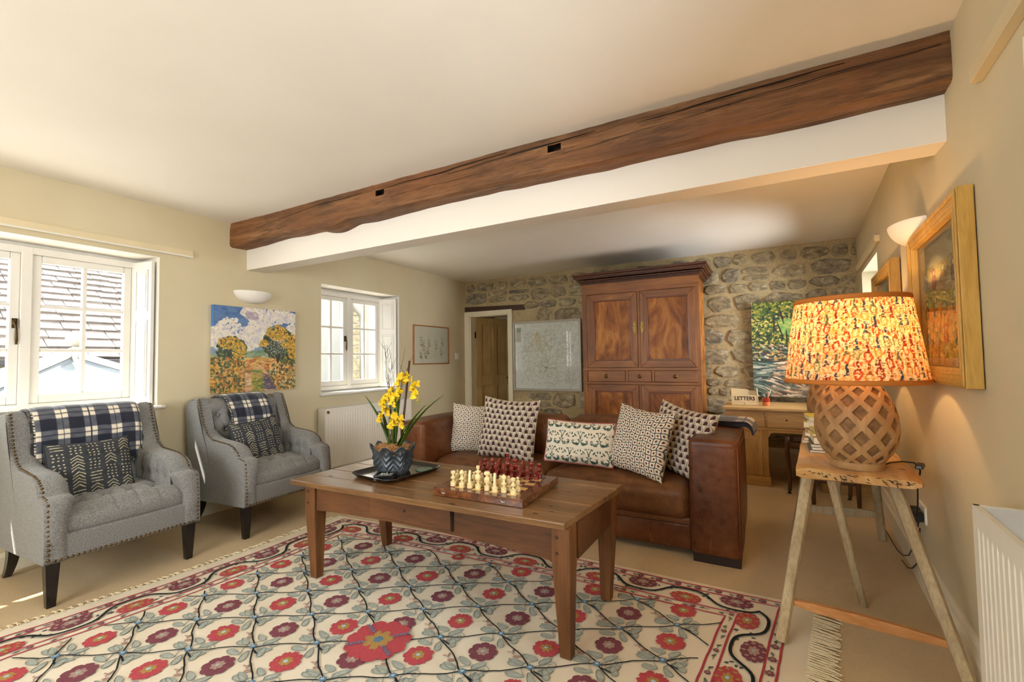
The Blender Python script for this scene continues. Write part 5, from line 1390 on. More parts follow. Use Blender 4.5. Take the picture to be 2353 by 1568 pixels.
def pdoor(x0, x1, z0, z1, px0, px1, pz0, pz1, hinge):
    d = A(MB()); y = AY0-.010
    # mitred frame: four prisms
    o = [(x0, z0), (x1, z0), (x1, z1), (x0, z1)]; n_ = [(px0-.012, pz0-.012), (px1+.012, pz0-.012), (px1+.012, pz1+.012), (px0-.012, pz1+.012)]
    top = A(MB()); 
    D_ = A(MB()).box(px0-.012, px1+.012, y+.012, y+.02, pz0-.012, pz1+.012).build('door', FL, ar)
    for k in range(4): A(MB()).prism([o[k], o[(k+1) % 4], n_[(k+1) % 4], n_[k]], .034, 'y', y).build('door_rail' if k in (0, 2) else 'door_stile', CHx if k in (0, 2) else CHz, D_, bevel=.003)
    d = A(MB()); e = .014
    for (a0, a1, c0, c1) in ((px0-e, px1+e, pz0-e, pz0), (px0-e, px1+e, pz1, pz1+e), (px0-e, px0, pz0, pz1), (px1, px1+e, pz0, pz1)): d.box(a0, a1, y-.006, y+.012, c0, c1)
    d.build('moulding', plain('dark_cherry_moulding', '#6e3814', .35, .15, 20), D_, bevel=.004)
    pg_ = A(MB())
    for (a, c) in ((x0+.03, z0+.03), (x1-.03, z0+.03), (x0+.03, z1-.03), (x1-.03, z1-.03)): pg_.box(a-.004, a+.004, y-.0015, y, c-.004, c+.004)
    pg_.build('peg', plain('dark_peg2', '#2e150a', .6), D_)
    return D_
dz = lambda a: a
dl_ = pdoor(2.076, 2.632, 1.056, 1.862, 2.168, 2.56, 1.141, 1.78, 0)
dr_ = pdoor(2.664, 3.214, 1.056, 1.862, 2.748, 3.137, 1.141, 1.78, 1)
pdoor(2.076, 2.632, .125, .868, 2.168, 2.56, .22, .79, 0); pdoor(2.664, 3.214, .125, .868, 2.748, 3.137, .22, .79, 1)
def esc(x, z, par):
    d = A(MB()); y = AY0-.012
    pr = [(0, .075), (.008, .06), (.005, .052), (.015, .04), (.01, .028), (.018, .012), (.018, -.012), (.01, -.028), (.015, -.04), (.005, -.052), (.008, -.06), (0, -.075)]
    pol = [(x+a, z+b_) for a, b_ in pr]+[(x-a, z+b_) for a, b_ in reversed(pr[1:-1])]
    d.prism(pol, .003, 'y', y-.003); d.tube([(x-.008, y-.006, z+.012), (x, y-.011, z+.016), (x+.008, y-.006, z+.012), (x, y-.005, z-.014)], .0028, 6)
    d.build('escutcheon', M['brass'], par, bevel=.0008)
esc(2.606, 1.48, dl_); esc(2.686, 1.482, dr_)
for x0, x1 in ((2.077, 2.494), (2.524, 2.769), (2.80, 3.213)):
    o = A(MB()).box(x0, x1, AY0-.006, AY0+.03, .903, 1.019).build('drawer', CHx, ar, bevel=.004)
    k = MB(); k.T = Matrix.Translation(((x0+x1)/2-2.64, AY0-.006-5.16, .961))@Matrix.Rotation(PI/2, 4, 'X'); k.lathe([(.022, 0), (.022, .004), (.016, .006), (.008, .008), (.007, .016), (.014, .02), (.016, .026), (.011, .031), (.001, .033)], 20)
    k.build('knob', M['brass'], o, smooth=True)
for x in (2.509, 2.785): A(MB()).box(x-.013, x+.013, AY0-.008, AY0+.03, .90, 1.022).build('divider', CHz, ar, bevel=.004)

# ---------------------------------------------------------------- pine desk with things on it
PN = wood('waxed_pine', ['#b98a4e', '#cfa566', '#dcb87c'], 0, 6, .45, .1, .08); PNz = wood('waxed_pine_upright', ['#b98a4e', '#cfa566', '#dcb87c'], 2, 6, .45, .1, .08)
dk = empty('pine_desk', (4.0, 4.95, 0), 'waxed pine pedestal desk with drawers, standing under the river painting', 'desk')
def K(mb=None): mb = mb or MB(); mb.T = Matrix.Translation((-4.0, -4.95, 0)); return mb
DXa, DXb, DYa, DYb = 3.47, 4.52, 4.65, 5.25
K().box(DXa-.02, DXb+.02, DYa-.03, DYb+.02, .668, .694).build('desk_top', PN, dk, bevel=.006, bseg=3)
for x0, x1, w_ in ((DXa, DXa+.34, 0), (DXb-.32, DXb, 1)):
    K().box(x0, x1, DYa+.01, DYb, .075, .50).build('pedestal', PNz, dk, bevel=.002)
    K().box(x0-.012, x1+.012, DYa-.008, DYb, 0, .08).build('plinth', PN, dk, bevel=.004)
    d = K().box(x0+.02, x1-.05, DYa+.0, DYa+.012, .10, .46).build('door', PNz, dk, bevel=.002)
    K().box(x0+.07, x1-.10, DYa-.006, DYa, .15, .42).build('door_panel', PNz, d, bevel=.003)
K().box(DXa, DXb, DYa+.01, DYb, .50, .668).build('drawer_case', PN, dk, bevel=.002)
K().box(DXa, DXb, DYa, DYa+.02, .497, .515).build('rail', PN, dk, bevel=.002)
for x0, x1 in ((DXa+.01, DXa+.315), (DXa+.335, 4.105), (4.125, DXb-.335), (DXb-.315, DXb-.01)):
    o = K().box(x0, x1, DYa-.002, DYa+.012, .522, .655).build('drawer', PN, dk, bevel=.003)
    q = MB(); q.T = Matrix.Translation(((x0+x1)/2-4.0, DYa-.002-4.95, .59))@Matrix.Rotation(PI/2, 4, 'X'); q.lathe([(.008, 0), (.006, .003), (.001, .004)], 10); q.build('knob', M['darkmetal'], o)
mb = K(); arch = [(DXa+.34, .497), (DXa+.34, .43), (DXa+.352, .445), (DXa+.358, .462), (DXa+.375, .475), (DXb-.355, .475), (DXb-.338, .462), (DXb-.332, .445), (DXb-.32, .43), (DXb-.32, .497)]
mb.prism(arch, .018, 'y', DYa+.002); mb.build('kneehole_apron', PN, dk, bevel=.002)
TZd = .694
lr = empty('letter_rack', (3.625, 4.90, TZd), 'pale wooden letter rack with the word LETTERS on its front', 'letter rack', rz=rd(3))
ply = plain('pale_birch_ply', '#dcc69a', .5, .06, 8); LWd, LD = .225, .13
for sg in (-1, 1):
    pr = [(-LD/2, 0), (LD/2, 0), (LD/2, .145), (LD/2-.02, .158), (LD/2-.05, .158), (-.02, .135), (-LD/2+.01, .112), (-LD/2, .10)]
    MB().prism(pr, .008, 'x', sg*LWd/2-(.008 if sg > 0 else 0)).build('side', ply, lr, bevel=.001)
MB().box(-LWd/2+.008, LWd/2-.008, -LD/2+.003, LD/2, 0, .006).build('base', ply, lr)
for k, (yy, hh) in enumerate(((-LD/2+.003, .095), (-LD/2+.04, .115), (-LD/2+.075, .132), (LD/2-.008, .150))):
    w = LWd/2-.009; n_ = .03
    pr = [(-w, .0), (w, 0), (w, hh-.014), (n_+.02, hh-.014), (n_, hh-.028), (-n_, hh-.028), (-n_-.02, hh-.014 if k else hh-.014), (-w, hh-.014)] if k else [(-w, .030), (w, .030), (w, hh), (-w, hh)]
    if k: pr = [(-w, 0), (w, 0), (w, hh-.02), (n_+.014, hh-.02), (n_, hh-.008), (-w, hh)]
    MB().prism(pr, .006, 'y', yy).build('front_panel' if k == 0 else 'divider', ply, lr, bevel=.0008)
dd = MB().box(-LWd/2+.009, LWd/2-.009, -LD/2-.001, -LD/2+.006, .003, .028).build('drawer', ply, lr, bevel=.001)
MB().sphere((0, -LD/2-.004, .015), .004, 8, 6).build('knob', M['darkmetal'], dd)
fc = bpy.data.curves.new('lettering', 'FONT'); fc.body = 'LETTERS'; fc.size = .050; fc.extrude = .0004; fc.align_x = 'CENTER'; fc.align_y = 'CENTER'; fc.offset = .0012
tf = bpy.data.objects.new('text_source', fc); COL.objects.link(tf); bpy.context.view_layer.update()
lme = bpy.data.meshes.new_from_object(tf.evaluated_get(bpy.context.evaluated_depsgraph_get())); bpy.data.objects.remove(tf)
lme.materials.clear(); lme.materials.append(plain('black_paint', '#17120e', .6))
ft = bpy.data.objects.new('lettering', lme); COL.objects.link(ft); ft.parent = lr; ft.location = (0, -LD/2+.0022, .062); ft.rotation_euler = (PI/2, 0, 0); ft.scale = (.92, 1, 1)
pt = empty('pencil_pot', (3.805, 4.86, TZd), 'small terracotta and red glazed pot holding brushes, beside the letter rack', 'pot')
MB().lathe([(.030, 0), (.031, .002), (.031, .036), (.001, .036)], 20).build('pot_base', plain('terracotta', '#c8703f', .6, .05), pt, smooth=True, auto=.6)
MB().lathe([(.001, .034), (.032, .034), (.032, .072), (.028, .072), (.027, .045), (.001, .045)], 20).build('pot_glaze', plain('red_glaze', '#9c3018', .2, .05, coat=.5), pt, smooth=True, auto=.6)
for (dx, dy, h_, c_, r_) in ((-.012, .0, .11, '#b9b4a8', .0035), (.02, .005, .13, '#e9e4d8', .004), (.014, -.01, .115, '#c43c2c', .003), (.003, .008, .105, '#4a3b2c', .003), (.03, 0, .138, '#d8c79a', .0035)):
    MB().tube([(dx*.3, dy*.3, .05), (dx*1.3, dy, h_)], r_, 6).build('brush', plain('brush_'+c_[1:], c_, .5), pt, smooth=True)

# ---------------------------------------------------------------- low stool and ladder chair behind the bench
dkw = wood('dark_oak_stool', ['#3a2212', '#573519', '#74491f'], 0, 8, .45, .15, .1); dkz = wood('dark_oak_legs', ['#3a2212', '#573519', '#74491f'], 2, 8, .45, .15, .1)
ch = empty('desk_chair', (4.17, 4.40, 0), 'small dark oak chair with scrolled back legs drawn up to the pine desk', 'chair')
def Q(mb=None): mb = mb or MB(); mb.T = Matrix.Translation((-4.17, -4.40, 0)); return mb
for x in (3.95, 4.36):
    pts = [(x, 4.50, .0), (x+.003, 4.49, .03), (x+.008, 4.50, .12), (x+.004, 4.52, .22), (x-.004, 4.51, .33), (x-.004, 4.49, .42), (x, 4.50, .47)]
    Q().tube(pts, [.017, .015, .014, .017, .018, .016, .016], 8).build('leg', dkz, ch, smooth=True)
for x in (4.10, 4.385):
    Q().tube([(x, 4.25, .0), (x, 4.25, .04), (x, 4.26, .25), (x, 4.27, .40)], [.013, .015, .019, .02], 10).build('leg', dkz, ch, smooth=True)
Q().prism([(3.955, 4.49), (4.36, 4.49), (4.40, 4.24), (4.08, 4.24)], .03, 'z', .40).build('seat', dkw, ch, bevel=.006)
Q().bar((3.99, 4.49, .455), (4.36, 4.49, .455), .022, .035).build('top_rail', dkw, ch, bevel=.006)
Q().bar((4.10, 4.255, .18), (4.385, 4.255, .18), .018, .022).build('stretcher', dkw, ch, bevel=.004)
Q().bar((3.96, 4.51, .14), (4.36, 4.51, .14), .018, .022).build('stretcher', dkw, ch, bevel=.004)

# ---------------------------------------------------------------- rustic trestle bench
bw_ = Mat('bleached_elm'); n1 = bw_.noise(6, 6, .65, bw_.coords((1, .12, 1)), 1.5); n2 = bw_.noise(26, 5, .7, bw_.coords((1, .5, 1)), .6); n3 = bw_.noise(3, 3)
c = bw_.ramp(n1, [(.3, srgb('#a9783f')), (.5, srgb('#c99a5c')), (.7, srgb('#dcb87f'))]); c = bw_.mix(bw_.ramp(n3, [(.45, (0, 0, 0)), (.7, (.5, .5, .5))]), c, srgb('#d9cdb4')); c = bw_.mix(bw_.ramp(n2, [(.30, (.85, .85, .85)), (.38, (0, 0, 0))]), c, srgb('#3b2c1c'))
bw_.base(c).set(rough=.8); bw_.bump(n2, .5, .006); bw_.bump(n1, .3, .006); bw_ = bw_.m
legw = wood('grey_split_ash', ['#9c8a68', '#c2ad86', '#d8c8a6'], 2, 14, .75, .5, .05, fine=110, dist=.4)
BT = .675
be = empty('trestle_bench', (4.12, 2.9, 0), 'rustic thick-topped wooden trestle bench with splayed legs along the right wall', 'bench')
BX = lambda y: 3.893+.09*(y-2.3); BX2 = lambda y: 4.318+.045*(y-2.3)
NU, NV = 40, 70; ring = []
mb = MB(); vs = []; fs = []; prof_n = 16
Y0, Y1 = 2.295, 3.55
for j in range(NV):
    t = j/(NV-1); y = Y0+(Y1-Y0)*(t if 0 < t < 1 else t); ins = .0
    if j in (0, NV-1): ins = .014
    x0, x1 = BX(y)+ins+.006*mnoise.noise(Vector((y*6, 0, 2))), BX2(y)-ins+.008*mnoise.noise(Vector((y*5, 4, 2)))
    th_ = .045+.004*mnoise.noise(Vector((y*4, 1, 1)))
    for k in range(prof_n*2):
        if k < prof_n: u = k/(prof_n-1); x = x0+(x1-x0)*u; z = BT-(.010 if k in (0, prof_n-1) else 0)-ins*.5
        else: u = 1-(k-prof_n)/(prof_n-1); x = x0+(x1-x0)*u; z = BT-th_+(.010 if k in (prof_n, 2*prof_n-1) else 0)+ins*.5
        jy = (.010*mnoise.noise(Vector((x*14, z*20, 5)))+(-.05*(x-3.9)/.42+.02) if j == 0 else 0)
        z += .0016*mnoise.noise(Vector((x*9, y*5, 0)))
        vs.append((x-4.12, y+jy-2.9, z))
m_ = prof_n*2
for j in range(NV-1):
    for k in range(m_): fs.append((j*m_+k, (j+1)*m_+k, (j+1)*m_+(k+1) % m_, j*m_+(k+1) % m_))
fs += [tuple(range(m_)), tuple((NV-1)*m_+k for k in range(m_))[::-1]]
mb.add(vs, fs); mb.build('slab', bw_, be, smooth=True, auto=.8)
crk = MB()
for k in range(46):
    x = rr.uniform(3.91, 4.29); y = Y0+(-.05*(x-3.9)/.42+.02)-.0015; z0 = BT-rr.uniform(.006, .03); L_ = rr.uniform(.006, .022); a = rr.uniform(-1.3, -.2) if rr.random() < .6 else rr.uniform(-.3, .3)
    p0 = Vector((x-4.12, y-2.9-.004, z0)); p1 = p0+Vector((math.cos(a)*L_, 0, math.sin(a)*L_))
    if p1.z < BT-.043: continue
    crk.tube([p0, (p0+p1)/2+Vector((0, -.001, .001)), p1], [.0006, .0016, .0005], 4)
tagp(crk.build('checks', plain('black_check', '#241a12', .9), be), kind='stuff')
def leg(tp, bt, w, h, name='leg'):
    mb = MB(); a = Vector(bt)-Vector((4.12, 2.9, 0)); c_ = Vector(tp)-Vector((4.12, 2.9, 0)); n = 14; vs = []
    t_ = (c_-a).normalized(); x_ = t_.cross(Vector((0, 1, 0))).normalized(); y_ = x_.cross(t_)
    q = [(-w/2, -h*.25), (-w*.25, -h/2), (w*.25, -h/2), (w/2, -h*.25), (w/2, h*.25), (w*.25, h/2), (-w*.25, h/2), (-w/2, h*.25)]
    for i in range(n+1):
        p = a.lerp(c_, i/n); s_ = 1+.04*mnoise.noise(Vector((i*.6, w*50, h*9))); tap = 1.0-.12*(1-i/n)
        for u, v in q: vs.append(tuple(p+x_*u*s_*tap+y_*v*s_*tap))
    vs = [(v[0], v[1], max(v[2], .0)) for v in vs]
    fs = [tuple(range(8))[::-1], tuple(n*8+k for k in range(8))]+[(i*8+k, i*8+(k+1) % 8, i*8+8+(k+1) % 8, i*8+8+k) for i in range(n) for k in range(8)]
    return mb.add(vs, fs).build(name, legw, be, bevel=.002)
leg((3.945, 2.40, BT-.045), (3.812, 2.145, .013), .046, .05)
leg((4.03, 2.47, BT-.045), (4.155, 2.64, 0), .036, .036)
leg((4.235, 2.38, BT-.045), (4.355, 2.0, .0), .042, .055)
leg((4.035, 3.42, BT-.045), (3.945, 3.62, 0), .045, .05)
leg((4.33, 3.42, BT-.045), (4.405, 3.62, 0), .045, .05)
leg((4.18, 3.46, BT-.045), (4.175, 3.56, .155), .034, .034, 'brace')
def stretcher(a, c_, w0, mat, name='stretcher'):
    mb = MB(); a = Vector(a)-Vector((4.12, 2.9, 0)); c_ = Vector(c_)-Vector((4.12, 2.9, 0)); n = 16; vs = []
    for i in range(n+1):
        t = i/n; p = a.lerp(c_, t); w = w0*(.42+.58*math.sin(PI*t)**.8); h = .018
        vs += [(p.x, p.y-h/2-.006, p.z-w/2), (p.x, p.y+h/2, p.z-w/2), (p.x, p.y+h/2, p.z+w/2), (p.x, p.y-h/2-.006, p.z+w/2)]
    fs = [(3, 2, 1, 0), (n*4, n*4+1, n*4+2, n*4+3)]+[(i*4+k, i*4+(k+1) % 4, i*4+4+(k+1) % 4, i*4+4+k) for i in range(n) for k in range(4)]
    mb.add(vs, fs).build(name, mat, be, bevel=.003)
stretcher((3.845, 2.215, .150), (4.335, 2.115, .16), .040, wood('orange_pine', ['#b8793c', '#d2955a', '#dda468'], 0, 7, .5, .1, .08))
stretcher((3.955, 3.57, .152), (4.40, 3.57, .172), .055, legw)

# ---------------------------------------------------------------- lamps
mango = Mat('carved_mango_wood'); n1 = mango.noise(9, 5, .6, mango.coords((1, 1, .4)), 1.0); mango.base(mango.ramp(n1, [(.3, srgb('#8f6a42')), (.55, srgb('#b48c5c')), (.75, srgb('#c6a273'))])).set(rough=.6); mango.bump(mango.noise(45, 4), .3, .004); mango = mango.m
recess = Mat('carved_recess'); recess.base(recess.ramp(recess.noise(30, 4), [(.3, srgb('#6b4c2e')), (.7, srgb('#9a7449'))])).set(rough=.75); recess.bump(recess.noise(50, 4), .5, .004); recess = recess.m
def shade_pattern(nU, nV):
    U, V = np.meshgrid(np.linspace(0, 1, nU), np.linspace(0, 1, nV), indexing='ij'); rs_ = np.random.RandomState(8)
    C = fill(U.shape, '#f0e2c2'); NC = 44; col = np.floor(U*NC).astype(int) % NC; fu = (U*NC) % 1-.5
    hx = lambda *a: np.array([hexc(p) for p in a])
    A = hx('#d9713a', '#b8482f', '#dba048', '#cf6236', '#9a9262', '#e6ab62'); Bc = hx('#3b4660', '#8c3030', '#5f6a55', '#44506e', '#a85a2c')
    pa = rs_.randint(0, 6, NC); pb = rs_.randint(0, 5, NC); off = rs_.rand(NC)
    n1 = fbm(U, V, 150, 5, 2); n2 = fbm(U, V, 40, 15, 3); n3 = fbm(U, V, 9, 25, 2)
    w = V*4.2+off[col]*.5+.25*np.sin(U*31); fv = w % 1; cell = np.floor(w).astype(int); wob = fu+.05*np.sin(w*17+col)
    wid = .46*np.sin(np.pi*np.clip(fv/.62, 0, 1))**.7
    og = (np.abs(wob) < wid)&(fv < .62); inn = (np.abs(wob) < wid*.45)&(fv < .5)&(fv > .12); st = (np.abs(wob) < .13)&(fv >= .55); sc = (np.abs(np.abs(wob)-.33) < .11)&(np.abs(fv-.78) < .11); dm = (np.abs(wob) < .3)&(np.abs(fv-.5) < .035)
    cA = A[(pa[col]+cell) % 6]; cB = Bc[(pb[col]+cell*2) % 5]; cC = A[(pa[col]+cell+3) % 6]
    C = np.where(((n2 > .12)&(n1 > -.2))[..., None], hexc('#dda055')*.6+C*.4, C)
    C = np.where((og&(n1 > -.35))[..., None], cA, C); C = np.where((inn&(n1 > -.1))[..., None], hexc('#efdcb4'), C); C = np.where((st&(n1 > -.3))[..., None], cB, C)
    C = np.where((sc&(n1 > -.2))[..., None], cC, C); C = np.where(dm[..., None], cB, C)
    C = np.where((np.abs(n2+.15) < .022)[..., None], hexc('#7d3a2a'), C)
    k = (n3 > .15)[..., None]; C = np.where(k, C*.9+hexc('#c98a4a')*.1, C)
    return C
sm_ = Mat('pleated_print_fabric'); sm_.nt.nodes.remove(sm_.b); a_ = sm_.n('Attribute'); a_.attribute_name = 'col'
df = sm_.n('BsdfDiffuse'); tl = sm_.n('BsdfTranslucent'); mx = sm_.n('MixShader'); mx.inputs[0].default_value = .42
tint = sm_.mix(1.0, sm_.mix(.25, a_.outputs['Color'], a_.outputs['Color'], 'MULTIPLY'), (1.0, .90, .68), 'MULTIPLY')
sm_.l(a_.outputs['Color'], df.inputs[0]); sm_.l(tint, tl.inputs[0]); sm_.l(df.outputs[0], mx.inputs[1]); sm_.l(tl.outputs[0], mx.inputs[2]); sm_.l(mx.outputs[0], sm_.nt.nodes['Material Output'].inputs[0]); SHD = sm_.m
trimm = plain('orange_bias_trim', '#c8792c', .7, .05)
bulbm = Mat('glowing_bulb'); bulbm.b.inputs['Emission Color'].default_value = (1, .66, .30, 1); bulbm.b.inputs['Emission Strength'].default_value = 14; bulbm = bulbm.m
def tlamp(loc, label, power):
    L = empty('table_lamp', loc, label, 'lamp', 'carved wooden table lamps')
    z0, HB = .030, .355; nT, nZ = 264, 170
    def rad(t): # egg: widest low
        return .0+.148*math.sin(PI*min(1, (t*.985+.0)))**.0 if False else max(.045, .149*(1-((t-.40)/.62)**2 if t > .40 else 1-((.40-t)/.52)**2)**.5)
    ts = np.linspace(0, 1, nZ); zs = z0+HB*ts; rs2 = np.array([rad(t) for t in ts])
    rs2[0] = .098
    v = np.zeros(nZ)
    for j in range(1, nZ): ds = math.hypot(zs[j]-zs[j-1], rs2[j]-rs2[j-1]); v[j] = v[j-1]+ds/max(.05, rs2[j])
    NP = 10; per_ = 2*PI/NP; vv = v/(per_*1.16)+.18
    P = np.zeros((nT, nZ, 3)); mi = np.zeros((nT, nZ), bool)
    for i in range(nT):
        th = 2*PI*i/nT; fu = (th/per_)
        for j in range(nZ):
            a = fu % 1-.5; b_ = vv[j] % 1-.5; d1 = abs(a)+abs(b_); a2 = (fu+.5) % 1-.5; b2 = (vv[j]+.5) % 1-.5; d2 = abs(a2)+abs(b2); d = min(d1, d2)
            k = min(1, max(0, (.315-d)/.03)); mi[i, j] = k > .6; r_ = rs2[j]-.0085*k*(1 if ts[j] < .93 else 0)
            P[i, j] = (r_*math.cos(th), r_*math.sin(th), zs[j])
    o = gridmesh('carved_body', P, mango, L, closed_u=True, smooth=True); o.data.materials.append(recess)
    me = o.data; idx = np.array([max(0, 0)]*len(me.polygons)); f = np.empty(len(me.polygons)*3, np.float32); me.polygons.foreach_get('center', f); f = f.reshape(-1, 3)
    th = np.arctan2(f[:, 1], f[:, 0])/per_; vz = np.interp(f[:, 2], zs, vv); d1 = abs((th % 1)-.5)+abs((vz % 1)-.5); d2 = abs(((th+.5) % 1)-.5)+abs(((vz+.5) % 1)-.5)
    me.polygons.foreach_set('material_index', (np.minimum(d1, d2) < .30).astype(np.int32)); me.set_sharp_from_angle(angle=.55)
    MB().lathe([(.094, 0), (.096, .003), (.096, .028), (.090, .032), (.001, .032)], 48).build('foot', mango, L, smooth=True, auto=.6)
    MB().lathe([(.04, z0+HB-.004), (.045, z0+HB+.008), (.014, z0+HB+.014), (.012, z0+HB+.06), (.018, z0+HB+.065), (.018, z0+HB+.10), (.001, z0+HB+.10)], 20).build('lamp_holder', M['brass'], L, smooth=True, auto=.6)
    MB().sphere((0, 0, z0+HB+.145), .030, 16, 12, 1.25).build('bulb', bulbm, L, smooth=True)
    # shade
    nU, nV = 860, 110; z1, z2, r1, r2 = .367, .712, .252, .205; G = np.zeros((nU, nV, 3)); th = np.linspace(0, 2*PI, nU)
    t = np.linspace(0, 1, nV); ple = .0022*(np.abs(np.sin(th*86/2*1.0))*2-1)
    R = (r1+(r2-r1)*t)[None, :]+ple[:, None]*(.6+.4*np.sin(np.pi*t))[None, :]
    G[..., 0] = R*np.cos(th)[:, None]; G[..., 1] = R*np.sin(th)[:, None]; G[..., 2] = (z1+(z2-z1)*t)[None, :]
    gridmesh('shade', G, SHD, L, shade_pattern(nU, nV))
    for zz, r_ in ((z1, r1), (z2, r2)):
        MB().lathe([(r_+.0035, -.009), (r_+.0045, -.004), (r_+.004, .008), (r_+.0028, .011), (r_-.003, .009), (r_-.003, -.009)], 96, (0, 0, zz)).build('shade_trim', trimm, L, smooth=True) if False else None
        n = 120; vs = []; pr = [(r_+.003, -.009), (r_+.0046, -.003), (r_+.0042, .007), (r_+.0024, .011), (r_-.004, .009), (r_-.004, -.008)]
        for i in range(n):
            a = 2*PI*i/n
            for q_, z_ in pr: vs.append((q_*math.cos(a), q_*math.sin(a), zz+z_))
        k = len(pr); MB().add(vs, [(i*k+j, ((i+1) % n)*k+j, ((i+1) % n)*k+(j+1) % k, i*k+(j+1) % k) for i in range(n) for j in range(k)]).build('shade_trim', trimm, L, smooth=True)
    w = MB()
    for a in (0, 2*PI/3, 4*PI/3): w.tube([(0, 0, .43+.0), (r1*.55*math.cos(a), r1*.55*math.sin(a), .50), ((r2)*math.cos(a), (r2)*math.sin(a), z2-.005)], .0016, 5)
    w.build('shade_carrier', M['chrome'], L)
    pl = lamp('POINT', 'lamp_glow', (0, 0, 0), power, (1.0, .62, .28), shadow_soft_size=.03); pl.parent = L; pl.location = (0, 0, z0+HB+.145)
    for c_ in L.children:
        if c_.name.startswith('bulb'): c_.visible_shadow = True
    pl.location = (0, 0, z0+HB+.195)
    return L
tlamp((4.125, 2.435, BT+.0015), 'near carved wooden table lamp with lit pleated orange print shade on the bench', 6)
tlamp((4.165, 3.36, BT+.0015), 'far carved wooden table lamp behind the nearer one, mostly hidden by its shade', 6)
cable = plain('black_cable', '#15120f', .5)
tagp(MB().tube([(4.215, 2.47, BT+.006), (4.26, 2.55, BT+.007), (4.31, 2.60, BT+.006), (4.352, 2.60, BT+.004), (4.372, 2.61, BT-.03), (4.385, 2.72, .55), (4.41, 2.85, .42), (4.425, 2.97, .32)], .0032, 6).build('lamp_cord', cable, None, smooth=True), 'black lamp cord running off the back of the bench', 'cord')
sw_ = tagp(MB().hexa([(4.325, 2.48, BT+.001), (4.350, 2.47, BT+.001), (4.375, 2.54, BT+.001), (4.345, 2.55, BT+.001)], [(4.328, 2.483, BT+.018), (4.347, 2.473, BT+.018), (4.372, 2.537, BT+.018), (4.348, 2.547, BT+.018)]).build('cord_switch', M['blackplastic'], None, bevel=.004), 'black inline cord switch hanging over the bench edge', 'switch')

# ---------------------------------------------------------------- books behind the lamp
bc_ = [('#e8e0cc', '#8a8a86'), ('#efe7d4', '#30322e'), ('#e6d9b8', '#e0bf3a'), ('#ece4d2', '#2f4a44')]
page = plain('book_pages', '#e9dfc4', .8, .08, 60)
def book(x, y, z, w, d, h, col, rz_, label, grp, soft=False):
    root = empty('book', (x, y, z), label, 'book', grp, rz=rz_); cm = plain('cover_'+col[1:], col, .45, .06, 10)
    MB().box(-w/2+.003, w/2-.003, -d/2+.003, d/2-.003, .0015, h-.0015).build('pages', page, root)
    MB().box(-w/2, w/2, -d/2, d/2, 0, .0022).box(-w/2, w/2, -d/2, d/2, h-.0022, h).box(w/2-.0025, w/2, -d/2, d/2, 0, h).build('cover', cm, root, bevel=.0006)
    return root
zz = BT+.002
near = [('#77777a', .012, 'grey book at the bottom of the near book pile on the bench'), ('#e9e3d6', .010, 'white booklet second in the near book pile on the bench'), ('#6a5a3a', .016, 'brown book third in the near book pile on the bench'), ('#25443d', .036, 'thick dark green book near the top of the near pile'), ('#e3c42c', .014, 'yellow book lying on the thick dark green book'), ('#8f9a4c', .012, 'olive green book on top of the near book pile')]
for i, (c_, h_, lb) in enumerate(near):
    book(4.075+rr.uniform(-.004, .008), 2.80+rr.uniform(-.006, .006), zz, .19-.006*i, .23-.008*i, h_, c_, rr.uniform(-.06, .06), lb, 'books on the bench'); zz += h_+.0006
zz = BT+.002
far = [('#d8d4c8', .012, 'pale book at the bottom of the far magazine pile'), ('#c9a66a', .016, 'tan book second in the far magazine pile'), ('#9fa8ae', .010, 'grey blue magazine third in the far pile'), ('#eeeeea', .014, 'white magazine in the middle of the far pile'), ('#caa05a', .018, 'amber book above the white magazine in the far pile'), ('#e8e6e0', .010, 'cream magazine above the amber book in the far pile'), ('#d8b45a', .03, 'thick ochre book near the top of the far pile'), ('#dfe0dc', .008, 'thin grey magazine under the topmost book of the far pile'), ('#c7c24e', .022, 'lime green book on top of the far magazine pile')]
for i, (c_, h_, lb) in enumerate(far):
    book(4.07+rr.uniform(-.012, .012), 3.06+rr.uniform(-.008, .008), zz, .19-.003*i, .20-.006*(i > 5), h_, c_, rr.uniform(-.12, .12), lb, 'books on the bench'); zz += h_+.0006
# ---------------------------------------------------------------- paintings (each a small raster of brush dabs carried as vertex colours)
class Canvas:
    def __init__(s, w, h, seed): s.w, s.h = w, h; s.a = np.zeros((h, w, 3)); s.r = np.random.RandomState(seed); s.Y, s.X = np.mgrid[0:h, 0:w]; s.u = s.X/w; s.v = s.Y/h
    def fillm(s, m, h): s.a[m] = hexc(h)
    def dab(s, x, y, L, W, ang, col, a=1.0):
        x, y, L, W = x*s.w, y*s.h, L*s.w/2, W*s.w/2; R = int(max(L, W))+2; x0, x1 = int(max(0, x-R)), int(min(s.w, x+R)); y0, y1 = int(max(0, y-R)), int(min(s.h, y+R))
        if x1 <= x0 or y1 <= y0: return
        X = s.X[y0:y1, x0:x1]-x; Yy = s.Y[y0:y1, x0:x1]-y; c, n = math.cos(ang), math.sin(ang); p = (X*c+Yy*n)/L; q = (-X*n+Yy*c)/W
        m = (p*p+q*q < 1)[..., None]*a; s.a[y0:y1, x0:x1] = s.a[y0:y1, x0:x1]*(1-m)+col*m
    def dabs(s, n, fx, fy, L, W, pal, ang=None, jit=.08, mask=None):
        for _ in range(n):
            x, y = fx(s.r), fy(s.r)
            if callable(y): y = y(x)
            if mask and not mask(x, y): continue
            c = hexc(pal[s.r.randint(len(pal))])+s.r.uniform(-jit, jit); s.dab(x, y, L*s.r.uniform(.6, 1.3), W*s.r.uniform(.6, 1.3), s.r.uniform(0, PI) if ang is None else ang+s.r.uniform(-.4, .4), np.clip(c, 0, 1))
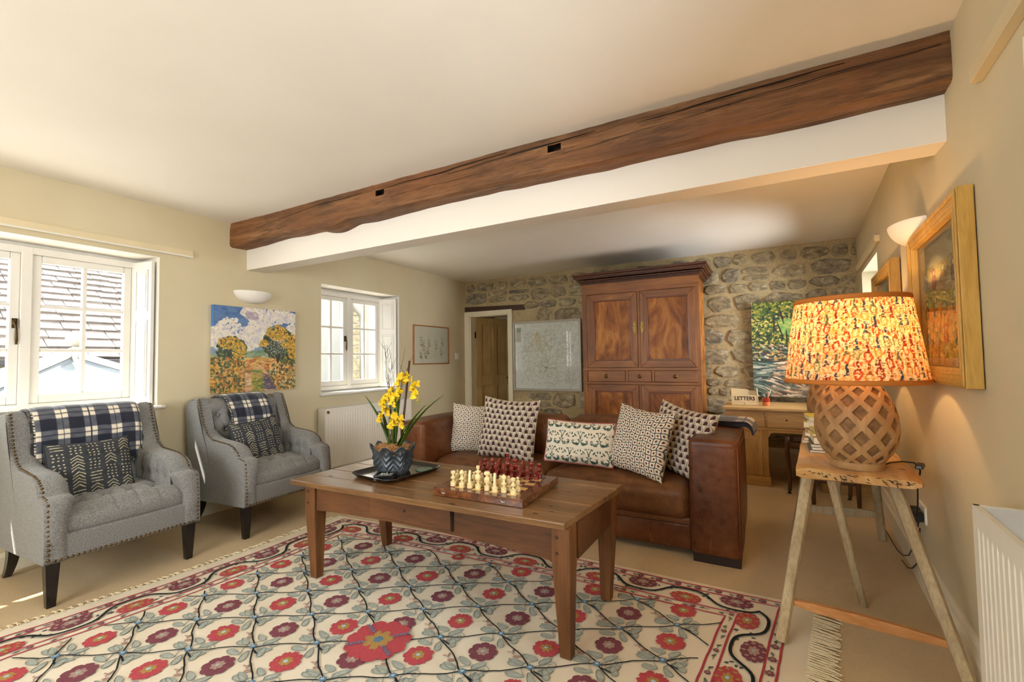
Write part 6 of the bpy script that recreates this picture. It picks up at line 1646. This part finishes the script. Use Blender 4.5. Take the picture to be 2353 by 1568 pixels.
def landscape():
    c = Canvas(250, 250, 2); u, v = c.u, c.v
    c.fillm(v >= 0, '#4a6f9c'); c.a *= 1; c.fillm(v > .35, '#7f97ad')
    E_ = lambda cx, cy, rx, ry: ((u-cx)/rx)**2+((v-cy)/ry)**2+.35*fbm(u, v, 9, 3) < 1
    R = c.r
    inr = lambda cx, cy, rx, ry: (lambda x, y: ((x-cx)/rx)**2+((y-cy)/ry)**2 < 1)
    c.dabs(300, lambda r: r.uniform(0, 1), lambda r: r.uniform(0, .4), .12, .05, ['#46699a', '#4f74a6', '#5a7ca8'], 0, .02)
    for cl in ((.18, .30, .17, .17), (.05, .36, .12, .12), (.28, .42, .2, .12), (.42, .36, .13, .12), (.52, .22, .14, .12), (.62, .1, .25, .1), (.8, .08, .22, .08), (.96, .28, .1, .12), (.45, .06, .15, .06), (.55, .33, .2, .1)):
        c.dabs(240, lambda r, q=cl: q[0]+r.uniform(-1, 1)*q[2], lambda r, q=cl: q[1]+r.uniform(-1, 1)*q[3], .045, .03, ['#e3ddcf', '#dad6cc', '#d0cdca', '#e8dcc6', '#c6c1c6', '#eae4d4'], None, .015, inr(*cl))
    c.dabs(60, lambda r: r.uniform(.36, .5), lambda r: r.uniform(.05, .13), .04, .02, ['#a89aa8', '#b8a8b0'], .5, .02)
    c.fillm((v > .555-.02*np.sin(u*8))&(v < .75), '#8fa37c'); c.dabs(120, lambda r: r.uniform(.34, .7), lambda r: r.uniform(.52, .62), .09, .02, ['#7f9a78', '#9cab84', '#a7b28a', '#6d8a6c'], -.25, .03)
    c.fillm((v > .64-.12*(u-.35))&(v < .8), '#c59a4e'); c.dabs(160, lambda r: r.uniform(.34, .75), lambda r: r.uniform(.60, .74), .10, .016, ['#d1a858', '#c2873f', '#b3582f', '#dab66a', '#a8713a'], -.22, .04)
    c.fillm(v > .74, '#8a6a3c')
    pth = (np.abs(u-(.52-.55*(v-.85)*(v > .85)*.4)) < .06+.75*np.clip(v-.72, 0, 1))&(v > .70); c.fillm(pth, '#d0a878')
    c.dabs(200, lambda r: r.uniform(.3, .85), lambda r: r.uniform(.78, 1), .10, .022, ['#d8b284', '#c99f6e', '#e0bf94', '#ba8f60'], .05, .03)
    c.dabs(90, lambda r: .60+r.uniform(-.05, .28), lambda r: r.uniform(.8, 1), .13, .016, ['#5e4f5c', '#6e5a5e', '#54506a'], .05, .03)
    c.dabs(90, lambda r: .50+r.uniform(-.05, .05), lambda r: r.uniform(.74, 1), .07, .02, ['#5d7434', '#7d8c3c', '#b09a3a'], .2, .04)
    trees = [((.78, .42, .22, .20), 900, ['#2f3a1e', '#3f4a22', '#56602a', '#23301f']), ((.93, .55, .14, .22), 500, ['#3c4a24', '#5e6a2a', '#2d3a20']), ((.20, .50, .17, .15), 600, ['#33402a', '#4a5630', '#5a642e', '#2b3a34'])]
    for q, n, pal in trees: c.dabs(n, lambda r, q=q: q[0]+r.uniform(-1, 1)*q[2], lambda r, q=q: q[1]+r.uniform(-1, 1)*q[3], .032, .02, pal, None, .04, inr(*q))
    for q, n in (((.75, .29, .14, .10), 260), ((.90, .38, .12, .10), 220), ((.58, .42, .06, .04), 60), ((.17, .42, .12, .07), 120), ((.28, .50, .08, .10), 120), ((.97, .5, .08, .12), 120)):
        c.dabs(n, lambda r, q=q: q[0]+r.uniform(-1, 1)*q[2], lambda r, q=q: q[1]+r.uniform(-1, 1)*q[3], .030, .018, ['#d9a233', '#c98f2a', '#b8962f', '#e3b547', '#8f8a2e'], None, .05, inr(*q))
    c.dabs(110, lambda r: r.uniform(.66, .86), lambda r: r.uniform(.36, .58), .008, .008, ['#b8c4d4', '#d8dce0'], None, .02)
    for k in range(5): c.dab(.74+.01*k, .60, .12, .010, PI/2-.15+.1*k, hexc('#2c2a1c'))
    c.dabs(1400, lambda r: r.uniform(0, .34), lambda r: r.uniform(.60, 1), .046, .02, ['#c9912e', '#d8a84e', '#8f5a2a', '#4a5a2c', '#c4a260', '#a8722f', '#3c4a2c', '#5c6a3a'], None, .035, lambda x, y: y > .58+.5*max(0, x-.12)**1.3)
    c.dabs(1200, lambda r: r.uniform(.66, 1), lambda r: r.uniform(.68, 1), .044, .02, ['#c9912e', '#d8a84e', '#8f5a2a', '#55603a', '#d8c184', '#a8722f', '#3c4a2c', '#9aa070'], None, .06, lambda x, y: x > .62+.55*max(0, y-.74))
    return c.a
def river():
    c = Canvas(230, 300, 5); v = c.v
    c.fillm(v >= 0, '#2c3a24')
    c.dabs(3600, lambda r: r.uniform(0, 1), lambda r: r.uniform(0, .6), .036, .02, ['#3c5a26', '#5f7a2c', '#8a9a34', '#b9a84a', '#1f3324', '#26403c', '#d0bf6a', '#46602c', '#24361c'], None, .04)
    c.dabs(300, lambda r: r.uniform(.3, .6), lambda r: r.uniform(.2, .34), .05, .03, ['#6f9a4a', '#88ae62', '#a8bf62'], 0, .03); c.dabs(120, lambda r: r.uniform(0, 1), lambda r: r.uniform(0, .12), .05, .03, ['#3f5a20', '#8a8a30'], None, .05)
    for k in range(9): c.dab(c.r.uniform(0, 1), .15+.03*k, .25, .018, PI/2+c.r.uniform(-.3, .3), hexc('#2a2418'))
    c.dabs(600, lambda r: r.uniform(0, 1), lambda r: r.uniform(.45, .66), .045, .02, ['#e0cfae', '#27343f', '#3f4a3a', '#c49a62', '#5a3a30', '#6f8a7c'], .3, .05)
    c.fillm(v > .63, '#55604c')
    for k in range(900):
        x = c.r.uniform(0, 1); y = c.r.uniform(.62, 1); a = .35*math.sin(x*7+y*14)+.25; p = ['#e8d2b0', '#d3b090', '#a88a6a', '#3a4f50', '#6a4a3c', '#f0e2c8', '#7a8a78', '#8f6a50'] if x > .16+.5*max(0, .8-y) else ['#3a5250', '#5a7068', '#c0c4b0', '#2c4040', '#8a9a8a']
        c.dab(x, y, c.r.uniform(.08, .2), c.r.uniform(.010, .02), a, hexc(p[c.r.randint(len(p))]))
    return c.a
def owls():
    c = Canvas(210, 150, 9); c.fillm(c.v >= 0, '#f0e6c6'); R = c.r
    for (x, y, s_) in ((.14, .24, 1), (.22, .42, .9), (.40, .32, .8), (.64, .36, 1), (.86, .28, .8), (.82, .58, .9), (.35, .60, .7), (.12, .78, .6), (.28, .78, .6)):
        for k in range(22): a = R.uniform(0, 2*PI); c.dab(x+.055*s_*math.cos(a), y+.085*s_*math.sin(a), .018, .004, a+PI/2, hexc('#5c5444'), .85)
        for k in range(34): t = R.uniform(0, 1); c.dab(x+R.uniform(-.05, .06)*s_+.02*t, y+.08+.22*t*s_, .04, .006, 1.3+R.uniform(-.3, .3), hexc(['#6c624a', '#9a7e46', '#4f4e4a', '#8f7f5c'][R.randint(4)]), .8)
        for d in (-.016, .016): c.dab(x+d*s_, y+.01, .02, .02, 0, hexc('#2c2822'))
    for k in range(240): c.dab(R.uniform(.08, .92), R.uniform(.7, .97), .03, .003, R.uniform(0, PI), hexc('#a19a84'), .7)
    return c.a
def mapp():
    c = Canvas(260, 240, 12); c.fillm(c.v >= 0, '#f4f2e6'); R = c.r
    for k in range(420):
        x, y = R.uniform(.08, 1), R.uniform(.03, .95); a = R.uniform(0, 2*PI)
        for q in range(14): c.dab(x, y, .016, .0035, a, hexc('#bdb9a2'), .7); a += R.uniform(-.6, .6); x += .010*math.cos(a); y += .010*math.sin(a)
    for k in range(26):
        x, y = (.36, .14) if k < 12 else (.5, .68); a = R.uniform(0, 2*PI) if k >= 12 else PI/2+R.uniform(-.3, .3)
        for q in range(26 if k < 12 else 12): c.dab(x, y, .02, .006 if k < 12 else .004, a, hexc('#cfae62' if k < 12 else '#7f7a68'), .6); a += R.uniform(-.35, .35); x += .014*math.cos(a); y += .014*math.sin(a)
    for x in (.05, .16, .5, .63, .80): c.a[:, int(x*260)] *= .95
    c.fillm((c.u < .10)&(c.v > .06)&(c.v < .28), '#c9c4b4'); c.fillm((c.u < .10)&(c.u > .03)&(c.v > .06)&(c.v < .13), '#8fa07a')
    return c.a
def dolls(cut=1.0):
    c = Canvas(170, 210, 14); c.fillm(c.v >= 0, '#b9ab74'); R = c.r
    c.dabs(500, lambda r: r.uniform(0, 1), lambda r: r.uniform(0, 1), .12, .05, ['#b8a96c', '#c4b274', '#ada06a', '#bdb07c'], .1, .02)
    c.fillm(c.v < .16+.03*np.sin(c.u*3), '#c6bf9e'); c.dabs(90, lambda r: r.uniform(0, 1), lambda r: r.uniform(.86, 1), .14, .05, ['#8f9a4c', '#a8a452', '#7d8a4a'], .1, .03)
    cols = ['#8a8f86', '#a85a48', '#c49a5a', '#6c6a62', '#5f6a4c', '#7a8a8a', '#8a9a7a', '#9a8f7a', '#3f5f7a', '#7f8f8a', '#8a4a3c', '#4c6f5a']
    for k in range(12):
        i, j = k % 4, k//4; x = .14+.23*i; y = .30+.25*j-.0*i; col = hexc(cols[k])
        c.dab(x, y+.03, .12, .17, 0, hexc('#4f4a3a')); c.dab(x, y+.03, .105, .155, 0, col); c.dab(x, y-.055, .085, .085, 0, hexc('#4f4a3a')); c.dab(x, y-.055, .072, .072, 0, np.clip(col*1.2, 0, 1)); c.dab(x, y-.05, .042, .048, 0, hexc('#d8c8a4'))
        for q in range(16): c.dab(x+R.uniform(-.035, .035), y+R.uniform(.0, .09), .016, .012, R.uniform(0, 3), hexc(cols[R.randint(12)]))
    return np.clip(c.a*1.28, 0, 1)
def picture(name, arr, w, h, mat, parent, bulge=0):
    """flat picture in local XZ plane facing -Y, centred"""
    H_, W_ = arr.shape[:2]; xs = np.linspace(-w/2, w/2, W_); zs = np.linspace(h/2, -h/2, H_)
    X, Z = np.meshgrid(xs, zs, indexing='ij'); G = np.stack([X, np.zeros_like(X), Z], -1)
    o = gridmesh(name, G[:, ::-1], mat, parent, np.transpose(arr, (1, 0, 2))[:, ::-1], smooth=True); return o
oil = vcol('oil_paint', .5, .3, 60); prn = vcol('printed_paper', .75)
# landscape canvas on the left wall: local x -> world +y
def wallframe(name, loc, rz_, label, cat, group=None): return empty(name, loc, label, cat, group, rz=rz_)
lp = wallframe('landscape_painting', (.003, 2.337, 1.272), PI/2, 'unframed canvas of a sunny lane between yellow trees, above the far armchair', 'painting')
ls = landscape(); o = picture('canvas', ls, .71, .70, oil, lp); o.location = (0, -.036, 0)
ed = Canvas(4, 250, 1); side = np.repeat(ls[:, :3], 1, axis=1)
mb = MB(); mb.box(-.355, .355, -.0355, -.001, -.35, .35); mb.build('stretcher_edge', vcol('x', .6) if False else plain('canvas_edge', '#c9c0a8', .8), lp)
for sx in (-1, 1):
    strip = ls[:, :2] if sx < 0 else ls[:, -2:]; n = strip.shape[0]; zs = np.linspace(.35, -.35, n); G = np.zeros((2, n, 3)); G[:, :, 0] = sx*.3556; G[0, :, 1] = -.036; G[1, :, 1] = -.001; G[:, :, 2] = zs
    cc = np.repeat(strip[:, :1].transpose(1, 0, 2), 2, axis=0); cc[:, :int(n*.25)] = cc[:, :int(n*.25)]*.3+hexc('#3f7fd0')*.7 if sx < 0 else cc[:, :int(n*.25)]
    gridmesh('wrapped_edge', G, oil, lp, cc)
def framed(name, loc, rz_, w, h, fw, fd, fmat, art, mat_w, label, cat, group=None, glass_r=.03, matcol='#efe7cc', rx=0, prof=False, glassm=None):
    r = wallframe(name, loc, rz_, label, cat, group); r.rotation_euler = (rx, 0, rz_)
    mb = MB()
    for k, (o_, n_) in enumerate((([(-w/2, -h/2), (w/2, -h/2)], [(w/2-fw, -h/2+fw), (-w/2+fw, -h/2+fw)]), ([(w/2, -h/2), (w/2, h/2)], [(w/2-fw, h/2-fw), (w/2-fw, -h/2+fw)]), ([(w/2, h/2), (-w/2, h/2)], [(-w/2+fw, h/2-fw), (w/2-fw, h/2-fw)]), ([(-w/2, h/2), (-w/2, -h/2)], [(-w/2+fw, -h/2+fw), (-w/2+fw, h/2-fw)]))):
        mb.prism(o_+n_, fd, 'y', -fd)
        if prof:
            f2 = lambda p, t: (p[0]*(1-t*fw/(w/2)), p[1]*(1-t*fw/(h/2)))
            a, c = o_; mb.prism([f2(a, .12), f2(c, .12), f2(c, .38), f2(a, .38)], .006, 'y', -fd-.006); mb.prism([f2(a, .62), f2(c, .62), f2(c, .78), f2(a, .78)], .004, 'y', -fd-.004)
    mb.build('frame', fmat, r, bevel=.002)
    iw, ih = w-2*fw+.006, h-2*fw+.006
    MB().box(-iw/2, iw/2, -fd*.35, -fd*.3, -ih/2, ih/2).build('mount', plain('mount_'+matcol[1:], matcol, .8, .02), r)
    pc = picture('print', art, iw-2*mat_w, ih-2*mat_w, prn, r); pc.location = (0, -fd*.35-.0015, 0)
    MB().add([(-iw/2, -fd*.35-.005, -ih/2), (iw/2, -fd*.35-.005, -ih/2), (iw/2, -fd*.35-.005, ih/2), (-iw/2, -fd*.35-.005, ih/2)], [(0, 1, 2, 3)]).build('glass', M['glass'], r)
    return r
framed('owl_drawing', (.001, 4.70, 1.362), PI/2, .725, .50, .014, .018, wood('thin_oak_frame', ['#9a5c26', '#b87434', '#c88848'], 0, 10, .4, .05, .1), owls(), .055, 'thin wood-framed sepia drawing of owls beside the light switch', 'picture')
framed('framed_map', (1.305, 5.455, 1.203), 0, .975, .925, .028, .03, plain('silver_grey_frame', '#a9a294', .35, .05, 10, metal=.3), mapp(), .004, 'large grey-framed pale road map on the stone wall, reflecting the windows', 'picture', matcol='#f2f0e6')
gold = wood('gilt_wood_frame', ['#c08f3a', '#d8ac56', '#e6c274'], 2, 8, .4, .1, .1)
aw = math.atan(.0667)
framed('doll_print', (xr(2.36)-.004, 2.36, 1.368), -PI/2-aw, .80, .655, .065, .042, gold, dolls(), .035, 'large gold-framed print of rows of nesting dolls beside the near lamp', 'picture', 'gold framed doll prints', prof=True, matcol='#e2d8bc')
framed('doll_print', (xr(3.66)-.004, 3.66, 1.37), -PI/2-aw, .80, .66, .065, .042, gold, dolls(), .035, 'gold-framed doll print between the far window and the wall light, part hidden by the lampshade', 'picture', 'gold framed doll prints', prof=True, matcol='#e2d8bc')
rv = empty('river_painting', (4.13, 5.415, 1.225), 'tall unframed painting of a wooded river behind the desk, part hidden by the lampshade', 'painting')
o = picture('canvas', river(), .86, .985, oil, rv); o.location = (0, -.002, 0); MB().box(-.43, .43, -.001, .03, -.4925, .4925).build('stretcher', plain('dark_canvas_edge', '#3a3a28', .8), rv)

# ---------------------------------------------------------------- plaster wall lights
plas = plain('white_plaster', '#f0ece2', .6, .02)
def sconce(loc, rz_, label):
    r = empty('wall_light', loc, label, 'wall light', 'white plaster uplighters', rz=rz_); n, m = 36, 20; G = np.zeros((n, m*2, 3)); W_, Dp, Hh = .160, .115, .095
    for i in range(n):
        a = -PI*i/(n-1)
        for j in range(m):
            t = j/(m-1); k = math.cos(t*PI/2)**.75 if t < 1 else 0.0
            G[i, j] = (W_*k*math.cos(a), Dp*k*math.sin(a), -Hh*math.sin(t*PI/2)**1.3)
            G[i, 2*m-1-j] = G[i, j]; G[i, 2*m-1-j, 2] += .004; G[i, 2*m-1-j, 0] *= .955; G[i, 2*m-1-j, 1] *= .945
    G = G[:, ::1]
    gridmesh('bowl', G, plas, r)
    MB().box(-.05, .05, -.012, 0, -.06, -.0).build('backplate', plas, r); MB().tube([(0, -.01, -.04), (0, -.045, -.04), (0, -.045, -.02)], .012, 8).build('lamp_holder', M['whiteplastic'], r)
    return r
sconce((.001, 2.312, 1.757), PI/2, 'half-bowl white plaster wall light above the landscape painting')
sconce((xr(2.76)-.002, 2.76, 1.76), -PI/2-aw, 'half-bowl white plaster wall light between the two gold framed prints')

# ---------------------------------------------------------------- radiators, switch, sockets
M['radw'] = plain('radiator_enamel', '#e8e3d4', .35, .02, 4)
def radiator(loc, rz_, L_, H_, Dp, label, valve=True):
    """front faces local -Y, x from 0..L"""
    r = empty('radiator', loc, label, 'radiator', 'white panel radiators', rz=rz_); wm = M['radw']
    for yy in ((-Dp), (-.022)):
        # pressed panel with vertical flutes
        n = int(L_/.033); pts = []
        mb = MB(); vs = []; fs = []
        xs_ = [0, .03]
        for k in range(n-1):
            c = .03+(L_-.06)*(k+.5)/(n-1); q = (L_-.06)/(n-1)
            xs_ += [c-q*.32, c-q*.2, c+q*.2, c+q*.32]
        xs_ += [L_-.03, L_]
        hs = [0, 0]+[0, 1, 1, 0]*(n-1)+[0, 0]
        rows = [(0, 0), (.035, 0), (.05, 1), (H_-.06, 1), (H_-.045, 0), (H_, 0)]
        for z_, k_ in rows:
            for x_, h_ in zip(xs_, hs): vs.append((x_, yy+.002*h_*k_, z_))
        N_ = len(xs_)
        for j in range(len(rows)-1):
            for i in range(N_-1): fs.append((j*N_+i, j*N_+i+1, (j+1)*N_+i+1, (j+1)*N_+i))
        mb.add(vs, fs); mb.box(0, L_, yy+.006, yy+.016, 0, H_); mb.build('panel', wm, r)
    MB().box(-.004, 0, -Dp, 0, .02, H_+.002).build('end_cap', wm, r, bevel=.002); MB().box(L_, L_+.004, -Dp, 0, .02, H_+.002).build('end_cap', wm, r, bevel=.002)
    b = MB(); b.box(0, L_, -Dp, -Dp+.012, H_-.001, H_+.003).box(0, L_, -.012, 0, H_-.001, H_+.003).box(0, .012, -Dp, 0, H_-.001, H_+.003).box(L_-.012, L_, -Dp, 0, H_-.001, H_+.003)
    g = b.build('top_grille', wm, r)
    b = MB(); k = 0; x = .016
    while x < L_-.012: b.box(x, x+.0022, -Dp+.012, -.012, H_-.012, H_+.002); x += .0062
    tagp(b.build('grille_bars', plain('grille_metal', '#d9dcdc', .35, .02), r), kind='stuff')
    if valve:
        v_ = MB(); v_.T = Matrix.Translation((-.03, -Dp*.5, .05)); v_.lathe([(.010, -.2+.0), (.010, 0), (.016, .0), (.016, .03), (.020, .03), (.020, .075), (.001, .078)], 14); v_.build('valve', M['chrome'], r, smooth=True, auto=.6)
        MB().tube([(-.03, -Dp*.5, .06), (.0, -Dp*.5, .06)], .009, 8).build('tail', M['chrome'], r)
    return r
radiator((.012, 2.965, .135), PI/2, 1.215, .572, .098, 'long white fluted radiator below the far left window')
kn = MB(); kn.T = Matrix.Translation((.115, 2.995, .675))@Matrix.Rotation(PI/2, 4, 'Y'); kn.lathe([(.014, -.01), (.014, .002), (.011, .004), (.001, .005)], 14); kk = kn.build('bleed_valve', M['brass'], None, smooth=True, auto=.6)
kk.parent = [o for o in bpy.data.objects if o.name == 'radiator'][0]; kk.matrix_parent_inverse = kk.parent.matrix_basis.inverted() if False else (Matrix.Translation((.012, 2.965, .135))@Matrix.Rotation(PI/2, 4, 'Z')).inverted()
radiator((xr(1.62)-.012, 1.625, .12), -PI/2-aw, 1.25, .638, .109, 'white radiator with a grille top on the right wall, cut by the picture edge', valve=False)
sp = empty('light_switch', (.001, 5.268, 1.214), 'white double light switch on the wall by the door', 'switch', rz=PI/2)
MB().box(-.043, .043, -.009, 0, -.043, .043).build('plate', M['whiteplastic'], sp, bevel=.003)
for x in (-.014, .014): MB().box(x-.008, x+.008, -.013, -.008, -.014, .014).build('rocker', M['whiteplastic'], sp, bevel=.002)
sk = empty('wall_socket', (xr(2.975)-.001, 2.975, .37), 'white double wall socket low on the right wall behind the bench', 'socket', rz=-PI/2-aw)
MB().box(-.073, .073, -.010, 0, -.043, .043).build('plate', M['whiteplastic'], sk, bevel=.003)
for nm, dx, lb in (('plug', .036, 'black plug in the far half of the wall socket'), ('plug', -.034, 'black plug in the near half of the wall socket')):
    p = empty(nm, (xr(2.975-dx)-.012, 2.975-dx, .36), lb, 'plug', 'black mains plugs', rz=-PI/2-aw)
    MB().box(-.025, .025, -.04, 0, -.025, .025).build('plug_body', M['blackplastic'], p, bevel=.008)
    MB().tube([(0, -.02, -.02), (0, -.024, -.05), (0, -.022, -.056)], [.008, .006, .005], 8).build('cord_grip', M['blackplastic'], p, smooth=True)
tagp(MB().tube([(4.434, 2.94, .30), (4.432, 2.96, .2), (4.43, 3.01, .1), (4.427, 3.08, .05), (4.425, 3.16, .02), (4.43, 3.3, .006)], .0032, 6).build('flex', cable, None, smooth=True), 'black flex dropping from the far plug behind the bench leg', 'cord')
tagp(MB().tube([(4.438, 3.01, .30), (4.432, 3.05, .18), (4.43, 3.15, .09), (4.432, 3.28, .04), (4.44, 3.45, .01), (4.455, 3.8, .005), (4.465, 4.2, .005)], .003, 6).build('flex', cable, None, smooth=True), 'black flex trailing along the skirting towards the desk', 'cord')
